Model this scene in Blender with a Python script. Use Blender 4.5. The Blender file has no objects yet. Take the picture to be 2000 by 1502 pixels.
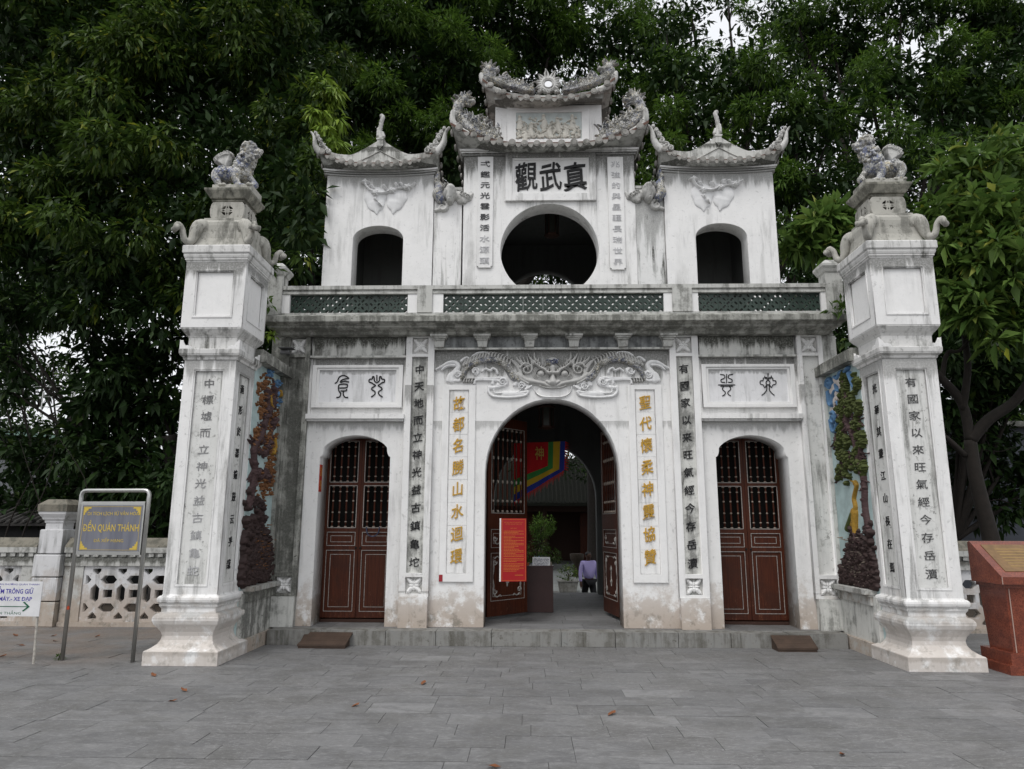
import bpy, bmesh, math, random
import numpy as np
from mathutils import Vector, Matrix

S = bpy.context.scene
COL = S.collection
R = math.radians
random.seed(7)

# ------------------------------------------------------------------ camera
FPX = 1387.0
CAMP = np.array([-0.349, -11.011, 1.7])
_y, _p, _r = .02516, .19517, .00304
_f = np.array([-math.sin(_y)*math.cos(_p), math.cos(_y)*math.cos(_p), math.sin(_p)])
_x = np.array([math.cos(_y), math.sin(_y), 0.0])
_u = np.cross(_x, _f)
_rx = math.cos(_r)*_x + math.sin(_r)*_u
_ru = -math.sin(_r)*_x + math.cos(_r)*_u


def at(px, py, y):
    """point of the plane at depth y seen at that spot of the photograph -> (x, z)"""
    d = _f + _rx*(px-1000)/FPX - _ru*(py-751)/FPX
    P = CAMP + (y-CAMP[1])/d[1]*d
    return float(P[0]), float(P[2])


def atx(px, py, x):
    d = _f + _rx*(px-1000)/FPX - _ru*(py-751)/FPX
    P = CAMP + (x-CAMP[0])/d[0]*d
    return float(P[1]), float(P[2])


def pj(P):
    d = np.array(P)-CAMP
    q = d @ _f
    return 1000+FPX*(d @ _rx)/q, 751-FPX*(d @ _ru)/q, q


cam_d = bpy.data.cameras.new('camera')
cam = bpy.data.objects.new('camera', cam_d)
COL.objects.link(cam)
M = Matrix.Identity(4)
for i in range(3):
    M[i][0] = _rx[i]; M[i][1] = _ru[i]; M[i][2] = -_f[i]; M[i][3] = CAMP[i]
cam.matrix_world = M
cam_d.sensor_width = 36
cam_d.lens = 36*FPX/2000
cam_d.clip_start = 0.1
cam_d.clip_end = 600
S.camera = cam

# ------------------------------------------------------------------ sky and sun (overcast)
SUN_EL, SUN_AZ = R(58), R(205)      # azimuth clockwise from +y
world = bpy.data.worlds.new('World')
S.world = world
world.use_nodes = True
nt = world.node_tree
nt.nodes.clear()
o_ = nt.nodes.new('ShaderNodeOutputWorld')
bg = nt.nodes.new('ShaderNodeBackground')
sky = nt.nodes.new('ShaderNodeTexSky')
sky.sky_type = 'NISHITA'
sky.sun_disc = False
sky.sun_elevation = SUN_EL
sky.sun_rotation = SUN_AZ
sky.dust_density = 4
sky.ozone_density = 1
hs = nt.nodes.new('ShaderNodeHueSaturation')
hs.inputs['Saturation'].default_value = 0.22
mx = nt.nodes.new('ShaderNodeMix')
mx.data_type = 'RGBA'
mx.inputs['Factor'].default_value = 0.65           # thin even cloud over the clear sky
mx.inputs['B'].default_value = (9.6, 9.8, 10.2, 1)
nt.links.new(sky.outputs[0], hs.inputs['Color'])
nt.links.new(hs.outputs[0], mx.inputs['A'])
nt.links.new(mx.outputs['Result'], bg.inputs['Color'])
bg.inputs['Strength'].default_value = 0.13
nt.links.new(bg.outputs[0], o_.inputs[0])

sun_d = bpy.data.lights.new('sun', 'SUN')
sun_d.energy = 1.35
sun_d.angle = R(24)
sun_d.color = (1.0, 0.975, 0.94)
sun = bpy.data.objects.new('sun', sun_d)
COL.objects.link(sun)
sd = Vector((math.sin(SUN_AZ)*math.cos(SUN_EL), math.cos(SUN_AZ)*math.cos(SUN_EL), math.sin(SUN_EL)))
sun.rotation_euler = sd.to_track_quat('Z', 'Y').to_euler()
sun.location = (0, -20, 30)

vs = S.view_settings
vs.view_transform = 'Standard'
vs.look = 'None'
vs.exposure = 0.03
vs.gamma = 1.0
vs.use_curve_mapping = False
S.cycles.max_bounces = 7
S.cycles.diffuse_bounces = 4
S.cycles.glossy_bounces = 3
S.cycles.transparent_max_bounces = 6
S.cycles.use_denoising = True

# ------------------------------------------------------------------ materials


class NT:
    def __init__(s, name):
        s.m = bpy.data.materials.new(name)
        s.m.use_nodes = True
        s.t = s.m.node_tree
        s.t.nodes.clear()
        s.out = s.n('ShaderNodeOutputMaterial')
        s.b = s.n('ShaderNodeBsdfPrincipled')
        s.l(s.b.outputs[0], s.out.inputs[0])

    def n(s, t, **k):
        q = s.t.nodes.new(t)
        for a, v in k.items():
            setattr(q, a, v)
        return q

    def l(s, a, b):
        s.t.links.new(a, b)

    def put(s, sock, v):
        if isinstance(v, (int, float)):
            sock.default_value = v
        elif isinstance(v, (tuple, list)):
            sock.default_value = (*v, 1) if len(v) == 3 and sock.type == 'RGBA' else v
        else:
            s.l(v, sock)

    def math(s, op, a, b=0.0, c=0.0, clamp=False):
        q = s.n('ShaderNodeMath', operation=op, use_clamp=clamp)
        for i, v in enumerate((a, b, c)):
            s.put(q.inputs[i], v)
        return q.outputs[0]

    def mul(s, a, b): return s.math('MULTIPLY', a, b)
    def add(s, a, b): return s.math('ADD', a, b)
    def mxx(s, a, b): return s.math('MAXIMUM', a, b)

    def rng(s, v, a, b, c=0.0, d=1.0):
        q = s.n('ShaderNodeMapRange', interpolation_type='SMOOTHSTEP')
        s.put(q.inputs['Value'], v)
        q.inputs['From Min'].default_value = a
        q.inputs['From Max'].default_value = b
        q.inputs['To Min'].default_value = c
        q.inputs['To Max'].default_value = d
        return q.outputs[0]

    def mix(s, f, a, b):
        q = s.n('ShaderNodeMix', data_type='RGBA')
        s.put(q.inputs['Factor'], f)
        s.put(q.inputs['A'], a)
        s.put(q.inputs['B'], b)
        return q.outputs['Result']

    def pos(s, scale=(1, 1, 1), off=(0, 0, 0), obj=False):
        if obj:
            g = s.n('ShaderNodeTexCoord').outputs['Object']
        else:
            g = s.n('ShaderNodeNewGeometry').outputs['Position']
        q = s.n('ShaderNodeMapping')
        q.inputs['Scale'].default_value = scale
        q.inputs['Location'].default_value = off
        s.l(g, q.inputs['Vector'])
        return q.outputs[0]

    def noise(s, vec, sc, det=4, rough=.6, dist=0.0):
        q = s.n('ShaderNodeTexNoise')
        s.l(vec, q.inputs['Vector'])
        q.inputs['Scale'].default_value = sc
        q.inputs['Detail'].default_value = det
        q.inputs['Roughness'].default_value = rough
        q.inputs['Distortion'].default_value = dist
        return q.outputs['Fac']

    def z(s):
        g = s.n('ShaderNodeNewGeometry')
        q = s.n('ShaderNodeSeparateXYZ')
        s.l(g.outputs['Position'], q.inputs[0])
        return q.outputs['Z']

    def xyz(s):
        g = s.n('ShaderNodeNewGeometry')
        q = s.n('ShaderNodeSeparateXYZ')
        s.l(g.outputs['Position'], q.inputs[0])
        return q.outputs

    def island(s):
        return s.n('ShaderNodeNewGeometry').outputs['Random Per Island']

    def orand(s):
        return s.n('ShaderNodeObjectInfo').outputs['Random']

    def bump(s, h, strength=.3, dist=.01, bevel=0.0):
        q = s.n('ShaderNodeBump')
        q.inputs['Strength'].default_value = strength
        q.inputs['Distance'].default_value = dist
        s.put(q.inputs['Height'], h)
        if bevel:
            v = s.n('ShaderNodeBevel', samples=4)
            v.inputs['Radius'].default_value = bevel
            s.l(v.outputs[0], q.inputs['Normal'])
        s.l(q.outputs[0], s.b.inputs['Normal'])

    def fin(s, col, rough=.8, metal=0.0, spec=.35):
        s.put(s.b.inputs['Base Color'], col)
        s.put(s.b.inputs['Roughness'], rough)
        s.b.inputs['Metallic'].default_value = metal
        s.b.inputs['Specular IOR Level'].default_value = spec
        return s.m


def plaster(name, base=(.73, .73, .725), mottle=.5, streak=.35, mold=0.0, low=0.0, ledges=(), seed=0, bev=.003,
            dark=(.055, .056, .046), spots=.25):
    """lime-washed plaster: run-off streaks, mould below ledges, rising damp and scuffs near the ground"""
    m = NT(name)
    P = m.pos(off=(seed*3.1, seed*1.7, seed*.9))
    big = m.noise(P, .9, 3, .55)
    mid = m.noise(P, 4.2, 6, .68)
    fine = m.noise(P, 42, 4, .7)
    PS = m.pos(scale=(7.5, 7.5, .75), off=(seed, seed*2.3, 0))
    st = m.noise(PS, 1.0, 6, .66, .3)
    z = m.z()
    tone = m.rng(mid, .34, .68)
    col = m.mix(m.mul(tone, mottle*.30), base, (base[0]*.74, base[1]*.745, base[2]*.735))
    patch = m.rng(m.noise(P, 1.9, 5, .75, 1.5), .53, .55)
    col = m.mix(m.mul(patch, .07), col, (base[0]*.62, base[1]*.63, base[2]*.64))
    drip = m.mul(m.rng(m.noise(m.pos(scale=(26, 26, 1.1), off=(seed, 0, seed*.7)), 1.0, 3, .5), .60, .70), m.rng(big, .48, .60))
    col = m.mix(m.mul(drip, .38*min(1, streak+.15)), col, (base[0]*.45, base[1]*.45, base[2]*.42))
    # long streaks
    sk = m.mul(m.mul(m.rng(st, .47, .64), m.rng(big, .40, .58)), streak)
    # blotchy mould
    if mold > 0:
        md = m.rng(m.add(m.mul(mid, .55), m.mul(st, .55)), .66-.30*mold, .75-.22*mold)
        sk = m.mxx(sk, m.mul(md, min(1, .35+.6*mold)))
    for (z0, fall, amt) in ledges:
        g = m.mul(m.rng(z, z0-fall, z0, 0, 1), m.rng(z, z0, z0+.015, 1, 0))
        k = m.rng(m.add(m.mul(st, .75), m.mul(g, .34)), .50, .66)
        sk = m.mxx(sk, m.mul(m.mul(k, m.rng(g, 0, .35)), amt))
    if spots:
        sp = m.mul(m.rng(m.noise(P, 13, 5, .75), .56, .68), spots)
        sk = m.mxx(sk, sp)
    sk = m.mul(sk, m.rng(fine, .25, .6, .65, 1.0))
    col = m.mix(sk, col, dark)
    if low > 0:
        g = m.rng(z, .15, 1.35, 1, 0)
        w = m.mul(m.rng(m.add(mid, m.mul(g, .30)), .60, .78), m.mul(g, low))
        col = m.mix(w, col, (.40, .33, .27))
        w2 = m.mul(m.rng(m.noise(P, 5.5, 6, .7), .52, .66), m.mul(m.rng(z, .1, .75, 1, 0), low*.8))
        col = m.mix(w2, col, (.13, .125, .10))
    m.bump(m.add(m.mul(fine, .5), m.mul(mid, 1.2)), .28, .012, bev)
    return m.fin(col, .86)


def flat(name, col, rough=.7, metal=0.0, var=.25, sc=9, bump=.15, spec=.35):
    m = NT(name)
    n = m.noise(m.pos(), sc, 5, .65)
    c = m.mix(m.mul(m.rng(n, .3, .7), var), col, tuple(v*.45 for v in col))
    m.bump(m.noise(m.pos(), sc*5, 3), bump, .004)
    return m.fin(c, rough, metal, spec)


MT = {}
MT['white'] = plaster('whitewash', (.79, .785, .775), .5, .16, 0, .0, spots=.10)
MT['white_low'] = plaster('whitewash_front', (.78, .775, .765), .6, .30, .03, .9, ledges=((4.47, .9, .8), (3.30, .30, .45)), seed=1)
MT['white_up'] = plaster('whitewash_upper', (.79, .785, .775), .55, .30, .03, 0, ledges=((8.05, .6, .6),), seed=2)
MT['white_mid'] = plaster('whitewash_centre', (.79, .785, .775), .6, .50, .03, 0, ledges=((8.40, .9, .8),), seed=4, spots=.3)
MT['white_link'] = plaster('streaked_whitewash', (.72, .72, .71), .8, 1.0, .30, 0, ledges=((7.72, 2.4, .55),), seed=24, spots=.4)
MT['tablet'] = plaster('tablet_whitewash', (.76, .76, .77), .5, .35, 0, 0, ledges=((4.13, .16, .6),), seed=25, spots=.2)
MT['stained'] = plaster('stained_plaster', (.60, .60, .57), 1, .8, .45, 0, seed=5)
MT['frieze'] = plaster('frieze_plaster', (.62, .62, .59), 1, .8, .42, 0, ledges=((4.67, .40, 1.0),), seed=8, spots=.5)
MT['cornice'] = plaster('cornice_plaster', (.36, .36, .33), 1, .9, .66, 0, seed=6, spots=.8)
MT['rail'] = plaster('rail_plaster', (.50, .50, .475), 1, .9, .45, 0, seed=7, spots=.5)
MT['dado'] = plaster('dado_plaster', (.50, .50, .47), 1, 1, .68, 0, seed=39, spots=.9, dark=(.035, .037, .03))
MT['black_mold'] = plaster('mouldy_plaster', (.36, .36, .33), 1, 1, .72, 0, seed=9, spots=.9, dark=(.04, .042, .034))
MT['pillar'] = plaster('pillar_plaster', (.765, .76, .75), .7, .55, .06, .55, ledges=((3.86, .55, .6), (5.235, .45, .75), (5.46, .12, .7), (.612, .16, .5), (.72, .06, .5), (.16, .12, .4)), seed=11, spots=.3)
MT['moulding'] = plaster('moulding_plaster', (.64, .635, .62), 1, .9, .38, 0, seed=26, spots=.5)
MT['channel2'] = plaster('blackened_channel_plaster', (.60, .60, .57), 1, .9, .55, .2, seed=27, spots=.8, dark=(.04, .04, .036))
MT['channel'] = plaster('inscription_channel_plaster', (.66, .66, .64), 1, .7, .30, .2, seed=12, spots=.7)
MT['cap'] = plaster('capital_plaster', (.42, .41, .37), 1, .8, .42, 0, seed=13, spots=.7, bev=.006)
MT['roofplaster'] = plaster('roof_plaster', (.55, .55, .525), 1, .8, .42, 0, ledges=((8.15, .15, .9), (8.48, .2, .9), (9.66, .15, .8)), seed=14, spots=.5)
MT['ornament'] = plaster('ornament_plaster', (.56, .555, .535), 1, .6, .42, 0, seed=15, spots=.6, bev=0)
MT['relief'] = plaster('relief_plaster', (.50, .495, .48), .8, .3, .12, 0, seed=16, spots=.15, bev=0)
MT['relief2'] = plaster('cloud_relief_plaster', (.76, .76, .76), .5, .2, 0, 0, seed=17, spots=.1, bev=0)
MT['fence'] = plaster('fence_plaster', (.46, .46, .44), 1, .8, .5, .8, ledges=((1.13, .2, .9),), seed=18, spots=.7)
MT['coping'] = plaster('fence_coping', (.20, .185, .15), 1, .8, .5, 0, seed=28, spots=.8)
MT['fencewhite'] = plaster('fence_pier_plaster', (.60, .60, .61), .9, .6, .2, .8, seed=19, spots=.4)
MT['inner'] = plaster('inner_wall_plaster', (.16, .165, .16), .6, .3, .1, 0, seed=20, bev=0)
MT['kerb'] = plaster('kerb_stone', (.215, .218, .21), 1, .9, .50, .08, seed=21, spots=.8)
MT['blackpaint'] = flat('black_paint', (.010, .010, .011), .6, var=.1)
MT['gold'] = flat('gold_paint', (.52, .30, .035), .5, var=.25)
MT['lacquer'] = flat('brown_lacquer', (.066, .0165, .0075), .58, var=.35, sc=4, bump=.08, spec=.16)
def door_paint():
    m = NT('worn_brown_door_paint')
    gr_ = m.noise(m.pos(scale=(28, 28, 1.2)), 1.6, 5, .7)
    sc_ = m.noise(m.pos(scale=(9, 9, 4)), 3, 6, .8)
    z = m.z()
    c = m.mix(m.rng(gr_, .3, .7), (.078, .021, .009), (.040, .010, .005))
    wearm = m.mul(m.rng(sc_, .56, .66), m.rng(z, .25, 1.0, .8, .12))
    c = m.mix(wearm, c, (.17, .085, .05))
    c = m.mix(m.mul(m.rng(m.noise(m.pos(), 2.2, 4), .5, .65), .5), c, (.035, .014, .009))
    m.bump(m.add(gr_, sc_), .25, .004, .002)
    return m.fin(c, m.math('ADD', m.mul(sc_, .3), .38), 0, .2)


MT['lacquer'] = door_paint()
MT['lacquer_d'] = flat('carved_lacquer', (.12, .032, .013), .42, var=.5, sc=18, spec=.4)
MT['inlay'] = flat('worn_white_inlay', (.42, .40, .37), .6, var=.8, sc=30)
MT['pearl'] = flat('pale_turned_knob', (.36, .30, .25), .4, var=.6, sc=30)
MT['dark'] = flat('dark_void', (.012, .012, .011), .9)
MT['steel'] = flat('brushed_steel', (.52, .52, .50), .30, 1.0, .2, 6, .03)
MT['ironrust'] = flat('chipped_white_pole', (.50, .47, .42), .6, var=.9, sc=25)
MT['green_tile'] = flat('green_glazed_tile', (.034, .055, .044), .35, var=.5, sc=7)
MT['redtile'] = flat('red_roof_tile', (.15, .085, .065), .85, var=.8, sc=10)
MT['tileend'] = plaster('eave_tile_clay', (.31, .30, .28), 1, .5, .40, 0, seed=23, spots=.6, bev=0)
MT['wood'] = flat('worn_brown_board', (.070, .045, .032), .6, var=.6, sc=6)
MT['hallwood'] = flat('old_hall_timber', (.045, .02, .013), .7)


def mosaic(name, blue=.4):
    m = NT(name)
    P = m.pos()
    v = m.n('ShaderNodeTexVoronoi')
    v.inputs['Scale'].default_value = 38
    m.l(P, v.inputs['Vector'])
    ve = m.n('ShaderNodeTexVoronoi', feature='DISTANCE_TO_EDGE')
    ve.inputs['Scale'].default_value = 38
    m.l(P, ve.inputs['Vector'])
    s = m.n('ShaderNodeSeparateColor')
    m.l(v.outputs['Color'], s.inputs[0])
    region = m.rng(m.noise(P, 4.5, 2), .5-.12*blue, .56)
    bl = m.mix(m.rng(s.outputs[0], .45, .5), (.50, .51, .52), (.085, .12, .29))
    w = m.mix(m.rng(m.noise(P, 9, 5, .7), .42, .66), (.62, .61, .58), (.12, .12, .10))
    w = m.mix(m.rng(s.outputs[1], .86, .88), w, (.55, .50, .38))
    c = m.mix(m.mul(region, blue*1.3 if blue < .6 else 1), w, bl)
    c = m.mix(m.rng(ve.outputs['Distance'], .0, .14, .85, 0), c, (.05, .05, .045))
    c = m.mix(m.rng(m.noise(P, 6, 4, .7), .50, .62, 0, .65), c, (.15, .148, .13))
    m.bump(m.add(v.outputs['Distance'], m.noise(P, 30, 4)), .5, .008)
    return m.fin(c, m.mix(region, (.75,)*3, (.35,)*3))


MT['mosaic'] = mosaic('porcelain_mosaic', .55)
MT['mosaic_l'] = mosaic('pale_porcelain_mosaic', .25)


def leaf_mat(name, a, b, hi, rough=.42, trans=.25):
    m = NT(name)
    r = m.island()
    q = m.n('ShaderNodeValToRGB')
    q.color_ramp.elements[0].color = (*a, 1)
    q.color_ramp.elements[1].color = (*b, 1)
    e = q.color_ramp.elements.new(.93); e.color = (*b, 1)
    q.color_ramp.elements[1].position = .80 if False else q.color_ramp.elements[1].position
    q.color_ramp.elements[-1].color = (*hi, 1)
    m.l(r, q.inputs[0])
    big = m.noise(m.pos(), .55, 2)
    col = m.mix(m.rng(big, .35, .65, 0, .45), q.outputs[0], tuple(v*.6 for v in a))
    m.fin(col, rough, 0, .22)
    tr = m.n('ShaderNodeBsdfTranslucent')
    m.l(col, tr.inputs[0])
    ms = m.n('ShaderNodeMixShader')
    ms.inputs[0].default_value = trans
    m.l(m.b.outputs[0], ms.inputs[1]); m.l(tr.outputs[0], ms.inputs[2])
    m.l(ms.outputs[0], m.out.inputs[0])
    return m.m


MT['leaf_dark'] = leaf_mat('dark_leaf', (.028, .058, .010), (.090, .150, .024), (.26, .28, .03), .5, .33)
MT['leaf_mango'] = leaf_mat('mango_leaf', (.044, .094, .014), (.112, .20, .03), (.19, .28, .04), .5, .38)
MT['leaf_broad'] = leaf_mat('broad_leaf', (.080, .155, .034), (.175, .27, .062), (.40, .40, .08), .42, .4)
MT['leaf_yellow'] = leaf_mat('young_yellow_leaf', (.15, .25, .03), (.26, .36, .05), (.34, .42, .07))
MT['leaf_shade'] = leaf_mat('shade_toned_leaf', (.012, .030, .007), (.026, .056, .011), (.05, .08, .014), .6, .15)  # leaf green darkened to put the shade of crown interiors into the colour
MT['bark'] = flat('bark', (.050, .038, .027), .9, var=.7, sc=12, bump=.7)
MT['bark_d'] = flat('dark_bark', (.020, .016, .013), .9, var=.7, sc=12, bump=.7)


def stone_mat(name, island):
    m = NT(name)
    r = m.island() if island else m.orand()
    cb = m.n('ShaderNodeCombineXYZ')
    m.l(m.mul(r, 37.0), cb.inputs[0]); m.l(m.mul(r, 91.0), cb.inputs[1]); m.l(m.mul(r, 13.0), cb.inputs[2])
    va = m.n('ShaderNodeVectorMath', operation='ADD')
    m.l(m.pos(scale=(1, 2.6, 1)), va.inputs[0]); m.l(cb.outputs[0], va.inputs[1])
    n1 = m.noise(va.outputs[0], 3.2, 7, .72, 1.2)
    n2 = m.noise(va.outputs[0], 1.1, 4, .6, 2.0)
    wear = m.noise(m.pos(), .45, 4, .6)
    q = m.n('ShaderNodeValToRGB')
    for i, (p, c) in enumerate(((0, .132), (.5, .152), (.95, .172), (1, .21))):
        e = q.color_ramp.elements[i] if i < 2 else q.color_ramp.elements.new(p)
        e.position = p
        e.color = (c*1.0, c, c*1.005, 1)
    m.l(r, q.inputs[0])
    c = m.mix(m.rng(n1, .50, .70, 0, .55), q.outputs[0], (.27, .27, .268))
    c = m.mix(m.rng(n2, .49, .60, 0, .40), c, (.085, .085, .088))
    v = m.n('ShaderNodeTexNoise'); m.l(va.outputs[0], v.inputs['Vector'])
    v.inputs['Scale'].default_value = 2.2; v.inputs['Detail'].default_value = 3; v.inputs['Distortion'].default_value = 3
    vein = m.mul(m.rng(m.math('ABSOLUTE', m.math('SUBTRACT', v.outputs['Fac'], .5)), 0, .014, .6, 0), m.rng(wear, .45, .55))
    c = m.mix(vein, c, (.36, .36, .36))
    c = m.mix(m.rng(wear, .45, .62, 0, .28), c, (.115, .108, .10))
    x = m.xyz()
    dust = m.mul(m.mul(m.rng(x[0], -4.6, -6.4, 0, 1), m.rng(x[1], -2.6, -1.2, 0, 1)), m.rng(m.noise(m.pos(), 1.3, 5), .3, .62))
    c = m.mix(m.mul(dust, .8), c, (.16, .125, .10))
    big_ = m.noise(m.pos(off=(4, 2, 0)), 1.6, 6, .75)
    c = m.mix(m.rng(big_, .47, .60, 0, .42), c, (.095, .093, .087))
    sp_ = m.noise(m.pos(scale=(1, 3, 1)), 17, 5, .8)
    c = m.mix(m.rng(sp_, .53, .64, 0, .5), c, (.31, .31, .305))
    c = m.mix(m.rng(sp_, .34, .44, .5, 0), c, (.07, .07, .07))
    v2_ = m.n('ShaderNodeTexNoise'); m.l(m.pos(scale=(.5, 3, 1)), v2_.inputs['Vector'])
    v2_.inputs['Scale'].default_value = 3.4; v2_.inputs['Detail'].default_value = 4; v2_.inputs['Distortion'].default_value = 1.5
    scr = m.rng(m.math('ABSOLUTE', m.math('SUBTRACT', v2_.outputs['Fac'], .47)), 0, .006, .4, 0)
    c = m.mix(m.mul(scr, m.rng(wear, .45, .55)), c, (.33, .33, .32))
    m.bump(m.add(n1, m.noise(m.pos(), 60, 3)), .35, .008, .004)
    return m.fin(c, m.math('ADD', m.mul(n1, .25), .50), 0, .4)


MT['stone'] = stone_mat('grey_paving_slate', False)
MT['stone_i'] = stone_mat('grey_paving_slate_far', True)
MT['joint'] = flat('joint_dirt', (.075, .072, .067), .95, sc=20)
MT['soil'] = flat('soil', (.06, .045, .032), .95, var=.6, sc=3, bump=.6)
MT['court'] = flat('courtyard_paving', (.24, .25, .24), .7, var=.5, sc=1.5)

# ------------------------------------------------------------------ mesh tools
W = {}


def wm(o):
    return W.get(o.name, Matrix.Identity(4))


def _link(o, parent, mat_world=None):
    mat_world = mat_world or Matrix.Identity(4)
    COL.objects.link(o)
    W[o.name] = mat_world
    o.matrix_basis = mat_world
    if parent is not None:
        o.parent = parent
        o.matrix_parent_inverse = wm(parent).inverted()
    return o


def tag(o, label=None, cat=None, group=None, kind=None):
    if label: o['label'] = label
    if cat: o['category'] = cat
    if group: o['group'] = group
    if kind: o['kind'] = kind
    return o


def thing(name, label, cat, loc=(0, 0, 0), group=None, kind=None):
    o = bpy.data.objects.new(name, None)
    o.empty_display_size = .2
    _link(o, None, Matrix.Translation(loc))
    return tag(o, label, cat, group, kind)


def inst(mesh, name, parent, loc=(0, 0, 0), rot=(0, 0, 0), scale=(1, 1, 1), base=None):
    o = bpy.data.objects.new(name, mesh)
    from mathutils import Euler
    mw = Matrix.Translation(loc) @ Euler(rot).to_matrix().to_4x4() @ Matrix.Diagonal((*scale, 1))
    if base is not None:
        mw = base @ mw
    return _link(o, parent, mw)


class MB:
    def __init__(s):
        s.v = []; s.f = []; s.mi = []; s.cur = 0; s.T = None

    def vert(s, p):
        if s.T is not None:
            p = tuple(s.T @ Vector(p))
        s.v.append(tuple(p))
        return len(s.v)-1

    def face(s, ids):
        s.f.append(tuple(ids)); s.mi.append(s.cur)

    def box(s, x0, x1, y0, y1, z0, z1, taper=0):
        if x0 > x1: x0, x1 = x1, x0
        if y0 > y1: y0, y1 = y1, y0
        t = taper
        i = [s.vert(p) for p in ((x0, y0, z0), (x1, y0, z0), (x1, y1, z0), (x0, y1, z0),
                                 (x0+t, y0+t, z1), (x1-t, y0+t, z1), (x1-t, y1-t, z1), (x0+t, y1-t, z1))]
        for q in ((0, 3, 2, 1), (4, 5, 6, 7), (0, 1, 5, 4), (1, 2, 6, 5), (2, 3, 7, 6), (3, 0, 4, 7)):
            s.face([i[k] for k in q])
        return s

    def rings(s, rings, cap=True, closed=True):
        idx = [[s.vert(p) for p in r] for r in rings]
        n = len(idx[0])
        for a, b in zip(idx, idx[1:]):
            for k in range(n if closed else n-1):
                s.face((a[k], a[(k+1) % n], b[(k+1) % n], b[k]))
        if cap:
            s.face(idx[0][::-1]); s.face(idx[-1])
        return s

    def sq(s, cx, cy, prof, ry=None):
        """square column turned from a profile of (half width, z)"""
        R_ = []
        for h, z in prof:
            k = h if ry is None else h+ry
            R_.append([(cx-h, cy-k, z), (cx+h, cy-k, z), (cx+h, cy+k, z), (cx-h, cy+k, z)])
        return s.rings(R_)

    def lathe(s, cx, cy, prof, n=10):
        return s.rings([[(cx+r*math.cos(2*math.pi*k/n), cy+r*math.sin(2*math.pi*k/n), z) for k in range(n)] for r, z in prof])

    def tube(s, pts, rad, n=8):
        pts = [Vector(p) for p in pts]
        if not isinstance(rad, (list, tuple)): rad = [rad]*len(pts)
        R_ = []
        ref = None
        for i, p in enumerate(pts):
            d = (pts[min(i+1, len(pts)-1)]-pts[max(i-1, 0)])
            if d.length < 1e-6: d = Vector((0, 0, 1))
            d.normalize()
            if ref is None:
                ref = Vector((0, 1, 0)) if abs(d.y) < .9 else Vector((1, 0, 0))
            a = d.cross(ref)
            if a.length < 1e-4: a = d.cross(Vector((1, .1, 0)))
            a.normalize()
            b = d.cross(a); b.normalize()
            ref = a.cross(d)*1.0
            r = rad[i]
            R_.append([tuple(p+a*(r*math.cos(2*math.pi*k/n))+b*(r*math.sin(2*math.pi*k/n))) for k in range(n)])
        return s.rings(R_)

    def ball(s, c, r, n=8, m=6):
        if not isinstance(r, (list, tuple)): r = (r, r, r)
        rr = []
        for j in range(m+1):
            t = -math.pi/2+math.pi*(j if 0 < j < m else (j+.15 if j == 0 else j-.15))/m
            rr.append([(c[0]+r[0]*math.cos(t)*math.cos(2*math.pi*k/n), c[1]+r[1]*math.cos(t)*math.sin(2*math.pi*k/n), c[2]+r[2]*math.sin(t)) for k in range(n)])
        return s.rings(rr)

    def mesh(s, name, mats, smooth=False, recalc=True):
        me = bpy.data.meshes.new(name)
        me.from_pydata(s.v, [], s.f)
        for m in (mats if isinstance(mats, (list, tuple)) else [mats]):
            me.materials.append(MT[m] if isinstance(m, str) else m)
        if any(s.mi):
            me.polygons.foreach_set('material_index', s.mi)
        if recalc:
            b = bmesh.new(); b.from_mesh(me)
            bmesh.ops.recalc_face_normals(b, faces=b.faces)
            b.to_mesh(me); b.free()
        if smooth:
            me.polygons.foreach_set('use_smooth', [True]*len(me.polygons))
        me.update()
        return me

    def build(s, name, mats, parent=None, smooth=False, base=None, **k):
        o = bpy.data.objects.new(name, s.mesh(name, mats, smooth))
        _link(o, parent, base)
        return tag(o, **k) if k else o


def obj(name, me, parent=None, base=None, **k):
    o = bpy.data.objects.new(name, me)
    _link(o, parent, base)
    return tag(o, **k) if k else o


def bez(pts, n=8):
    """smooth path through points (Catmull-Rom)"""
    P = [Vector(p) for p in pts]
    if len(P) < 3: return [tuple(p) for p in P]
    out = []
    for i in range(len(P)-1):
        a, b, c, d = P[max(i-1, 0)], P[i], P[i+1], P[min(i+2, len(P)-1)]
        for k in range(n):
            t = k/n
            out.append(tuple(.5*((2*b)+(c-a)*t+(2*a-5*b+4*c-d)*t*t+(3*b-a-3*c+d)*t**3)))
    out.append(tuple(P[-1]))
    return out


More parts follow.
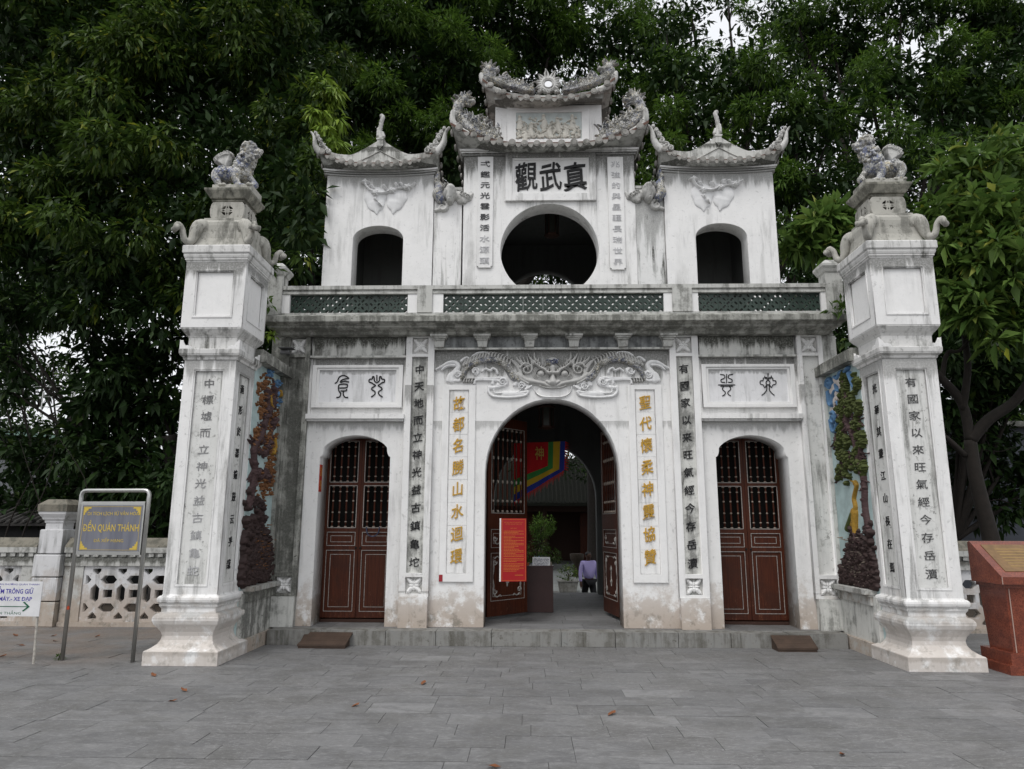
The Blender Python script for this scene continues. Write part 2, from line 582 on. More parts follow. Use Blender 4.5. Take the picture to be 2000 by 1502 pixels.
def poly(name, outer, holes, y0, y1, mats, parent=None, axis='y', base=None, raw=False, bevel=0, **k):
    """slab with holes: outlines in (u, z), thickness y0..y1 along y (or along x with axis='x')"""
    cu = bpy.data.curves.new('tmp', 'CURVE')
    cu.dimensions = '2D'
    cu.fill_mode = 'BOTH'
    cu.extrude = abs(y1-y0)/2-bevel
    if bevel:
        cu.bevel_depth = bevel; cu.bevel_resolution = 1; cu.offset = -bevel
    for loop in [outer]+list(holes):
        sp = cu.splines.new('POLY')
        sp.points.add(len(loop)-1)
        for i, p in enumerate(loop):
            sp.points[i].co = (p[0], p[1], 0, 1)
        sp.use_cyclic_u = True
    o = bpy.data.objects.new('tmp', cu)
    COL.objects.link(o)
    dg = bpy.context.evaluated_depsgraph_get()
    me = bpy.data.meshes.new_from_object(o.evaluated_get(dg))
    bpy.data.objects.remove(o); bpy.data.curves.remove(cu)
    n = len(me.vertices)
    co = np.empty(n*3); me.vertices.foreach_get('co', co); co = co.reshape(n, 3)
    yc = (y0+y1)/2
    if axis == 'y':
        new = np.stack([co[:, 0], yc+co[:, 2], co[:, 1]], 1)
    else:
        new = np.stack([yc+co[:, 2], co[:, 0], co[:, 1]], 1)
    me.vertices.foreach_set('co', new.ravel())
    b = bmesh.new(); b.from_mesh(me)
    bmesh.ops.remove_doubles(b, verts=b.verts, dist=1e-5)
    bmesh.ops.recalc_face_normals(b, faces=b.faces)
    b.to_mesh(me); b.free()
    me.materials.clear()
    for m in (mats if isinstance(mats, (list, tuple)) else [mats]):
        me.materials.append(MT[m] if isinstance(m, str) else m)
    me.name = name
    if raw: return me
    return obj(name, me, parent, base, **k)


def rect(x0, x1, z0, z1):
    return [(x0, z0), (x1, z0), (x1, z1), (x0, z1)]


def text(name, body, x0, x1, z0, z1, y, mat, parent, axis='y', depth=.012, keep=False, bold=.0, flip=False, base=None, shear=0, slant=0, line=1.25, split=False, **k):
    """writing fitted into the rectangle x0..x1, z0..z1 on the plane y (facing -y), or facing along x"""
    c = bpy.data.curves.new('tmp', 'FONT')
    c.body = body
    c.align_x = 'CENTER'
    c.resolution_u = 2
    c.extrude = .01
    c.offset = bold
    c.shear = shear
    c.space_line = line
    o = bpy.data.objects.new('tmp', c)
    COL.objects.link(o)
    dg = bpy.context.evaluated_depsgraph_get()
    me = bpy.data.meshes.new_from_object(o.evaluated_get(dg))
    bpy.data.objects.remove(o); bpy.data.curves.remove(c)
    n = len(me.vertices)
    co = np.empty(n*3); me.vertices.foreach_get('co', co); co = co.reshape(n, 3)
    mn, mx_ = co.min(0), co.max(0)
    sx = (x1-x0)/(mx_[0]-mn[0]); sz = (z1-z0)/(mx_[1]-mn[1])
    if keep: sx = sz = min(abs(sx), abs(sz))*1.0
    cx = (x0+x1)/2; cz = (z0+z1)/2
    if slant:      # brush-written look: strokes rise to the right, uneven
        co[:, 1] += slant*co[:, 0]+.018*np.sin(co[:, 0]*9+co[:, 1]*2.3)
        co[:, 0] += .02*np.sin(co[:, 1]*7.1+1)
    u = (co[:, 0]-(mn[0]+mx_[0])/2)*sx
    v = (co[:, 1]-(mn[1]+mx_[1])/2)*sz
    w = co[:, 2]/.01*depth
    if axis == 'y':
        new = np.stack([cx+u, y-w, cz+v], 1)
    else:
        sgn = -1 if flip else 1
        new = np.stack([y-w*sgn, cx-u*sgn, cz+v], 1)
    me.vertices.foreach_set('co', new.ravel())
    b = bmesh.new(); b.from_mesh(me); bmesh.ops.recalc_face_normals(b, faces=b.faces); b.to_mesh(me); b.free()
    mt_ = MT[mat] if isinstance(mat, str) else mat
    n = body.count('\n')+1 if split else 1
    if n == 1:
        me.materials.clear(); me.materials.append(mt_)
        me.name = name
        return obj(name, me, parent, base, **k)
    # one object per written character
    h_ = .95/line
    p_ = (z1-z0)/((n-1)+h_)
    vs_ = [tuple(v.co) for v in me.vertices]
    bins = {}
    for f in me.polygons:
        zc = sum(vs_[i][2] for i in f.vertices)/len(f.vertices)
        q = min(n-1, max(0, int((z1-zc+(1-h_)*p_/2)/p_)))
        bins.setdefault(q, []).append(tuple(f.vertices))
    bpy.data.meshes.remove(me)
    for q, fs in sorted(bins.items()):
        ids = sorted({i for f in fs for i in f}); mp = {i: j for j, i in enumerate(ids)}
        m2 = bpy.data.meshes.new(name)
        m2.from_pydata([vs_[i] for i in ids], [], [tuple(mp[i] for i in f) for f in fs])
        m2.materials.append(mt_)
        o = obj(name, m2, parent, base, **k)
    return o


# --- carved relief: strokes raised from a height field ----------------------------------------


def relief(name, strokes, res, mapf, mat, parent=None, double=False, sink=.012, base=None, raw=False, rough=0, **k):
    pts = np.array([p for s in strokes for p in s[0]])
    rm = max(max(s[1]) if isinstance(s[1], (list, tuple)) else s[1] for s in strokes)
    u0, v0 = pts.min(0)-rm-res; u1, v1 = pts.max(0)+rm+res
    nu, nv = int((u1-u0)/res)+2, int((v1-v0)/res)+2
    U = u0+np.arange(nu)*res; V = v0+np.arange(nv)*res
    H = np.zeros((nu, nv))
    for s in strokes:
        P, r, h = s[0], s[1], s[2]
        if not isinstance(r, (list, tuple)): r = [r]*len(P)
        if len(P) == 1: P = [P[0], P[0]]; r = [r[0], r[0]]
        m = len(P)
        for i in range(m-1):
            ra = r[min(i, len(r)-1)]; rb = r[min(i+1, len(r)-1)]
            if len(r) == 2 and m > 2:
                ra = r[0]+(r[1]-r[0])*i/(m-1); rb = r[0]+(r[1]-r[0])*(i+1)/(m-1)
            a = P[i]; b = P[i+1]; R_ = max(ra, rb)
            i0 = max(0, int((min(a[0], b[0])-R_-u0)/res)); i1 = min(nu, int((max(a[0], b[0])+R_-u0)/res)+2)
            j0 = max(0, int((min(a[1], b[1])-R_-v0)/res)); j1 = min(nv, int((max(a[1], b[1])+R_-v0)/res)+2)
            if i1 <= i0 or j1 <= j0: continue
            X = U[i0:i1, None]; Y = V[None, j0:j1]
            dx, dy = b[0]-a[0], b[1]-a[1]
            L = dx*dx+dy*dy
            t = np.clip(((X-a[0])*dx+(Y-a[1])*dy)/L, 0, 1) if L > 1e-12 else np.zeros((i1-i0, j1-j0))
            d = np.hypot(X-a[0]-t*dx, Y-a[1]-t*dy)
            rr = np.maximum(ra+(rb-ra)*t, 1e-4)
            q = h*np.sqrt(np.maximum(0, 1-(d/rr)**2))*np.minimum(1, .35+.65*rr/R_)
            H[i0:i1, j0:j1] = np.maximum(H[i0:i1, j0:j1], q)
    if rough:
        rg = np.random.RandomState(3)
        H = np.where(H > 0, H+rough*(rg.rand(nu, nv)-.5)*np.minimum(1, H/.02), 0)
    on = H > 0
    cell = on[:-1, :-1] | on[1:, :-1] | on[:-1, 1:] | on[1:, 1:]
    used = np.zeros((nu, nv), bool)
    used[:-1, :-1] |= cell; used[1:, :-1] |= cell; used[:-1, 1:] |= cell; used[1:, 1:] |= cell
    idx = -np.ones((nu, nv), int)
    idx[used] = np.arange(used.sum())
    ii, jj = np.nonzero(used)
    hh = H[ii, jj]
    uu = U[ii]; vv = V[jj]
    h1 = np.where(hh > 0, hh, -sink)
    if double: h1 = hh
    A = mapf(uu, vv, h1)
    ci, cj = np.nonzero(cell)
    F = np.stack([idx[ci, cj], idx[ci+1, cj], idx[ci+1, cj+1], idx[ci, cj+1]], 1)
    if double:
        B = mapf(uu, vv, -hh)
        F = np.concatenate([F, F[:, ::-1]+len(A)])
        A = np.concatenate([A, B])
    me = bpy.data.meshes.new(name)
    me.vertices.add(len(A)); me.vertices.foreach_set('co', A.ravel())
    me.loops.add(F.size); me.loops.foreach_set('vertex_index', F.ravel().astype(np.int32))
    me.polygons.add(len(F))
    me.polygons.foreach_set('loop_start', np.arange(0, F.size, 4, dtype=np.int32))
    me.polygons.foreach_set('loop_total', np.full(len(F), 4, dtype=np.int32))
    me.polygons.foreach_set('use_smooth', np.ones(len(F), bool))
    me.update(calc_edges=True)
    if double:
        b = bmesh.new(); b.from_mesh(me); bmesh.ops.remove_doubles(b, verts=b.verts, dist=1e-6); b.to_mesh(me); b.free()
    me.materials.append(MT[mat] if isinstance(mat, str) else mat)
    if raw: return me
    return obj(name, me, parent, base, **k)


def front(y):           # height towards -y
    return lambda u, v, h: np.stack([u, y-h, v], 1)


def front_m(y, s):      # mirrored in x when s = -1
    return lambda u, v, h: np.stack([u*s, y-h, v], 1)


def spiral(c, r, turns=1.5, a0=0, cw=1, n=16, r_in=.15):
    out = []
    for i in range(n+1):
        t = i/n
        a = a0+cw*t*turns*2*math.pi
        q = r*(1-t*(1-r_in))
        out.append((c[0]+q*math.cos(a), c[1]+q*math.sin(a)))
    return out


def flame(p, ang, L, curl=.6, n=5):
    out = [p]
    a = ang
    x, z = p
    for i in range(n):
        x += math.cos(a)*L/n; z += math.sin(a)*L/n
        a += curl/n
        out.append((x, z))
    return out

# ================================================================== THE GATE
gate = thing('temple_gate', 'two-storeyed whitewashed temple gate with three doorways, a round upper opening and curved tiled roofs', 'gate', (0, 0, .2))

ZF = .2           # floor of the gate


def arch(cx, hw, zs, rise, z0, n=24, pw=2.0):
    o = [(cx-hw, z0), (cx+hw, z0)]
    for k in range(n+1):
        t = math.pi*k/n
        o.append((cx+hw*math.cos(t), zs+rise*math.sin(t)**(2/pw)))
    return o


def sidearch(cx):
    """doorway with small concave ears at the springing"""
    o = [(cx-.555, ZF), (cx+.555, ZF), (cx+.555, 2.74)]
    e = [(cx+.555-.055*math.sin(t), 2.74+.13*(1-math.cos(t))) for t in [math.pi/2*k/5 for k in range(1, 6)]]
    o += e
    for k in range(0, 17):
        t = math.pi*k/16
        q = (cx+.50*math.cos(t), 2.875+.205*max(0, 1-math.cos(t)**2)**.72)
        o.append(q)
    o += [(2*cx-x, z) for x, z in e[::-1]]
    o.append((cx-.555, 2.74))
    return o


# an opening that starts at the floor is part of the outline
out = [(-4.5, ZF)]
for cx, f in ((-3.085, sidearch), (0, None), (3.085, sidearch)):
    a = f(cx) if f else arch(0, 1.045, 2.5, 1.16, ZF)
    out.append(a[0]); out += a[2:][::-1]; out.append(a[1])
out += [(4.5, ZF), (4.5, 4.66), (-4.5, 4.66)]
poly('front_wall', out, [], .06, .52, 'white_low', gate)

# back and side walls, floor slab between storeys, inner walls
bo = [(-4.5, -.7)]
for cx, hw, zs, ri in ((0, 1.17, 2.3, 1.25),):
    a = arch(cx, hw, zs, ri, ZF)
    bo += [a[0]]+a[2:][::-1]+[a[1]]
bo += [(4.5, -.7), (4.5, 4.66), (-4.5, 4.66)]
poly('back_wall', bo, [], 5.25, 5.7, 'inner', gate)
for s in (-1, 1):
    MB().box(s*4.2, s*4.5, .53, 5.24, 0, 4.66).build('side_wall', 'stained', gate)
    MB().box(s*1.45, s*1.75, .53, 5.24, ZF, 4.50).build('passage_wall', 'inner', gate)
MB().box(-4.49, 4.49, .07, 5.69, 4.665, 4.90).build('floor_slab', 'cornice', gate)

# ---- plinth and its kerb stones (setting)
plinth = MB().box(-4.15, 4.15, -.30, .05, -.05, ZF-.012).box(-4.5, 4.5, .05, 5.75, -.7, ZF-.012).build('plinth', 'kerb')
tag(plinth, kind='structure')
rg = random.Random(3)
x = -4.14
kb = []
while x < 4.1:
    w = rg.uniform(.72, 1.05)
    x1 = min(x+w, 4.14)
    if 4.14-x1 < .3: x1 = 4.14
    dz = rg.uniform(-.004, .004)
    o = MB().box(x+.004, x1-.004, -.37+rg.uniform(-.006, .006), -.06, .0, ZF+dz).build('kerb_stone', 'kerb', plinth)
    x = x1
for row, (ya, yb) in enumerate(((-.055, .5), (.505, .95), (.955, 1.5), (1.505, 2.1), (2.105, 2.8), (2.805, 3.6), (3.605, 4.6), (4.605, 5.74))):
    x = -4.14 if row < 2 else -1.44
    xe = -x
    while x < xe-.05:
        w = rg.uniform(.5, .95)
        x1 = min(x+w, xe)
        if xe-x1 < .25: x1 = xe
        dz = rg.uniform(-.003, .002)
        MB().box(x+.003, x1-.003, ya, yb, ZF-.02, ZF+dz).build('floor_stone', 'stone', plinth)
        x = x1

# ---- flower relief shared by eight little squares
def petal(a, L, w):
    return ([(0.02*math.cos(a), .02*math.sin(a)), (L*.35*math.cos(a), L*.35*math.sin(a)), (L*.7*math.cos(a), L*.7*math.sin(a)), (L*math.cos(a), L*math.sin(a))], [.012, w, w*.85, .004], .05)
fs = [petal(math.pi/4+k*math.pi/2, .172, .036) for k in range(4)]
fs += [petal(k*math.pi/2, .085, .018) for k in range(4)]
fs += [([(0, 0)], [.02], .038)]
flower_me = relief('flower', fs, .005, front(0), 'white', raw=True)

# ---- pilasters
def channel_frame(cx, hw, hole_hw, mat, nm):
    hl = [rect(cx-hole_hw, cx+hole_hw, .985, 4.325), rect(cx-.128, cx+.128, 4.375, 4.645), rect(cx-.128, cx+.128, .685, .925)]
    return poly(nm, rect(cx-hw, cx+hw, .64, 4.66), hl, -.035, .058, mat, gate, bevel=.004)

for s in (-1, 1):
    cx = 2.092*s
    channel_frame(cx, .225, .125, 'white' if s > 0 else 'pillar', 'inner_pilaster')
    MB().box(cx-.13, cx+.13, .02, .057, .98, 4.33).build('inscription_channel', 'channel2', gate)
    MB().box(cx-.215, cx+.215, -.07, .055, ZF+.002, .638, .0).build('pedestal', 'white_low', gate)
    cx = 4.065*s
    channel_frame(cx, .20, .125, 'black_mold' if s < 0 else 'pillar', 'outer_pilaster')
    MB().box(cx-.128, cx+.128, .02, .057, .98, 4.33).build('pilaster_channel', 'black_mold' if s < 0 else 'channel', gate)
    MB().box(cx-.17, cx+.19, -.07, .055, ZF+.002, .638).build('pedestal', 'stained', gate)
    for cx in (2.092*s, 4.065*s):
        for z in (4.51, .805):
            MB().box(cx-.127, cx+.127, .03, .0575, z-.13, z+.13).build('flower_panel', 'ornament', gate)
            inst(flower_me, 'flower', gate, (cx, .032, z))
    # rough outer corner of the wall above the wing
    MB().box(4.268*s, 4.50*s, .012, .058, 3.9, 4.655).build('corner_wall', 'black_mold' if s < 0 else 'stained', gate)

    # ---- bay over the side door: frieze slab, tablet in a double frame, sill
    bx = 3.09*s
    MB().box(bx-.745, bx+.745, .0, .058, 4.352, 4.655).build('frieze_slab', 'frieze', gate)
    MB().box(bx-.77, bx+.77, -.022, .057, 4.318, 4.350).build('frieze_lip', 'stained', gate)
    poly('tablet_frame', rect(bx-.725, bx+.725, 3.51, 4.20), [rect(bx-.655, bx+.655, 3.565, 4.155)], -.005, .058, 'white', gate, bevel=.005)
    poly('tablet_frame', rect(bx-.654, bx+.654, 3.566, 4.154), [rect(bx-.615, bx+.615, 3.60, 4.12)], .018, .058, 'white', gate, bevel=.004)
    MB().box(bx-.616, bx+.616, .036, .059, 3.598, 4.122).build('tablet', 'tablet', gate)
    MB().box(bx-.775, bx+.775, -.075, .058, 3.325, 3.40).box(bx-.765, bx+.765, -.035, .058, 3.295, 3.324).build('sill', 'white_mid', gate)
    # shallow pilaster strips flanking the doorway
    for q in (-1, 1):
        MB().box(bx+q*.735, bx+q*.815, .02, .059, 3.41, 4.31).build('jamb_strip', 'white_low', gate)

# seal-script characters as raised black strokes
def seal(name, loops, X, Y, r=.0105):
    m = MB()
    for lp in loops:
        P = []
        for (a, b) in lp:
            px, pz = at(X(a), Y(b), .03)
            P.append((px, .03, pz))
        P = bez(P, 4)
        m.tube([(p[0], .03, p[2]) for p in P], r, 6)
    return m.build(name, 'blackpaint', gate, smooth=True)
XL, YL = (lambda a: 500+a/5), (lambda b: 520+b/5)
seal('seal_character', [[(770, 1145), (795, 1125), (812, 1085), (850, 1065), (885, 1077), (905, 1095), (870, 1100), (838, 1112), (825, 1132), (870, 1122), (908, 1132)],
     [(893, 1152), (850, 1150), (812, 1158), (805, 1190), (812, 1222), (828, 1245), (815, 1275), (785, 1282)],
     [(815, 1188), (880, 1186), (893, 1170), (890, 1152)], [(825, 1217), (878, 1216), (886, 1200)], [(853, 1225), (853, 1255), (872, 1280), (900, 1280)]], XL, YL)
m180 = lambda L: [(2*1180-a, b) for a, b in L]
l1 = [(1155, 1118), (1152, 1080), (1138, 1080), (1134, 1100), (1108, 1105), (1106, 1130), (1130, 1138), (1148, 1152), (1168, 1165), (1135, 1185), (1132, 1205), (1160, 1222), (1160, 1250), (1125, 1277)]
seal('seal_character', [l1, m180(l1), [(1155, 1118), (1180, 1138), (1205, 1118)], [(1180, 1062), (1180, 1120)]], XL, YL)
XR, YR = (lambda a: 1290+a*.4262), (lambda b: 640+b*.4262)
mm = lambda c, L: [(2*c-a, b) for a, b in L]
c1 = [(296, 250), (280, 249), (278, 238), (294, 230), (292, 217), (274, 214)]
c2 = [(290, 268), (284, 282), (296, 294), (296, 304), (284, 313)]
seal('seal_character', [c1, mm(303, c1), [(303, 212), (303, 254)], [(265, 262), (303, 262), (342, 262)], c2, mm(303, c2), [(275, 268), (332, 268)]], XR, YR, .008)
d1 = [(488, 228), (472, 231), (470, 242), (458, 244), (458, 258), (470, 262), (478, 274), (486, 262)]
d2 = [(488, 266), (486, 286), (476, 300), (464, 310)]
ring = [(493+9*math.cos(t), 252+10*math.sin(t)) for t in [k*math.pi/5 for k in range(11)]]
seal('seal_character', [d1, mm(493, d1), d2, mm(493, d2), ring, [(493, 208), (493, 240)], [(478, 220), (482, 233), (504, 233), (508, 220)]], XR, YR, .008)

# inscriptions on the pilasters and on the gilded panels
def couplet(name, chars, cx, hw, z0, z1, y, mat, parent=gate, **k):
    k['split'] = True
    return text(name, '\n'.join(chars), cx-hw, cx+hw, z0, z1, y, mat, parent, **k)
couplet('character', '中天地而立神光益古鎮亀坨', -2.10, .075, 1.07, 4.20, .018, 'blackpaint', bold=.006, line=1.75, slant=.14)
couplet('character', '有國家以来旺氣經今存岳瀆', 2.09, .075, 1.07, 4.20, .018, 'blackpaint', bold=.006, line=1.75, slant=.14)
for s, ch in ((-1, '故都名勝山水迴環'), (1, '聖代懷柔神靈協贊')):
    cx = 1.465*s
    poly('panel_frame', rect(cx-.26, cx+.26, .855, 3.875), [rect(cx-.155, cx+.155, .975, 3.80)], .03, .058, 'white', gate, bevel=.004)
    n = 8
    for k in range(n):
        za = .985+k*(2.81/n)
        MB().box(cx-.148, cx+.148, .0525+.0015*(k % 2), .0595, za+.001, za+2.81/n-.003).build('inscribed_slab', 'white_mid', gate)
    couplet('gilded_character', ch, cx, .092, 1.12, 3.70, .048, 'gold', bold=.010, line=1.45, slant=.18)

# little red paper stickers
MB().box(-1.72, -1.665, .024, .029, .86, .96).build('paper_sticker', flat('torn_red_paper', (.35, .03, .04), .7, var=.7, sc=40), gate)
sp = MB().box(-3.638, -3.628, .08, .20, 2.20, 2.62).build('paper_strip', flat('red_paper', (.42, .03, .02), .7), gate)
text('paper_writing', '出入\n平安', .09, .19, 2.23, 2.59, -3.6279, 'gold', sp, axis='x', flip=True, depth=.0015)

# ---- dark band with brackets under the cornice, centre bay
MB().box(-1.865, 1.865, .0, .058, 4.455, 4.66).build('frieze_band', plaster('flaking_dark_band', (.26, .27, .27), 1, .6, .55, 0, seed=31, spots=.8, dark=(.03, .031, .033)), gate)
MB().box(-1.865, 1.865, -.04, -.001, 4.44, 4.47).build('frieze_lip', 'stained', gate)
for px in (858, 942, 1034, 1121, 1217, 1305):
    bx = at(px, 665, -.1)[0]
    m = MB()
    m.box(bx-.135, bx+.135, -.20, -.001, 4.625, 4.657).box(bx-.115, bx+.115, -.17, -.001, 4.60, 4.6245).box(bx-.09, bx+.09, -.14, -.001, 4.575, 4.5995)
    m.box(bx-.07, bx+.07, -.10, -.001, 4.4705, 4.5745, -.012)
    m.build('bracket', 'rail', gate)

# ---- main cornice between the storeys
prof = [(-.02, 4.658), (-.12, 4.66), (-.14, 4.675), (-.15, 4.70), (-.20, 4.72), (-.27, 4.735), (-.29, 4.745), (-.29, 4.765), (-.33, 4.785), (-.385, 4.80), (-.40, 4.81), (-.40, 4.895), (-.375, 4.91), (-.33, 4.935), (-.30, 4.945), (.8, 4.945)]
m = MB()
ra = []
for sx in (-1, 1):
    ra.append([(sx*(4.30-y*.62 if y < 0 else 4.30), y, z) for y, z in prof]+[(sx*4.3, .8, 4.66)])
m.rings(ra)
m.build('cornice', 'cornice', gate)

# ---- balustrade
bal = MB().box(-4.3, 4.3, -.27, -.07, 4.946, 4.985).build('balustrade', 'rail', gate)
bm = MB().box(-4.3, 4.3, -.275, -.065, 5.372, 5.435).build('top_rail', 'rail', bal)
for (a, b) in ((-4.285, -2.125), (-1.885, 1.895), (2.205, 4.285)):
    MB().box(a, b, -.245, -.085, 5.335, 5.371).build('rail_moulding', 'rail', bal)
    MB().box(a, b, -.262, -.075, 5.30, 5.334).build('rail_moulding', 'rail', bal)
for (a, b) in ((-2.124, -1.886), (1.896, 2.204)):
    MB().box(a, b, -.285, -.055, 4.986, 5.371).build('post', 'rail', bal)
for a in (-4.17, 4.215):
    s = 1 if a > 0 else -1
    MB().box(a, s*4.30, -.25, -.09, 4.986, 5.299).build('rail_stub', 'white', bal)
for (a, b) in ((-2.28, -2.125), (-1.885, -1.715), (1.765, 1.895), (2.205, 2.305)):
    MB().box(a, b, -.25, -.09, 4.986, 5.299).build('rail_stub', 'white', bal)
for s in (-1, 1):
    m = MB().sq(4.42*s, -.17, [(.13, 4.95), (.13, 5.60), (.15, 5.62), (.165, 5.66), (.19, 5.70), (.19, 5.74), (.15, 5.78), (.10, 5.82)])
    m.build('end_post', 'rail', bal)
# pierced green tile
tw, th = .3165, .312
hl = []
def hexa(cx, cz, a, L, w):
    ca, sa = math.cos(a), math.sin(a); L *= 1.0
    P = [(-L, 0), (-L*.7, -w), (L*.7, -w), (L, 0), (L*.7, w), (-L*.7, w)]
    return [(cx+p*ca-q*sa, cz+p*sa+q*ca) for p, q in P]
for i in range(-2, 3):
    for j in range(-2, 3):
        if (i+j) % 2 == 0:
            big = abs(i) == 2 and abs(j) == 2
            hl.append(hexa(i*.060, j*.059, math.pi/4*(1 if (i-j) % 4 == 0 else -1), .034 if big else .031, .020 if big else .0155))
        elif abs(i) < 2 and abs(j) < 2:
            hl.append(hexa(i*.060, j*.059, 0, .009, .009))
tile_me = poly('lattice_tile', rect(-tw/2+.002, tw/2-.002, -th/2, th/2), hl, -.04, .04, 'green_tile', raw=True)
for (a, b, n) in ((-4.17, -2.28, 6), (-1.715, 1.765, 11), (2.305, 4.215, 6)):
    w = (b-a)/n
    for k in range(n):
        inst(tile_me, 'lattice_tile', bal, (a+w*(k+.5), -.16, 5.142), scale=(w/tw, 1, 1))

# ================================================================== UPPER STOREY
YU = 1.0
circ = [(.88*math.cos(t)+.012, 6.53+.885*math.sin(t)) for t in [2*math.pi*k/64 for k in range(64)]]
poly('upper_centre_wall', rect(-1.545, 1.57, 4.90, 8.36), [circ], YU, YU+.42, 'white_mid', gate, bevel=.006)
for s in (-1, 1):
    MB().box(s*1.575, s*2.075, YU+.014, YU+.40, 4.90, 7.70).build('linking_wall', 'white_link' if s > 0 else 'white_mid', gate)
    cx = 3.075*s
    a = arch(cx, .455, 6.73, .275, 4.905, pw=2.3)
    o = [(cx-.985, 4.90)]+[a[0]]+a[2:][::-1]+[a[1]]+[(cx+.985, 4.90), (cx+.985, 8.0), (cx-.985, 8.0)]
    poly('tower_wall', o, [], YU-.02, YU+.34, 'white_up', gate, bevel=.006)
    for q in (-1, 1): MB().box(cx+q*.985, cx+q*.75, YU+.341, YU+2.0, 4.90, 8.0).build('tower_side_wall', 'white_up', gate)
    b = arch(cx, .35, 6.3, .3, 4.905)
    o = [(cx-.985, 4.90)]+[b[0]]+b[2:][::-1]+[b[1]]+[(cx+.985, 4.90), (cx+.985, 8.0), (cx-.985, 8.0)]
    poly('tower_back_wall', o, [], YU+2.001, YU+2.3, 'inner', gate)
    MB().box(cx-.749, cx-.70, YU+.342, YU+1.99, 4.905, 7.99).box(cx+.70, cx+.749, YU+.342, YU+1.99, 4.905, 7.99).box(cx-.69, cx+.69, YU+1.8, YU+1.9, 4.905, 7.99).build('added_dark_lining', 'inner', gate)  # dark boards added so the tower room looks deep in shade
    MB().box(cx-.97, cx+.97, YU-.0, YU+2.28, 8.002, 8.06).build('tower_ceiling', 'white_up', gate)
# upper room behind the round opening
MB().box(-1.53, -1.3, YU+.421, 5.2, 4.90, 8.34).build('upper_side_wall', 'inner', gate)
MB().box(1.32, 1.55, YU+.421, 5.2, 4.90, 8.34).build('upper_side_wall', 'inner', gate)
b = arch(0, 1.0, 6.75, .95, 4.905)
o = [(-1.545, 4.90)]+[b[0]]+b[2:][::-1]+[b[1]]+[(1.57, 4.90), (1.57, 8.34), (-1.545, 8.34)]
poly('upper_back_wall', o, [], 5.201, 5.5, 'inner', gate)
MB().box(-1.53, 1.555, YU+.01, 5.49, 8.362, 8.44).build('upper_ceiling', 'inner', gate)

# name panel and long tablets
poly('name_panel_frame', rect(-.785, .865, 7.455, 8.40), [rect(-.66, .745, 7.595, 8.305)], YU-.06, YU-.001, 'white_mid', gate, bevel=.006)
poly('name_panel_frame', rect(-.6595, .7445, 7.5955, 8.3045), [rect(-.625, .705, 7.632, 8.262)], YU-.035, YU-.001, 'white', gate, bevel=.004)
MB().box(-.63, .71, YU-.018, YU-.001, 7.63, 8.265).build('name_panel', 'white', gate)
for ch, a, b in (('觀', 1006, 1049), ('武', 1054, 1097), ('真', 1100, 1146)):
    x0, z1 = at(a, 318, YU-.02); x1, z0 = at(b, 373, YU-.02)
    text('name_character', ch, x0, x1, z0, z1, YU-.019, 'blackpaint', gate, bold=.014, depth=.014, slant=.10)
def tablet(cx, z0, z1, s):
    w = .142; n = .03
    o = [(cx-w+n, z0), (cx+w-n, z0), (cx+w-n, z0+n), (cx+w, z0+n), (cx+w, z1), (cx-w, z1), (cx-w, z0+n), (cx-w+n, z0+n)]
    return poly('long_tablet', o, [], YU-.035, YU-.001, 'white', gate, bevel=.003)
tablet(-1.148, 6.19, 8.34, -1); tablet(1.222, 6.14, 8.31, 1)
def fading(name, za, zb, c0):
    m = NT(name)
    k = m.rng(m.add(m.z(), m.mul(m.noise(m.pos(), 14, 4), .3)), za, zb)
    k = m.mul(k, m.rng(m.noise(m.pos(), 60, 3), .3, .5, .5, 1))
    return m.fin(m.mix(k, (.50, .50, .51), c0), .7)
couplet('character', '弌鑑元光雲影活水源頭', -1.15, .088, 6.26, 8.25, YU-.034, fading('half_faded_paint', 6.95, 7.1, (.03, .03, .033)), bold=.008, line=1.6)
couplet('character', '兆強的與星疆長瑞世界', 1.225, .082, 6.22, 8.22, YU-.034, fading('faded_paint', 8.1, 12, (.22, .22, .23)), bold=.0, line=1.6)

# upper cornices
def mould(cx, hx, y0, zs, nm, mat, lift=0, n=20, ydep=.3):
    """thin horizontal mouldings, slightly lifted towards the ends"""
    for (za, zb, pr) in zs:
        R_ = []
        for k in range(n+1):
            t = -1+2*k/n
            x = cx+t*(hx+pr); dz = lift*abs(t)**2.5
            R_.append([(x, y0-pr, za+dz), (x, y0+ydep, za+dz), (x, y0+ydep, zb+dz), (x, y0-pr, zb+dz)])
        MB().rings(R_).build(nm, mat, gate)
mould(.012, 1.56, YU, ((8.365, 8.395, .03), (8.405, 8.425, .055), (8.435, 8.475, .08)), 'upper_cornice', 'white_mid')
for s in (-1, 1):
    mould(3.075*s, .985, YU-.02, ((7.96, 7.985, .025), (8.0, 8.02, .045), (8.03, 8.06, .07)), 'tower_cornice', 'white_up', .05)

# ---- curved roofs
def side_loop(cx, cy, hx, hy, z, lift, ext, n=14, p=3.5, pe=5):
    """closed loop round a rectangle; corners lifted and drawn out"""
    L = []
    for (ax, ay, bx, by) in ((-1, -1, 1, -1), (1, -1, 1, 1), (1, 1, -1, 1), (-1, 1, -1, -1)):
        for k in range(n):
            t = -1+2*k/n
            u = (ax+bx)/2+(bx-ax)/2*t; v = (ay+by)/2+(by-ay)/2*t
            c = abs(t)**p; e = 1+ext*abs(t)**pe
            L.append((cx+hx*u*e, cy+hy*v*e, z+lift*c))
    return L


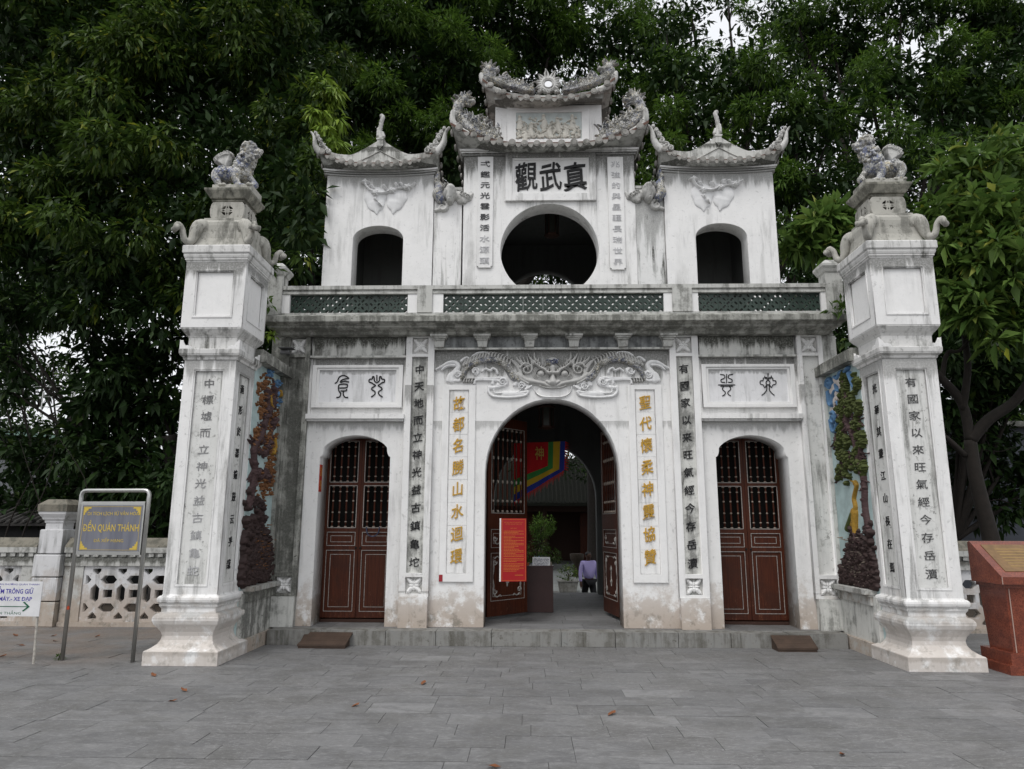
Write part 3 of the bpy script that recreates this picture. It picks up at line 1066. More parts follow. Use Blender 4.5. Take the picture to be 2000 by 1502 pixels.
def roof(name, cx, cy, body, eave, ze, lift, ext, zr, rx, ry, zb):
    bx, by = body; ex, ey = eave
    shell = MB()
    shell.rings([side_loop(cx, cy, bx, by, zb, lift*.12, 0),
                 side_loop(cx, cy, bx+.35*(ex-bx), by+.35*(ey-by), zb+.10*(ze-zb)+.015, lift*.35, ext*.35),
                 side_loop(cx, cy, bx+.75*(ex-bx), by+.75*(ey-by), zb+.45*(ze-zb)+.02, lift*.72, ext*.75),
                 side_loop(cx, cy, ex, ey, ze-.02, lift, ext)], cap=True)
    r = shell.build(name, 'roofplaster', gate, smooth=False)
    top = MB()
    top.rings([side_loop(cx, cy, ex+.012, ey+.012, ze-.019, lift, ext),
               side_loop(cx, cy, ex+.012, ey+.012, ze+.03, lift, ext),
               side_loop(cx, cy, rx+.55*(ex-rx), ry+.55*(ey-ry), ze+.03+.22*(zr-ze), lift*.45, ext*.5),
               side_loop(cx, cy, rx+.2*(ex-rx), ry+.2*(ey-ry), ze+.03+.58*(zr-ze), lift*.1, 0),
               side_loop(cx, cy, rx, ry, zr, 0, 0)], cap=False)
    top.face(range(len(top.v)-56, len(top.v)))
    top.build('tiling', 'redtile', r)
    return r


cap = MB()
cap.rings([[(.058*math.cos(2*math.pi*k/12), y, .058*math.sin(2*math.pi*k/12)) for k in range(12)] for y in (0, -.03)])
cap.rings([[(.040*math.cos(2*math.pi*k/10), y, .040*math.sin(2*math.pi*k/10)) for k in range(10)] for y in (-.0301, -.040)])
cap_me = cap.mesh('eave_tile', 'tileend')
dr = MB().rings([[(-.05, y, .02), (-.035, y, -.025), (0, y, -.055), (.035, y, -.025), (.05, y, .02)] for y in (0, -.02)])
drip_me = dr.mesh('drip_tile', 'tileend')
jr = random.Random(11)


def eaves(r, cx, cy, eave, ze, lift, ext, n, sc=1.0, sides=(1, -1)):
    ex, ey = eave
    for k in range(n):
        t = -1+2*(k+.5)/n
        c = abs(t)**3.5; e = 1+ext*abs(t)**5
        x = cx+ex*t*e; y = cy-ey*(1+ext*abs(t)**5)
        z = ze+lift*c
        inst(cap_me, 'eave_tile', r, (x, y-.012, z+.012+jr.uniform(-.006, .006)), (jr.uniform(-.12, .12), 0, 0), (sc*jr.uniform(.9, 1.06),)*3)
        if k < n-1:
            t2 = t+1/n
            c = abs(t2)**3.5; e = 1+ext*abs(t2)**5
            inst(drip_me, 'drip_tile', r, (cx+ex*t2*e, cy-ey*(1+ext*abs(t2)**5)-.012, ze+lift*c-.015), (0, jr.uniform(-.1, .1), 0), (sc,)*3)
    for sx in sides:
        for k in range(n-2):
            t = -1+2*(k+.5)/n
            c = abs(t)**3.5
            x = cx+sx*ex*(1+ext*abs(t)**5); y = cy+ey*t*(1+ext*abs(t)**5)
            inst(cap_me, 'eave_tile', r, (x+.012*sx, y, ze+lift*c+.012), (0, 0, sx*math.pi/2), (sc,)*3)

# central roof below the attic
r1 = roof('main_roof', .012, 2.7, (1.57, 1.73), (1.66, 2.02), 8.415, .34, .06, 8.75, 1.05, 1.15, 8.478)
eaves(r1, .012, 2.7, (1.66, 2.02), 8.405, .34, .06, 15, 1.12)
# attic
m = MB().box(-1.0, 1.045, 1.42, 3.0, 8.55, 9.655).build('attic', 'white_mid', gate)
poly('attic_frame', rect(-.77, .80, 8.82, 9.62), [rect(-.60, .66, 8.93, 9.49)], 1.385, 1.419, 'white', m, bevel=.004)
MB().box(-.62, .68, 1.405, 1.4195, 8.91, 9.51).build('attic_field', flat('pale_blue_ground', (.55, .60, .59), .8, var=.3), m)
r2 = roof('top_roof', .022, 2.2, (1.03, .79), (1.16, 1.08), 9.60, .36, .07, 9.85, .95, .05, 9.657)
eaves(r2, .022, 2.2, (1.16, 1.08), 9.59, .36, .07, 11, 1.1)
# tower roofs
TR = {}
for s in (-1, 1):
    cx = 3.075*s
    r = roof('tower_roof', cx, 2.05, (.995, 1.07), (1.06, 1.30), 8.09, .27, .05, 8.42, .35, .35, 8.06)
    eaves(r, cx, 2.05, (1.06, 1.30), 8.09, .27, .05, 13, .95)
    TR[s] = r
    # curved gable band rising to a point
    top = bez([(-1.14, 0, 8.66), (-1.02, 0, 8.48), (-.84, 0, 8.37), (-.62, 0, 8.335), (-.48, 0, 8.35), (-.24, 0, 8.48), (0, 0, 8.64)], 4)
    topz = [(p[0], p[2]) for p in top]
    full = topz+[(-a, b) for a, b in topz[:-1][::-1]]
    bot = [(u, 8.12+.26*abs(u/1.1)**3.2) for u in [-1.1+2.2*k/20 for k in range(21)]]
    outl = [(cx+u, z) for u, z in bot]+[(cx+u, z) for u, z in full[::-1]]
    poly('gable_band', outl, [], .84, .98, 'roofplaster', r)
    m = MB()
    m.tube([(cx+u, .90, z) for u, z in full], .022, 8)
    m.build('ridge_roll', 'roofplaster', r, smooth=True)
    m = MB(); m.tube([(cx-.42, .835, 8.17), (cx, .835, 8.40), (cx+.42, .835, 8.17)], .013, 6)
    m.build('small_gable', 'rail', r)
    m = MB().rings([[(cx-.05, y, 8.62), (cx-.06, y, 8.50), (cx, y, 8.42), (cx+.06, y, 8.50), (cx+.05, y, 8.62)] for y in (.80, .90)])
    m.rings([[(cx-.075, y, 8.64), (cx+.075, y, 8.64), (cx+.055, y, 8.605), (cx-.055, y, 8.605)] for y in (.79, 1.1)])
    m.build('peak_boss', 'roofplaster', r)
    fin_s = [(bez2 := [(p[0], p[2]) for p in bez([(cx+.00*s, 0, 8.66), (cx+.02*s, 0, 8.80), (cx+.0, 0, 9.0), (cx-.02*s, 0, 9.08), (cx-.0*s, 0, 9.12)], 5)], [.036, .036], .045),
             ([(cx+.05*s, 8.72), (cx+.055*s, 8.86)], [.03, .02], .04), ([(cx-.05*s, 8.70), (cx-.03*s, 8.78)], [.03, .02], .04)]
    relief('finial', [(f[0], f[1], f[2]) for f in fin_s], .009, front(.86), 'ornament', r, double=True)

# ---- ornament: horns, dragons, sun disc --------------------------------------------------------
def crest(path, n, L, lean, rnd, w=.028, h=.03, curl=.8, side=1):
    """flames rising from a path"""
    out = []
    P = [(p[0], p[1]) for p in path]
    for k in range(n):
        t = k/(n-1)*(len(P)-1)
        i = min(int(t), len(P)-2); f = t-i
        x = P[i][0]+(P[i+1][0]-P[i][0])*f; z = P[i][1]+(P[i+1][1]-P[i][1])*f
        l = L*rnd.uniform(.65, 1.25)
        out.append((flame((x, z), lean+rnd.uniform(-.4, .4), l, rnd.choice((-1, 1))*curl*rnd.uniform(.5, 1.3)), [w, .004], h*rnd.uniform(.7, 1.2)))
    return out


def horn(cx, s, zc, y, sc=1.0):
    """upturned corner scroll of a tower roof, curling leaves on the inner side"""
    P = [(0, 0), (.07, .07), (.12, .17), (.135, .28), (.16, .38), (.215, .46)]
    P = [(p[0], p[2]) for p in bez([(a, 0, b) for a, b in P], 4)]
    P = [(cx+s*a*sc, zc+b*sc) for a, b in P]
    st = [(P, [.075*sc, .014*sc], .055)]
    for k, (a, b, r) in enumerate(((-.01, .16, .055), (.03, .27, .042), (.08, .36, .034), (-.09, .06, .06), (-.17, .0, .05), (.0, .02, .06), (.13, .44, .022))):
        st.append((spiral((cx+s*a*sc, zc+b*sc), r*sc, 1.2, math.pi/2 if s > 0 else math.pi/2, s, 12), [.020*sc, .012*sc], .05))
    st += crest([(cx-s*.15*sc, zc+.02*sc), (cx+s*.0, zc+.16*sc), (cx+s*.1*sc, zc+.38*sc)], 7, .08*sc, math.pi/2+s*.5, jr, .016*sc, .03)
    return st


for s in (-1, 1):
    cx = 3.075*s
    for q in (-1, 1):
        relief('corner_horn', horn(cx+q*1.06, q, 8.32, .72, .86 if q*s > 0 else 1.0), .008, front(.72), 'ornament', TR[s], double=True)
        relief('corner_horn', horn(cx+q*1.06, q, 8.32, .72, .9), .014, front(3.3), 'ornament', TR[s], double=True)


def dragon(pts, head, s, rnd, rad=.085, tail=.04, spikes=26, L=.15):
    P = [(p[0], p[2]) for p in bez([(a, 0, b) for a, b in pts], 6)]
    st = [(P, [tail, rad], .075)]
    # scales along the body
    for i in range(0, len(P)-1, 1):
        r = tail+(rad-tail)*i/len(P)
        for q in (-.45, .1, .6):
            st.append(([(P[i][0]+rnd.uniform(-.01, .01), P[i][1]+q*r)], [.022], .085+rnd.uniform(-.01, .012)))
    st += crest(P, spikes, L, math.pi/2-s*.25, rnd, .024, .05, .9)
    st += crest(P[:len(P)*2//3], spikes//2, L*.8, math.pi/2+s*.7, rnd, .022, .06, 1.4)
    # curls
    for k in range(5):
        i = int(len(P)*(.1+.16*k))
        st.append((spiral((P[i][0]-s*.02, P[i][1]+.09), .05, 1.3, rnd.uniform(0, 6), 1, 12), [.016, .010], .075))
    hx, hz = head
    st.append(([(hx, hz)], [.085], .10))
    st.append(([(hx, hz-.02), (hx-s*.10, hz-.035), (hx-s*.16, hz-.02)], [.06, .045, .035], .085))
    st.append(([(hx, hz-.06), (hx-s*.10, hz-.10)], [.04, .02], .06))
    st.append(([(hx-s*.05, hz+.045)], [.024], .12))
    st.append((flame((hx-s*.15, hz), math.pi/2, .07, s*1.5), [.018, .006], .06))
    for k in range(9):
        a = math.pi/2+(s*(-1.5+.33*k))*-1*.9
        st.append((flame((hx+s*.03, hz+.02), a, rnd.uniform(.13, .22), rnd.uniform(-.9, .9)), [.026, .004], .06))
    return st


for s in (-1, 1):
    o = .012
    st = dragon([(o+s*.93, 8.56), (o+s*1.15, 8.64), (o+s*1.38, 8.76), (o+s*1.56, 8.92), (o+s*1.665, 9.08), (o+s*1.67, 9.22), (o+s*1.60, 9.33)], (o+s*1.54, 9.35), s, jr, .095, .055, 44, .20)
    st += crest([(o+s*.95, 8.66), (o+s*1.2, 8.74), (o+s*1.42, 8.88), (o+s*1.55, 9.02)], 22, .25, math.pi/2+s*.35, jr, .030, .055, 1.1)
    for k in range(9):
        st.append((spiral((o+s*(1.0+.065*k), 8.74+.030*k+.05*(k % 2)), .05, 1.3, k, 1, 12), [.017, .010], .075))
    hz = [(o+s*1.50, 8.66), (o+s*1.66, 8.78), (o+s*1.75, 8.93), (o+s*1.745, 9.10)]
    relief('corner_dragon', st, .0075, front(.78), 'mosaic_l', r1, double=True)
    relief('corner_scroll', [([(p[0], p[2]) for p in bez([(a, 0, b) for a, b in hz], 5)], [.07, .05], .06)]+[(spiral((o+s*(1.58+.05*k), 8.66+.10*k), .04, 1.2, 0, s, 10), [.016, .01], .065) for k in range(3)], .008, front(.74), 'ornament', r1, double=True)
    # dragons along the top ridge
    o = .022
    st = dragon([(o+s*.30, 9.80), (o+s*.45, 9.82), (o+s*.62, 9.88), (o+s*.80, 9.93), (o+s*.98, 10.02), (o+s*1.14, 10.12), (o+s*1.19, 10.22)], (o+s*1.13, 10.27), s, jr, .085, .05, 40, .13)
    st += crest([(o+s*.35, 9.86), (o+s*.7, 9.95), (o+s*.95, 10.04)], 16, .16, math.pi/2+s*.3, jr, .026, .05, 1.1)
    for k in range(6):
        st.append((spiral((o+s*(.42+.10*k), 9.90+.028*k), .04, 1.3, k, 1, 12), [.015, .009], .07))
    st.append((spiral((o+s*.80, 10.10), .085, 1.4, math.pi/2, -s, 16), [.024, .014], .06))
    relief('ridge_dragon', st, .0075, front(1.18), 'mosaic_l', r2, double=True)
    st = [([(p[0], p[2]) for p in bez([(o+s*a, 0, b) for a, b in ((.95, 9.76), (1.12, 9.85), (1.25, 9.98), (1.28, 10.12))], 5)], [.07, .04], .06)]
    st += [(spiral((o+s*(1.17+.03*k), 9.86+.09*k), .04, 1.2, 0, s, 10), [.016, .01], .07) for k in range(3)]
    relief('corner_scroll', st, .008, front(1.12), 'ornament', r2, double=True)
# band between roof and ridge ornaments
poly('ridge_band', [(-1.0, 9.66), (1.045, 9.66), (1.12, 9.93), (.8, 9.82), (.4, 9.755), (.02, 9.74), (-.36, 9.755), (-.76, 9.82), (-1.08, 9.93)], [], 1.22, 1.36, 'roofplaster', r2)
st = [([(.02+.125*math.cos(a), 9.96+.125*math.sin(a)) for a in [k*math.pi/12 for k in range(25)]], [.028], .05),
      ([(.02+.085*math.cos(a), 9.96+.085*math.sin(a)) for a in [k*math.pi/12 for k in range(25)]], [.014], .06)]
for k in range(15):
    a = -.45+k*(math.pi+.9)/14
    p = (.02+.15*math.cos(a), 9.96+.15*math.sin(a))
    st.append((flame(p, a, .10+.10*max(0, math.sin(a))**4, (1 if k % 2 else -1)*.7), [.028, .004], .045))
for k in range(7):
    st.append((spiral((.02-.18+.06*k, 9.80+.02*((k*2) % 3)), .035, 1.2, k, 1, 10), [.014, .009], .05))
relief('sun_disc', st, .0075, front(1.22), 'ornament', r2, double=True)
MB().rings([[(.02+.07*math.cos(2*math.pi*k/20), y, 9.96+.07*math.sin(2*math.pi*k/20)) for k in range(20)] for y in (1.20, 1.19)]).build('mirror', flat('mirror_glass', (.75, .75, .75), .05, 1.0, 0), r2)

# figure scene in the attic panel
st = []
sg = random.Random(5)
for fx, fz in ((-.53, 9.40), (-.07, 9.42), (.19, 9.36), (.48, 9.41), (-.30, 9.25), (.34, 9.24), (-.43, 9.14), (0.06, 9.22)):
    st.append(([(fx, fz)], [.035], .05))
    st.append(([(fx, fz-.04), (fx+sg.uniform(-.03, .03), fz-.14), (fx, fz-.24)], [.035, .055, .06], .04))
    st.append(([(fx, fz-.08), (fx+sg.choice((-1, 1))*.10, fz-.12)], [.02, .014], .045))
for k in range(260):
    a = sg.uniform(-.57, .63); b = 8.95+abs(sg.gauss(0, .17))
    if b > 9.42: continue
    st.append((spiral((a, b), sg.uniform(.015, .035), 1.1, sg.uniform(0, 6), 1, 8), [.011, .007], sg.uniform(.025, .045)))
relief('figure_relief', st, .006, front(1.405), plaster('figure_relief_plaster', (.62, .60, .54), 1, .3, .12, 0, seed=33, spots=.6, bev=0), bpy.data.objects['attic'])

# peaches with a blossom twig over each tower window
def Dl(px, py):
    return at(px, py, YU-.02)
for s in (-1, 1):
    c = (760, 0) if s < 0 else (1395, 0)
    ox, oz = (0, 0) if s < 0 else (0, 0)
    def q(px, py):
        if s > 0: px = 1391+(px-753)*.98; py -= 6
        return at(px, py, YU-.02)
    st = [([q(733, 386), q(734, 397), q(736, 418)], [.21, .17, .02], .045), ([q(775, 386), q(772, 397), q(768, 417)], [.20, .16, .02], .05)]
    relief('peach_relief', st, .010, front(YU-.02), 'relief2', gate)
    tw_ = [q(712, 357), q(722, 372), q(735, 378), q(750, 380), q(768, 374), q(785, 370), q(800, 368), q(812, 360)]
    st = [([(p[0], p[2]) for p in bez([(a, 0, b) for a, b in tw_], 4)], [.022, .012], .10)]
    for px, py, n_ in ((735, 380, 6), (767, 375, 6), (797, 368, 5), (715, 358, 4)):
        cx_, cz_ = q(px, py)
        for k in range(n_):
            a = k*2*math.pi/n_
            st.append(([(cx_+.02*math.cos(a), cz_+.02*math.sin(a)), (cx_+.075*math.cos(a), cz_+.055*math.sin(a))], [.026, .012], .13))
    for px, py in ((735, 392), (728, 366), (752, 366), (775, 362), (785, 362), (742, 400)):
        cx_, cz_ = q(px, py)
        st.append(([(cx_-.04, cz_+.02), (cx_, cz_), (cx_+.05, cz_-.05)], [.008, .028, .006], .12))
    relief('blossom_twig', st, .007, front(YU-.02), 'relief2', gate)
    # fish-dragon at the junction of tower and centre
    def g(u, v):  # u outward from the centre wall
        return (s*u+.01, v)
    st = [([g(2.02, 8.02), g(2.05, 7.88), g(2.0, 7.74)], [.03, .05, .075], .09),
          ([g(1.99, 7.74), g(2.02, 7.60), g(1.96, 7.50)], [.09, .10, .08], .14)]
    relief('fish_body', st, .009, front(YU-.02), 'mosaic', gate)
    st = [([g(1.80, 7.60)], [.13], .24), ([g(1.78, 7.66), g(1.80, 7.50)], [.10, .075], .27), ([g(1.80, 7.45)], [.05], .22),
          ([g(1.66, 7.58), g(1.56, 7.50), g(1.50, 7.53)], [.09, .09, .07], .06), ([g(1.62, 7.47), g(1.45, 7.52), g(1.39, 7.62)], [.05, .05, .02], .05)]
    st += [(spiral(g(1.58-.05*k, 7.60-.03*k), .05, 1.3, 0, 1, 12), [.016, .010], .09) for k in range(3)]
    st += [(spiral(g(1.93, 7.36), .10, 1.2, math.pi/2, s, 14), [.03, .016], .07), ([g(1.90, 7.34), g(2.05, 7.30)], [.06, .03], .06)]
    st += [([g(1.85+.05*math.cos(a), 7.70+.05*math.sin(a))], [.03], .22) for a in (0, 1, 2, 3)]
    relief('fish_head', st, .009, front(YU+.0), 'ornament', gate)
    MB().box(s*1.575, s*2.075, YU-.01, YU+.42, 7.701, 7.75).build('linking_wall_cap', 'rail', gate)

# ---- great dragon mask over the arch -----------------------------------------------------------
def DX(X, Y): return (-1.87+X*.00187, 4.775-Y*.001865)
def both(pts): return [DX(a, b) for a, b in pts], [DX(2020-a, b) for a, b in pts]
def half(L, sx): return [q for q in L if (sum(p[0] for p in q[0])/len(q[0])-.02)*sx > 0]
def cr(P): return [(p[0], p[2]) for p in bez([(a, 0, b) for a, b in P], 5)]
st = []
def add2(L, pts, r, h, smooth=True):
    for q in both(pts): L.append((cr(q) if smooth and len(q) > 2 else q, r, h))
k_ = .00187
add2(st, [(1010, 420), (1010, 462)], [24*k_, 42*k_], .14, False)
add2(st, [(985, 468), (960, 455)], [26*k_, 18*k_], .11, False)
add2(st, [(910, 390)], [34*k_], .12, False)
for r in (46, 58, 70):
    for c in (910, 1110):
        st.append(([DX(c+r*math.cos(a), 385+r*.85*math.sin(a)) for a in [k*math.pi/10 for k in range(21)]], [5.5*k_], .078-.0006*(r-46)))
add2(st, [(855, 290), (880, 315), (915, 340), (945, 355), (965, 380), (995, 380)], [10*k_, 17*k_], .12)
for k in range(7):
    a, b = 862+18*k, 300+12*k
    add2(st, [(a, b), (a+2, b-18), (a+10, b-34)], [9*k_, 2*k_], .10)
add2(st, [(1010, 330), (1010, 395)], [30*k_, 20*k_], .09, False)
add2(st, [(720, 395), (790, 440), (860, 455), (930, 470), (970, 490), (1010, 500)], [26*k_, 14*k_], .075)
add2(st, [(900, 488), (940, 505), (1010, 512)], [7*k_], .07)
add2(st, [(1010, 300)], [62*k_], .045, False)
add2(st, [(905, 430), (960, 440)], [48*k_, 30*k_], .06, False)
add2(st, [(820, 420), (900, 450)], [60*k_, 45*k_], .04, False)
# ears
st.append((spiral(DX(790, 350), 58*k_, 1.5, math.pi*.9, -1, 20), [13*k_, 7*k_], .085))
st.append((spiral(DX(1230, 350), 58*k_, 1.5, math.pi*.1, 1, 20), [13*k_, 7*k_], .085))
# mane flames sweeping outwards
for j in range(7):
    t = j/6
    add2(st, [(585+70*t, 232+26*t), (650+60*t, 262+30*t), (700+40*t, 322+20*t), (735+22*t, 385+18*t), (800+6*t, 440+8*t)], [3*k_, 12*k_], .045+.012*(j % 2))
for j in range(5):
    add2(st, [(690+34*j, 225+6*(j % 2)), (706+30*j, 262), (742+24*j, 300+8*j)], [2*k_, 12*k_], .06+.01*(j % 2))
for (a, b, c, d) in ((640, 300, 740, 420), (650, 345, 770, 455), (680, 370, 800, 470), (800, 210, 850, 280), (855, 200, 872, 275), (740, 270, 800, 320), (890, 250, 900, 300), (830, 255, 850, 300), (700, 240, 770, 300)):
    add2(st, [(a, b), ((a+c)/2-8, (b+d)/2+6), (c, d)], [4*k_, 15*k_], .07)
relief('dragon_mask', st, .0065, front(.058), 'relief', gate)
st = [([DX(960+sg.uniform(0, 100), 262+sg.uniform(0, 50))], [6*k_], sg.uniform(.055, .07)) for _ in range(110)]
relief('forehead_mosaic', st, .005, front(.03), 'mosaic', gate)
# body arches
st = []
add2(st, [(240, 420), (270, 350), (330, 300), (420, 265), (520, 262), (600, 300), (640, 350), (670, 400), (720, 430)], [20*k_, 36*k_], .07)
for k in range(60):
    t = k/59
    P = cr(both([(240, 420), (270, 350), (330, 300), (420, 265), (520, 262), (600, 300), (640, 350), (670, 400), (720, 430)])[0])
    p = P[min(int(t*len(P)), len(P)-1)]
    for q in (-1, 0, 1):
        for sx in (1, -1):
            st.append(([((p[0]-.02)*sx+.02+sg.uniform(-.02, .02), p[1]+q*.028+sg.uniform(-.01, .01))], [.014], .085))
scales = mosaic('mosaic_scales', .3)
for sx in (-1, 1): relief('dragon_body', half(st, sx), .0065, front(.058), scales, gate)
st = []
for k in range(16):
    a = 250+k*26
    add2(st, [(a, 300-60*math.sin(k/15*3.1)+10), (a+14, 270-70*math.sin(k/15*3.1)), (a+34+sg.uniform(-6, 6), 255-62*math.sin(k/15*3.1))], [14*k_, 3*k_], .05)
for k in range(4):
    add2(st, [(255+22*k, 455), (262+22*k, 430), (282+20*k, 425)], [9*k_, 5*k_], .07)
for sx in (-1, 1): relief('dragon_fins', half(st, sx), .0065, front(.058), 'relief', gate)
# clouds
st = []
CL = [([(15, 345), (60, 320), (120, 285), (180, 285), (205, 320), (180, 360), (150, 400), (150, 440)], [10, 30]),
      ([(60, 350), (110, 315), (170, 310)], [9, 12]), ([(120, 440), (140, 390), (200, 370), (240, 400), (220, 440), (180, 445)], [22, 16]),
      ([(335, 375), (345, 345), (380, 345), (375, 375), (350, 390)], [12, 14]), ([(410, 365), (440, 340), (480, 355), (500, 335), (530, 350), (540, 380)], [9, 12]),
      ([(345, 470), (355, 440), (420, 435), (520, 440), (560, 450)], [12, 18]), ([(350, 425), (520, 420)], [9, 9]),
      ([(500, 470), (510, 435), (560, 420), (610, 430), (620, 470), (580, 490), (545, 480)], [16, 14]),
      ([(470, 500), (468, 540), (500, 575), (560, 585), (640, 588), (720, 582), (780, 570), (800, 540), (760, 545), (720, 550)], [14, 13]),
      ([(510, 520), (520, 548), (600, 552), (700, 550), (740, 520)], [8, 8]), ([(495, 505), (540, 500), (600, 480)], [20, 14]),
      ([(690, 480), (720, 450), (770, 460), (800, 490), (780, 520), (830, 490)], [20, 12]), ([(725, 490), (750, 480), (770, 495), (750, 505)], [8, 8]),
      ([(330, 225), (370, 200), (440, 195), (470, 215)], [12, 8]), ([(230, 270), (270, 240), (300, 250)], [14, 8]), ([(200, 400)], [40, 40]), ([(560, 465)], [36, 36]), ([(600, 560), (760, 560)], [30, 26]), ([(200, 400)], [24, 24])]
for pts, r in CL:
    add2(st, pts, [r[0]*k_, r[1]*k_] if len(pts) > 1 else [r[0]*k_], .045 if len(pts) > 1 else .028)
for (a, b) in ((205, 395), (585, 455), (745, 492), (350, 362)):
    for c_, sg_ in ((a, 1), (2020-a, -1)):
        st.append((spiral(DX(c_, b), 34*k_, 1.6, 0, sg_, 16), [8*k_, 5*k_], .062))
for sx in (-1, 1): relief('cloud_relief', half(st, sx), .006, front(.058), 'relief2', gate)
st = []
add2(st, [(850, 500), (865, 545), (905, 575), (960, 585), (1010, 585)], [5*k_], .03)
add2(st, [(940, 540), (1010, 545)], [60*k_, 60*k_], .018)
relief('chin_plate', st, .0065, front(.058), 'white', gate)

# ================================================================== DOORS
def baluster(h, n=8):
    m = MB()
    for z0, z1, r in ((0, .03, .022), (.12, .15, .020), (.34, .38, .017), (.62, .66, .017), (.85, .88, .020), (.97, 1.0, .022)):
        m.cur = 1
        m.lathe(0, 0, [(r*.7, z0*h), (r*1.15, (z0+z1)/2*h), (r*.7, z1*h)], n)
    m.cur = 0
    m.lathe(0, 0, [(.010, .03*h), (.014, .12*h), (.010, .15*h), (.015, .25*h), (.011, .34*h), (.011, .38*h), (.016, .5*h), (.011, .62*h), (.011, .66*h), (.015, .76*h), (.010, .85*h), (.014, .9*h), (.010, .97*h)], n)
    return m.mesh('baluster', ['lacquer', 'pearl'], True)


def door_leaf(name, base, w, z0, z1, grids, nb, panels, st=.062, mat='lacquer', bal_me=None, void=True, carve=False):
    """leaf in local coordinates: x 0..w, y thickness, z up; grids and panels are (z low, z high)"""
    hl = [rect(st, w-st, a, b) for a, b in grids+panels]
    o = poly(name, rect(0, w, z0, z1), hl, -.025, .025, mat, gate, base=base, bevel=.003)
    for (a, b) in grids:
        me = bal_me or baluster(b-a)
        for k in range(nb):
            inst(me, 'baluster', o, (st+(w-2*st)*(k+.5)/nb, 0, a), scale=(1, 1, (b-a)/((b-a) if bal_me is None else bal_me['h'])), base=base)
        for (c, d, e, f) in ((st-.012, w-st+.012, a-.012, a-.002), (st-.012, w-st+.012, b+.002, b+.012), (st-.012, st-.002, a-.012, b+.012), (w-st+.002, w-st+.012, a-.012, b+.012)):
            MB().box(c, d, -.029, -.0235, e, f).build('inlay_strip', 'inlay', o, base=base)
    for (a, b) in panels:
        MB().box(st-.002, w-st+.002, -.008, .012, a-.002, b+.002).build('panel', mat, o, base=base)
        m = MB()
        i = min(.055, (b-a)*.24)
        for (u0, u1, v0, v1, d, yy) in ((st-.010, w-st+.010, a-.010, b+.010, .008, -.0285), (st+i, w-st-i, a+i, b-i, .007, -.0115)):
            m.box(u0, u1, yy, yy+.005, v0, v0+d).box(u0, u1, yy, yy+.005, v1-d, v1)
            m.box(u0, u0+d, yy, yy+.005, v0+d, v1-d).box(u1-d, u1, yy, yy+.005, v0+d, v1-d)
        m.build('inlay_border', 'inlay', o, base=base)
        if carve:
            s_ = []
            cx = w/2
            H_ = b-a
            for q in (-1, 1):
                for e, zc in ((1, a+.14 if H_ > .4 else a+H_*.5), (-1, b-.14)):
                    if H_ < .4 and e < 0: continue
                    X0 = cx+q*(w/2-st-.10)
                    s_.append((spiral((X0, zc), .05, 1.2, 0, q, 12), [.012, .006], .016))
                    s_.append((cr([(X0, zc-.06*e), (X0-q*.06, zc-.09*e), (X0-q*.13, zc-.06*e), (X0-q*.15, zc-.09*e)]), [.012, .004], .016))
                    s_.append((cr([(X0+q*.03, zc), (X0+q*.02, zc+.10*e), (X0+q*.04, zc+.2*e)]) if H_ > .4 else [(X0, zc), (X0+.02, zc)], [.010, .004], .014))
            if H_ > .4:
                zc = (a+b)/2
                s_ += [([(cx, zc-.16), (cx, zc+.16)], [.012, .008], .016), (spiral((cx, zc+.1), .045, 1.1, 0, 1, 10), [.012, .006], .016), (spiral((cx, zc-.08), .04, 1.1, 0, -1, 10), [.014, .006], .016)]
            relief('inlay_scroll', s_, .007, front(-.006), 'inlay', o, base=base, sink=.004)
    return o


bm_side = baluster(.655); bm_side['h'] = .655
bm_mid = baluster(1.42, 8); bm_mid['h'] = 1.42
for s in (-1, 1):
    c = 3.085*s
    for q in (0, 1):
        b = Matrix.Translation((c-.565+q*.567, .565, 0))
        o = door_leaf('door_leaf', b, .563, .265, 3.15, [(1.655, 2.31), (2.38, 3.035)], 4, [(.37, 1.29), (1.375, 1.572)], bal_me=bm_side)
        MB().ball((.035 if q else .528, -.05, 1.335), .018, 8, 6).build('knob', 'dark', o, base=b, smooth=True)
    # near-black sheet painting the shade of the room behind the leaves
    MB().box(c-.62, c+.62, .95, .97, ZF, 3.3).build('dark_backing', 'dark', gate)
    MB().box(c-.56, c+.56, .53, .60, ZF+.001, .248).build('threshold', 'hallwood', gate)
# blue chain round the handles of the left door
m = MB()
P = [at(a, b, .52) for a, b in ((716, 1029), (718, 1042), (728, 1048), (738, 1042), (741, 1029))]
m.tube(bez([(p[0], .515-.02*math.sin(i), p[1]) for i, p in enumerate(P)], 5), .009, 6)
tag(m.build('lock_chain', flat('blue_plastic_chain', (.03, .045, .09), .4), None, smooth=True), 'dark blue plastic-covered lock chain looped on the left side door', 'chain')

# open leaves of the central doorway
ang = math.radians(49)
bL = Matrix.Translation((-1.05, .80, 0)) @ Matrix.Rotation(ang, 4, 'Z')
door_leaf('door_leaf', bL, .97, .255, 3.50, [(1.90, 3.32)], 7, [(.50, 1.24), (1.34, 1.62)], .085, 'lacquer', bm_mid, carve=True)
bR = Matrix.Translation((1.10, .83, 0)) @ Matrix.Rotation(math.radians(180-81), 4, 'Z') @ Matrix.Diagonal((1, -1, 1, 1))
door_leaf('door_leaf', bR, .97, .255, 3.50, [(1.90, 3.32)], 7, [(.50, 1.24), (1.34, 1.62)], .085, 'lacquer', bm_mid, carve=True)

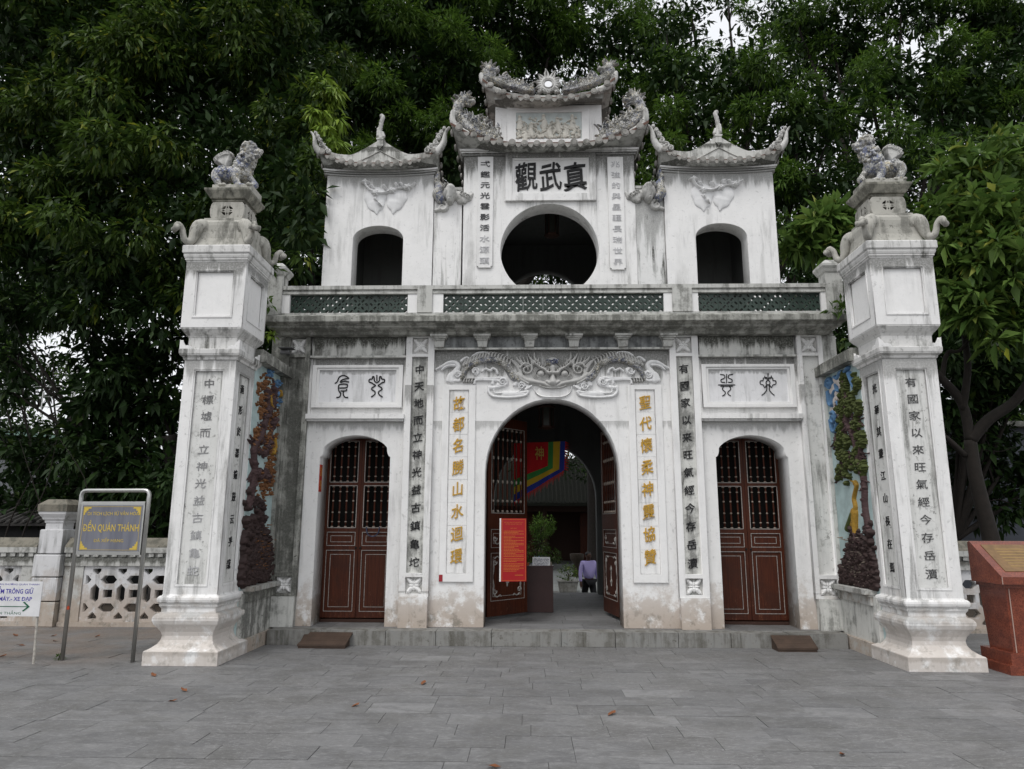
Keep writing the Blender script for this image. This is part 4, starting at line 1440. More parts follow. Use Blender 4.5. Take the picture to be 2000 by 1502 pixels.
# ================================================================== TALL GATE PILLARS
SHAFT = [(.465, 0), (.465, .160), (.455, .172), (.44, .176), (.40, .20), (.355, .235), (.328, .28), (.320, .33), (.333, .38), (.365, .43), (.400, .475), (.417, .52), (.417, .555), (.402, .585), (.380, .602),
         (.356, .606), (.353, .612), (.345, .616), (.345, .655), (.350, .668), (.367, .69), (.369, .720), (.371, .724), (.386, .742), (.392, .768), (.388, .793), (.372, .812), (.352, .817), (.345, .835)]



def frame_faces(cx, cy, hw, z0, z1, hole, th, mat, parent, name, faces):
    """face plates with a recess; faces among 'f' (front), 'l', 'r', 'b'"""
    for f in faces:
        if f in 'fb':
            y0 = cy-hw-th if f == 'f' else cy+hw
            poly(name, rect(cx-hw-th, cx+hw+th, z0, z1), [rect(cx+hole[0], cx+hole[1], hole[2], hole[3])], y0, y0+th, mat, parent)
        else:
            x0 = cx-hw-th if f == 'l' else cx+hw
            poly(name, rect(cy-hw, cy+hw, z0, z1), [rect(cy+hole[0], cy+hole[1], hole[2], hole[3])], x0, x0+th, mat, parent, axis='x')


def border(cx, cy, off, h, z0, z1, w, th, mat, parent, name, f):
    if f == 'f':
        poly(name, rect(cx-h, cx+h, z0, z1), [rect(cx-h+w, cx+h-w, z0+w, z1-w)], cy-off-th, cy-off+.004, mat, parent)
    else:
        sx = -1 if f == 'l' else 1
        a = cx+sx*(off-.004); b = cx+sx*(off+th)
        poly(name, rect(cy-h, cy+h, z0, z1), [rect(cy-h+w, cy+h-w, z0+w, z1-w)], min(a, b), max(a, b), mat, parent, axis='x')


pillar_texts = {-1: ('中標墟而立神光益古鎮亀蛇', '通形於器鐘鼓云乎哉'), 1: ('有國家以來旺氣經今存岳瀆', '光華其靈江山長在焉')}
PIL = {}
for s in (-1, 1):
    cx, cy = (4.618 if s > 0 else -4.625), -1.495
    side = 'left' if s < 0 else 'right'
    pl = thing('gate_pillar', f'tall square white gate pillar at the {side} of the gate with an inscribed shaft and scrolled capital', 'pillar', (cx, cy, 0), group='tall pillars flanking the gate')
    PIL[s] = pl
    MB().sq(cx, cy, SHAFT).build('base', 'pillar', pl)
    MB().sq(cx, cy, [(.315, .836), (.315, 3.85)]).build('shaft', 'channel', pl)
    inner = 'r' if s < 0 else 'l'; outer = 'l' if s < 0 else 'r'
    frame_faces(cx, cy, .3155, .8355, 3.852, (-.185, .185, .955, 3.705), .03, 'pillar', pl, 'shaft_panel', 'f'+inner+outer+'b')
    for f in ('f', inner):
        border(cx, cy, .3455, .215, .925, 3.735, .012, .006, 'pillar', pl, 'panel_border', f)
    # ledge with four small corner ears
    MB().sq(cx, cy, [(.352, 3.853), (.360, 3.862), (.366, 3.89), (.385, 3.905), (.398, 3.915), (.402, 3.93), (.406, 3.935), (.410, 3.99), (.406, 3.998), (.33, 4.0), (.33, 4.165), (.338, 4.175), (.345, 4.19), (.375, 4.225), (.402, 4.265), (.409, 4.275), (.409, 4.292)]).build('ledge', 'moulding', pl)
    for ex in (-1, 1):
        for ey in (-1, 1):
            m = MB()
            X, Y = cx+ex*.405, cy+ey*.405
            for (dx, dy) in ((-ex, 0), (0, -ey)):
                tx, ty = (.0, -ey*.03) if dx else (-ex*.03, 0)
                P = [(0, 0), (.17, 0), (.15, .035), (.10, .05), (.075, .04), (.05, .08), (.0, .125)]
                o_ = 0 if dx else .031
                A = [(X+dx*a, Y+dy*(a+o_), 3.999+b) for a, b in P]
                B = [(p[0]+tx, p[1]+ty, p[2]) for p in A]
                m.rings([A, B])
            m.build('corner_ear', 'pillar', pl)
    # upper box with blank panels
    MB().sq(cx, cy, [(.383, 4.2925), (.383, 5.215)]).build('upper_box', 'white', pl)
    frame_faces(cx, cy, .3835, 4.2925, 5.215, (-.245, .245, 4.455, 5.075), .03, 'pillar', pl, 'box_panel', 'f'+inner+outer+'b')
    for f in ('f', inner):
        border(cx, cy, .4135, .275, 4.425, 5.105, .016, .010, 'pillar', pl, 'panel_border', f)
    MB().sq(cx, cy, [(.415, 5.216), (.420, 5.235), (.432, 5.245), (.432, 5.262), (.440, 5.275), (.448, 5.30), (.448, 5.325), (.460, 5.335), (.466, 5.345), (.466, 5.435), (.455, 5.45), (.30, 5.452)]).build('cornice', 'moulding', pl)
    # scrolled block
    m = MB().sq(cx, cy, [(.365, 5.453), (.362, 5.49), (.345, 5.53), (.325, 5.60), (.320, 5.70), (.330, 5.79), (.325, 5.84), (.29, 5.885)])
    m.build('scroll_block', 'cap', pl)
    for ex in (-1, 1):
        for ey in (-1, 1):
            m = MB()
            d = .7071
            P = [(.34, 5.74), (.40, 5.79), (.46, 5.78), (.505, 5.70), (.525, 5.61), (.55, 5.54), (.59, 5.51), (.64, 5.53), (.665, 5.59), (.685, 5.67), (.735, 5.725), (.765, 5.70), (.765, 5.665), (.74, 5.66)]
            r_ = [.09, .10, .095, .08, .065, .055, .052, .045, .040, .038, .037, .036, .03, .022]
            Q = bez([(cx+ex*a*d, cy+ey*a*d, b) for a, b in P], 3)
            rr = [r_[min(i//3, 13)]+(r_[min(i//3+1, 13)]-r_[min(i//3, 13)])*(i % 3)/3 for i in range(len(Q))]
            m.tube(Q, rr, 10)
            e_ = Q[-6]
            m.tube([(e_[0]-ey*.05, e_[1]+ex*.05, e_[2]-.03), (e_[0]+ey*.05, e_[1]-ex*.05, e_[2]-.03)], .042, 10)
            m.build('corner_scroll', 'cap', pl, smooth=True)
    # pierced box under the tray
    MB().sq(cx, cy, [(.29, 5.886), (.29, 5.915), (.24, 5.925)]).build('step', 'cap', pl)
    MB().sq(cx, cy, [(.16, 5.926), (.16, 6.185)]).build('dark_hollow_core', 'dark', pl)  # near-black core paints the shade of the hollow behind the piercing
    star = []
    zc = 6.055
    for k in range(4):
        a = k*math.pi/2
        star.append([(cx+.085*math.cos(a+t)+0*.0, zc+.075*math.sin(a+t)) for t in (.30, .55, 1.02, 1.27)]+[(cx+.045*math.cos(a+1.0), zc+.042*math.sin(a+1.0)), (cx+.045*math.cos(a+.57), zc+.042*math.sin(a+.57))])
    for k in range(4):
        a = k*math.pi/2
        star.append([(cx+.052*math.cos(a-.2), zc+.048*math.sin(a-.2)), (cx+.075*math.cos(a), zc+.07*math.sin(a)), (cx+.052*math.cos(a+.2), zc+.048*math.sin(a+.2)), (cx+.03*math.cos(a), zc+.028*math.sin(a))])
    bulge = [(cx-.2, 5.926), (cx+.2, 5.926)]+[(cx+.2+.045*math.sin(t), 6.055-.128*math.cos(t)) for t in [math.pi*k/8 for k in range(9)]]+[(cx-.2-.045*math.sin(t), 6.055+.128*math.cos(t)) for t in [math.pi*k/8 for k in range(9)]]
    poly('pierced_panel', bulge, star, cy-.235, cy-.195, 'cap', pl, bevel=.004)
    poly('pierced_panel', bulge, star, cy+.195, cy+.235, 'cap', pl, bevel=.004)
    st2 = [[(p[0]-cx+cy, p[1]) for p in h] for h in star]; bl2 = [(p[0]-cx+cy, p[1]) for p in bulge]
    bl2 = [(cy+(p[0]-cy)*.79, p[1]) for p in bl2]
    for q in (-1, 1):
        a, b = cx+q*.197, cx+q*.237
        poly('pierced_panel', bl2, st2, min(a, b), max(a, b), 'cap', pl, axis='x', bevel=.004)
    MB().sq(cx, cy, [(.22, 6.19), (.235, 6.205), (.215, 6.225), (.25, 6.235), (.315, 6.335), (.318, 6.365), (.29, 6.37)]).build('tray', plaster('mossy_tray_plaster_'+side, (.34, .33, .28), 1, .9, .6, 0, seed=40+s, spots=.8, bev=.01), pl)
    # writing
    a, b = pillar_texts[s]
    text('character', '\n'.join(a), cx-.072, cx+.072, 1.06, 3.60, cy-.3145, fading('weathered_paint_'+side, .2, 1.2, (.05, .05, .05)) if s > 0 else fading('weathered_paint_'+side, .2, 4.0, (.13, .13, .13)), pl, bold=.0, depth=.008, line=1.7, slant=.05, split=True)
    text('character', '\n'.join(b), cy-.06, cy+.06, 1.12, 3.58, cx-s*.3145, 'blackpaint', pl, axis='x', flip=(s < 0), bold=.006, depth=.008, line=2.2, slant=.06, split=True)

# ================================================================== LIONS on the pillars


def remeshed(name, m, voxel, mat, parent, sm=2, **k):
    me = m.mesh('tmp', mat)
    o = bpy.data.objects.new('tmp', me); COL.objects.link(o)
    md = o.modifiers.new('r', 'REMESH'); md.mode = 'VOXEL'; md.voxel_size = voxel
    s_ = o.modifiers.new('s', 'SMOOTH'); s_.factor = .5; s_.iterations = sm
    dg = bpy.context.evaluated_depsgraph_get()
    me2 = bpy.data.meshes.new_from_object(o.evaluated_get(dg))
    bpy.data.objects.remove(o)
    me2.name = name
    me2.materials.clear(); me2.materials.append(MT[mat] if isinstance(mat, str) else mat)
    me2.polygons.foreach_set('use_smooth', [True]*len(me2.polygons))
    return obj(name, me2, parent, **k)


def lion(cx, cy, z0, s, label, grp, rs):
    """guardian lion standing in profile; s = direction the head points"""
    g = random.Random(rs)
    t = thing('lion_statue', label, 'statue', (cx, cy, z0), group=grp)
    z0 += .085
    X = lambda u: cx+s*u
    m = MB()
    m.ball((X(-.10), cy, z0+.27), (.17, .125, .12), 12, 9)
    m.ball((X(.05), cy, z0+.32), (.15, .135, .16), 12, 9)
    m.ball((X(-.20), cy, z0+.26), (.12, .135, .13), 12, 9)
    m.tube([(X(.04), cy, z0+.36), (X(.12), cy, z0+.50), (X(.15), cy, z0+.60)], [.14, .12, .11], 12)
    for q in (-1, 1):
        for u, f in ((-.22, .0), (.06, .02)):
            m.tube([(X(u), cy+q*.09, z0+.26), (X(u-.04), cy+q*.115, z0+.15), (X(u+.01), cy+q*.115, z0+.05)], [.095, .06, .05], 10)
            m.ball((X(u+.05), cy+q*.115, z0+.035), (.075, .055, .035), 10, 6)
            for e in (-1, 0, 1):
                m.ball((X(u+.11), cy+q*.115+e*.03, z0+.03), .022, 6, 5)
    m.ball((X(.26), cy, z0+.10), .06, 10, 8)
    m.tube([(X(.12), cy+.06, z0+.28), (X(.2), cy+.04, z0+.2), (X(.25), cy+.02, z0+.14)], [.06, .045, .04], 8)
    # haunch and shoulder whorls, both sides
    for q in (-1, 1):
        for u, zz, r in ((-.19, .27, .075), (.07, .33, .065)):
            for k in range(14):
                a = k*.62; rr = r*(1-k/17)
                m.ball((X(u+rr*math.cos(a)), cy+q*.135, z0+zz+rr*math.sin(a)), .022, 6, 5)
            m.ball((X(u), cy+q*.15, z0+zz), .03, 8, 6)
    remeshed('body', m, .0095, 'mosaic', t, 1)
    h = MB()
    hx, hz = .17, z0+.645
    h.ball((X(hx), cy, hz), (.115, .11, .105), 12, 9)
    h.ball((X(hx+.10), cy, hz-.025), (.07, .075, .05), 10, 7)
    h.ball((X(hx+.155), cy, hz-.005), (.03, .045, .025), 8, 6)
    h.ball((X(hx+.08), cy, hz-.085), (.07, .06, .025), 10, 6)
    for q in (-1, 1):
        h.ball((X(hx+.085), cy+q*.065, hz+.035), .028, 8, 6)
        h.ball((X(hx+.06), cy+q*.07, hz+.07), (.04, .025, .02), 8, 6)
        h.ball((X(hx-.05), cy+q*.11, hz+.06), (.03, .02, .045), 8, 6)
    h.tube([(X(hx+.07), cy-.04, hz-.055), (X(hx+.15), cy-.03, hz-.05)], .012, 6)
    for k in range(150):
        a = g.uniform(0, 2*math.pi); b = g.uniform(-1.2, 1.5)
        u = math.cos(a)*math.cos(b)
        if u > .45: continue
        h.ball((X(hx-.02+.115*u), cy+.125*math.sin(a)*math.cos(b), hz-.0+.125*math.sin(b)), g.uniform(.020, .030), 6, 5)
    for k in range(70):
        a = g.uniform(0, 2*math.pi); zz = g.uniform(.34, .56)
        r = .155-.06*(zz-.34)
        h.ball((X(.07+.25*(zz-.34)+r*math.cos(a)*.85), cy+r*math.sin(a), z0+zz), g.uniform(.020, .032), 6, 5)
    remeshed('head', h, .0085, 'mosaic_l', t, 1)
    # upright fan-like tail and small side flames
    st = []
    c0 = (X(-.17), z0+.38)
    for k in range(9):
        a = math.pi/2+s*(-.35+.16*k)
        P = [c0, (c0[0]+.10*math.cos(a), c0[1]+.11*math.sin(a)), (c0[0]+.17*math.cos(a+s*.12), c0[1]+.20*math.sin(a+s*.12))]
        st.append((P, [.018, .020], .07))
        st.append((spiral(P[-1], .032, 1.2, k, 1, 10), [.014, .010], .085))
    for k in range(7):
        a = math.pi/2+s*(.75+.2*k)
        p = (X(-.24), z0+.26)
        q = (p[0]+.12*math.cos(a), p[1]+.12*math.sin(a))
        st.append(([p, q], [.03, .02], .05)); st.append(([q], [.028], .05))
    relief('tail', st, .007, front(cy), 'ornament', t, double=True)
    # nape crest and rock base
    b = MB().box(X(-.27), X(.30), cy-.19, cy+.19, z0-.085, z0+.02)
    for k in range(14):
        a = g.uniform(-.27, .3)
        b.ball((X(a), cy+g.choice((-1, 1))*g.uniform(.12, .2), z0+.02), (g.uniform(.03, .06), .03, .025), 7, 5)
    b.build('rock_base', 'cap', t)
    return t


lion(-4.62, -1.495, 6.37, 1, 'blue and white porcelain mosaic lion on the left pillar, head towards the gate, open-mouthed', 'lions on the gate pillars', 4)
lion(4.66, -1.495, 6.37, -1, 'grey curly-maned porcelain mosaic lion on the right pillar, facing the gate', 'lions on the gate pillars', 9)

# ================================================================== WING WALLS with painted relief
def onx(X, s):      # relief on a wall of constant x, raised towards the axis of the gate
    return lambda u, v, h: np.stack([X-s*h, u, v], 1)

MT['skyblue'] = flat('pale_blue_wash', (.44, .56, .56), .85, var=.45, sc=5)
MT['rock_d'] = flat('dark_purple_rockwork', (.045, .026, .024), .7, var=.6, sc=14, bump=.6)
MT['trunk_p'] = flat('plum_painted_trunk', (.075, .042, .042), .7, var=.5, sc=14)
MT['orange_l'] = flat('ochre_painted_leaves', (.22, .095, .035), .7, var=.8, sc=22)
MT['yellow_p'] = flat('yellow_paint', (.38, .22, .03), .7, var=.6, sc=30)
MT['green_l'] = flat('olive_painted_pine', (.075, .095, .022), .75, var=.75, sc=26)
MT['blue_c'] = flat('blue_painted_cloud', (.11, .23, .40), .7, var=.6, sc=12)
MT['cream_c'] = flat('cream_cloud', (.62, .56, .52), .8, var=.3)
MT['shard'] = flat('pale_stone_chips', (.30, .25, .20), .7, var=.8, sc=60)

WG = {}
for s in (-1, 1):
    lab = ('wing wall left of the gate with rock, gnarled plum trunk and ochre foliage in relief' if s < 0 else
           'wing wall right of the gate with green pine, blue clouds and a yellow crane in relief')
    w = thing('relief_wall', lab, 'wall', (4.4*s, -.5, 0), group='painted relief walls beside the gate')
    WG[s] = w
    pm = 'black_mold' if s < 0 else 'stained'
    a, b = sorted((4.27*s, 4.50*s))
    MB().box(a, b, -1.17, .01, 0, 3.98).build('wall', 'skyblue', w)
    a, b = sorted((4.215*s, 4.2695*s))
    MB().box(a, b, -1.165, -.002, .0, .775).build('dado', 'dado' if s < 0 else pm, w)
    a, b = sorted((4.215*s, 4.2695*s))
    MB().box(a, b, -.16 if s < 0 else -.045, -.003, .865, 3.975).build('edge_strip', pm, w)
    a, b = sorted((4.10*s, 4.2695*s))
    MB().box(a, b, -1.09, -.036, .80, .862).build('ledge', 'fence', w)
    a, b = sorted((4.15*s, 4.2695*s))
    MB().box(a, b, -1.08, -.037, .775, .799).box(a+ (.03 if s > 0 else 0), b-(.03 if s < 0 else 0), -1.07, -.038, .66, .774).build('ledge_moulding', 'black_mold' if s < 0 else 'fence', w)
    a, b = sorted((4.13*s, 4.56*s))
    MB().box(a, b, -1.165, .012, 3.981, 4.13).box(a+.05, b-.05, -1.16, .010, 4.131, 4.17).build('coping', 'black_mold', w)
    kb = MB()
    a, b = sorted((4.16*s, 4.2695*s))
    kb.box(a, b, -1.028, -.03, 0, .178)
    kb.build('foot_kerb', 'fence', w)
    bar = MB()
# left relief: stones, trunk, ochre foliage
g = random.Random(21)
L = lambda u, v, h: onx(-4.27, -1)(u*1.08, v, h)
def leafy(cxs, n, spread, h=(.03, .07), r=(.010, .022)):
    o = []
    for (a, b, sp) in cxs:
        for _ in range(n):
            u = g.gauss(a, sp); v = g.gauss(b, sp*1.1)
            if -1.02 < u < -.06 and .9 < v < 3.93:
                o.append(([(u, v), (u+g.uniform(-.03, .03), v+g.uniform(-.03, .03))], [g.uniform(*r), .006], g.uniform(*h)))
    return o
st = []
for k in range(620):
    v = .88+abs(g.gauss(0, .50)); lim = -.10-.45*max(0, (v-1.05))/.9
    u = g.uniform(-1.12, -.05)
    if v > 2.15 or u > lim+.1: continue
    st.append(([(u, v), (u+g.uniform(-.03, .03), v+g.uniform(-.03, .03))], [g.uniform(.02, .05)], g.uniform(.03, .09)))
relief('rock', st, .010, L, 'rock_d', WG[-1], rough=.022)
st = [([(g.gauss(-.45, .16), g.gauss(1.28, .16))], [g.uniform(.006, .012)], g.uniform(.07, .10)) for _ in range(90)]
relief('stone_chips', st, .006, L, 'orange_l', WG[-1])
st = [(cr([(-1.0, 2.0), (-.90, 2.4), (-.98, 2.75), (-.75, 3.0), (-.6, 3.35), (-.7, 3.65)]), [.075, .04], .06), (cr([(-.95, 2.75), (-.6, 2.75), (-.45, 2.95), (-.35, 3.25)]), [.06, .02], .05),
      (cr([(-.9, 2.45), (-.7, 2.35), (-.5, 2.45), (-.35, 2.3)]), [.05, .02], .05), (cr([(-.6, 3.3), (-.45, 3.5), (-.4, 3.7)]), [.035, .015], .045)]
for _ in range(95):
    p = g.choice(st[:4])[0]; q = g.choice(p)
    st.append((flame(q, g.uniform(0, 6.28), g.uniform(.08, .26), g.uniform(-1, 1)), [.010, .005], .035))
    st.append(([q, (q[0]+g.uniform(-.08, .08), q[1]+g.uniform(-.08, .08))], [g.uniform(.015, .045)], g.uniform(.04, .09)))
relief('tree_trunk', st, .010, L, 'trunk_p', WG[-1], rough=.018)
st = leafy([(-.72, 3.72, .13), (-.5, 3.55, .12), (-.32, 3.25, .10), (-.45, 3.0, .10), (-.3, 2.75, .07), (-.32, 2.35, .10), (-.55, 2.25, .10), (-.8, 3.35, .10), (-.4, 2.55, .08), (-.9, 3.6, .1), (-.6, 3.0, .12), (-.9, 2.9, .08)], 42, .1)
relief('foliage', st, .008, L, 'orange_l', WG[-1])
st = [([(-.62, 3.62), (-.60, 3.48), (-.52, 3.42)], [.012, .022], .09), ([(-.30, 2.98), (-.27, 2.85), (-.32, 2.76)], [.02, .035], .08), (cr([(-.28, 3.72), (-.24, 3.66)]), [.03, .03], .1)]
relief('yellow_bird', st, .007, L, 'yellow_p', WG[-1])
st = [([(g.gauss(-.30, .07), g.gauss(3.70, .09))], [g.uniform(.02, .035)], g.uniform(.05, .08)) for _ in range(26)]+[([(g.gauss(-.6, .05), g.gauss(3.90, .03))], [.03], .06) for _ in range(12)]
relief('blue_flowers', st, .008, L, 'blue_c', WG[-1])

# right relief: pine, crane, clouds, rocks
Rr = lambda u, v, h: onx(4.27, 1)(u*1.05, v, h)
st = []
for k in range(620):
    v = .88+abs(g.gauss(0, .40)); u = g.uniform(-1.10, -.04)
    lim = -.08-.60*max(0, v-1.0)/.75
    if v > 1.75 or u > lim+.08: continue
    st.append(([(u, v), (u+g.uniform(-.03, .03), v+g.uniform(-.03, .03))], [g.uniform(.018, .04)], g.uniform(.03, .085)))
relief('rock', st, .010, Rr, 'rock_d', WG[1], rough=.028)
st = [([(g.gauss(-.55, .2), g.gauss(1.18, .14))], [g.uniform(.006, .011)], g.uniform(.06, .09)) for _ in range(120)]
relief('stone_chips', st, .006, Rr, 'shard', WG[1])
trunk_p = [(-1.02, 1.6), (-.96, 1.95), (-1.0, 2.3), (-.90, 2.6), (-.82, 2.95), (-.66, 3.15), (-.72, 3.45), (-.70, 3.75)]
br = [cr(trunk_p), cr([(-.86, 2.75), (-.62, 2.62), (-.40, 2.50), (-.26, 2.42)]), cr([(-.70, 3.10), (-.5, 3.05), (-.33, 2.92), (-.25, 3.0)]), cr([(-.68, 3.3), (-.52, 3.42), (-.42, 3.40)]), cr([(-.8, 3.0), (-.9, 3.1), (-1.0, 3.3)]), cr([(-.9, 2.6), (-.98, 2.7), (-1.02, 2.8)])]
st = [(b_, [.060, .035] if i == 0 else [.035, .015], .06) for i, b_ in enumerate(br)]
for i in range(190):
    p = g.choice(br[1:] if i % 3 else br); q = g.choice(p)
    a = g.uniform(0, 6.28)
    st.append((flame(q, a, g.uniform(.08, .24), g.uniform(-1.2, 1.2)), [.010, .005], .04))
for i in range(40):
    q = g.choice(br[0]); st.append(([(q[0]+g.uniform(-.04, .04), q[1]+g.uniform(-.04, .04))], [g.uniform(.02, .035)], .075))
relief('pine_trunk', st, .008, Rr, 'trunk_p', WG[1], rough=.008)
st = []
for (a, b, n_, w_) in ((-.72, 3.82, 10, .07), (-.70, 3.66, 18, .12), (-.75, 3.50, 20, .15), (-.58, 3.38, 16, .14), (-.85, 3.34, 16, .14), (-.50, 3.20, 12, .10), (-.95, 3.12, 12, .09),
                       (-.45, 3.02, 16, .10), (-.36, 2.88, 10, .07), (-.62, 2.92, 10, .08), (-.98, 2.90, 9, .06), (-.42, 2.66, 16, .10), (-.62, 2.60, 16, .12), (-.34, 2.50, 12, .08), (-.82, 2.66, 14, .12), (-1.06, 3.7, 12, .05), (-1.06, 3.3, 14, .05), (-1.08, 2.9, 14, .05), (-1.05, 2.5, 10, .06), (-.95, 2.52, 12, .10), (-.5, 2.44, 8, .07)):
    for _ in range(n_):
        u = g.gauss(a, w_*.6); v = g.gauss(b, .06)
        if u < -1.13 or u > -.1: continue
        st.append(([(u, v)], [g.uniform(.016, .032)], g.uniform(.04, .075)))
        for e in range(5):
            an = e*1.25+g.random()
            st.append(([(u, v), (u+.04*math.cos(an), v+.04*math.sin(an))], [.009, .005], .09))
relief('pine_foliage', st, .007, Rr, 'green_l', WG[1])
st = [(cr([(-.72, 2.32), (-.78, 2.27), (-.72, 2.18), (-.66, 2.08), (-.68, 1.96), (-.63, 1.86)]), [.018, .040], .05), ([(-.66, 2.33), (-.72, 2.28)], [.006, .018], .045), ([(-.72, 2.30), (-.58, 2.345)], [.010, .006], .04), (cr([(-.63, 1.88), (-.62, 1.76), (-.62, 1.66), (-.63, 1.58)]), [.085, .03], .065), ([(-.60, 1.84), (-.54, 1.72)], [.06, .05], .055), ([(-.76, 2.26)], [.035], .05)]
relief('crane', st, .006, Rr, 'yellow_p', WG[1])
st = [(cr([(-.60, 1.86), (-.50, 1.76), (-.40, 1.66)]), [.06, .055], .07), ([(-.44, 1.68), (-.40, 1.66)], [.035, .02], .05)]
relief('crane_wing', st, .006, Rr, 'green_l', WG[1])
st = [([(-.64, 1.60), (-.66, 1.50), (-.66, 1.42)], [.012, .010], .08), ([(-.65, 1.50), (-.78, 1.47), (-.80, 1.44)], [.010, .008], .08)]
relief('crane_leg', st, .006, Rr, 'trunk_p', WG[1])
st = [(spiral((-.20, 3.83), .10, 1.5, 0, 1, 18), [.032, .018], .06), (cr([(-.13, 3.72), (-.14, 3.55), (-.24, 3.50), (-.28, 3.62), (-.38, 3.70)]), [.035, .02], .06), (spiral((-.24, 3.30), .10, 1.5, 1, 1, 18), [.034, .018], .06), (cr([(-.14, 3.28), (-.18, 3.12), (-.28, 3.10), (-.36, 3.20), (-.44, 3.22)]), [.035, .015], .06),
      (cr([(-.40, 3.90), (-.50, 3.86), (-.60, 3.93), (-.72, 3.90), (-.85, 3.94)]), [.03, .03], .06), (cr([(-.85, 3.85), (-.92, 3.72), (-.98, 3.60)]), [.04, .03], .06), (cr([(-.42, 3.78), (-.46, 3.68), (-.54, 3.66)]), [.02, .02], .06), (cr([(-.40, 3.52), (-.44, 3.44)]), [.025, .015], .05)]
relief('blue_cloud', st, .007, Rr, 'blue_c', WG[1])
st = [([(g.uniform(-.6, -.15), g.uniform(3.35, 3.92))], [g.uniform(.05, .09)], .03) for _ in range(26)]
relief('cream_cloud', st, .010, Rr, 'cream_c', WG[1])
# security camera under the cornice at the left corner
m = MB()
cxm, czm = -4.20, 4.36
m.box(cxm-.02, cxm+.02, -.10, .055, czm-.015, czm+.015).rings([[(cxm-.09+.19*t+.0, -.16-.12*t+.035*math.cos(a), czm+.01-.02*t+.035*math.sin(a)) for a in [k*math.pi/5 for k in range(10)]] for t in (0, .95)])
m.box(cxm-.08, cxm+.14, -.32, -.14, czm+.05, czm+.057)
tag(m.build('security_camera', flat('grey_camera_housing', (.12, .12, .125), .5)), 'small grey security camera at the upper left corner of the gate front', 'security camera')

# ================================================================== GROUND
gnd = MB().box(-150, 150, -120, 300, -1.6, -.72).build('ground', 'soil')
tag(gnd, kind='structure')
pave = MB().box(-40, 40, -60, 1.75, -.71, -.012).build('pavement', 'joint')
tag(pave, kind='structure')
m = MB().box(-60, -4.52, 1.76, 60, -.71, .0).box(4.52, 60, 1.76, 60, -.71, .0)
tag(m.build('garden_bed', 'soil'), kind='structure')
cy_ = MB().box(-4.5, 4.5, 5.76, 60, -.719, -.70)
tag(cy_.build('courtyard', 'court'), kind='structure')

# paving stones: rows parallel to the gate, the 300 that show largest are single objects
rows = [-.37, -.59, -.90, -1.14, -1.49, -1.80, -1.93, -2.13, -2.43, -2.75, -3.03, -3.36, -3.69, -4.05, -4.40, -4.73, -5.06, -5.39, -5.72, -6.05, -6.38, -6.71]
rowsb = [1.74, 1.41, 1.08, .75, .42, .09, -.24]
cells = []
g = random.Random(8)
for k in range(len(rows)-1):
    yb, ya = rows[k], rows[k+1]
    x = -13+g.uniform(0, .6)
    while x < 13:
        w = g.uniform(.50, .80) if (yb-ya) > .2 else g.uniform(.40, .45)
        cells.append((x, x+w, ya, yb)); x += w
for k in range(len(rowsb)-1):
    yb, ya = rowsb[k], rowsb[k+1]
    for xs, xe in ((-15, -4.52), (4.52, 13)):
        x = xs+g.uniform(0, .5)
        while x < xe-.2:
            w = min(g.uniform(.7, .95), xe-x)
            cells.append((x, x+w, ya, yb)); x += w
for xs, xe in ((-13, -4.52), (4.52, 13)):
    x = xs
    while x < xe-.2:
        w = min(.8, xe-x); cells.append((x, x+w, -.37, -.24)); x += w


def vis(c):
    p = pj(((c[0]+c[1])/2, (c[2]+c[3])/2, 0))
    inside = -120 < p[0] < 2120 and p[1] < 1560
    return (inside, (c[1]-c[0])*(c[3]-c[2])/max(.1, p[2])**3)


cells = [c for c in cells if not (abs((c[0]+c[1])/2) < 4.15 and c[2] > -.38)]
cells.sort(key=lambda c: vis(c), reverse=True)
far = MB()
for i, (x0, x1, ya, yb) in enumerate(cells):
    z = g.uniform(-.0025, .0025)
    j = g.uniform(.0004, .0018)
    m = MB() if i < 298 else far
    m.box(x0+j, x1-j, ya+j, yb-j, -.03, z, .0008)
    if i < 298:
        m.build('paving_stone', 'stone', pave)
tag(far.build('paving_stones', 'stone_i', pave), kind='stuff')

# dry leaves on the paving
g = random.Random(31)
leafmat = flat('dry_brown_leaf', (.20, .075, .03), .8, var=.5)
spots = [(337, 1371, 'curled brown leaf on the paving left of the front, near the left edge'), (1026/2.857, 1180+484/2.857, 'small brown leaf lying front left of the left pillar base'), (694, 1380, 'small orange leaf in the middle of the paving left of centre'), (827, 1336, 'pale leaf on the paving right in front of the gate, left of the centre'),
         (1195, 1396, 'orange leaf on the paving in front of the right half of the gate'), (1645, 1476, 'yellowish leaf near the lower right of the paving'), (963, 1500, 'brown leaf at the bottom edge of the picture'), (30, 1242, 'brown leaf by the fence at the far left'),
         (105, 1243, 'larger brown leaf behind the left post of the temple sign'), (108, 1253, 'thin brown leaf just below the larger one behind the sign post'), (5, 1283, 'brown leaf at the left picture edge beside the parking sign'), (300, 1320, 'rust-coloured leaf in front of the left pillar base'), (190, 1244, 'tiny brown leaf between the posts of the temple sign'),
         (40, 1262, 'faded leaf behind the parking sign pole'), (705, 1255, 'crumpled brown leaf at the right end of the left ramp')]
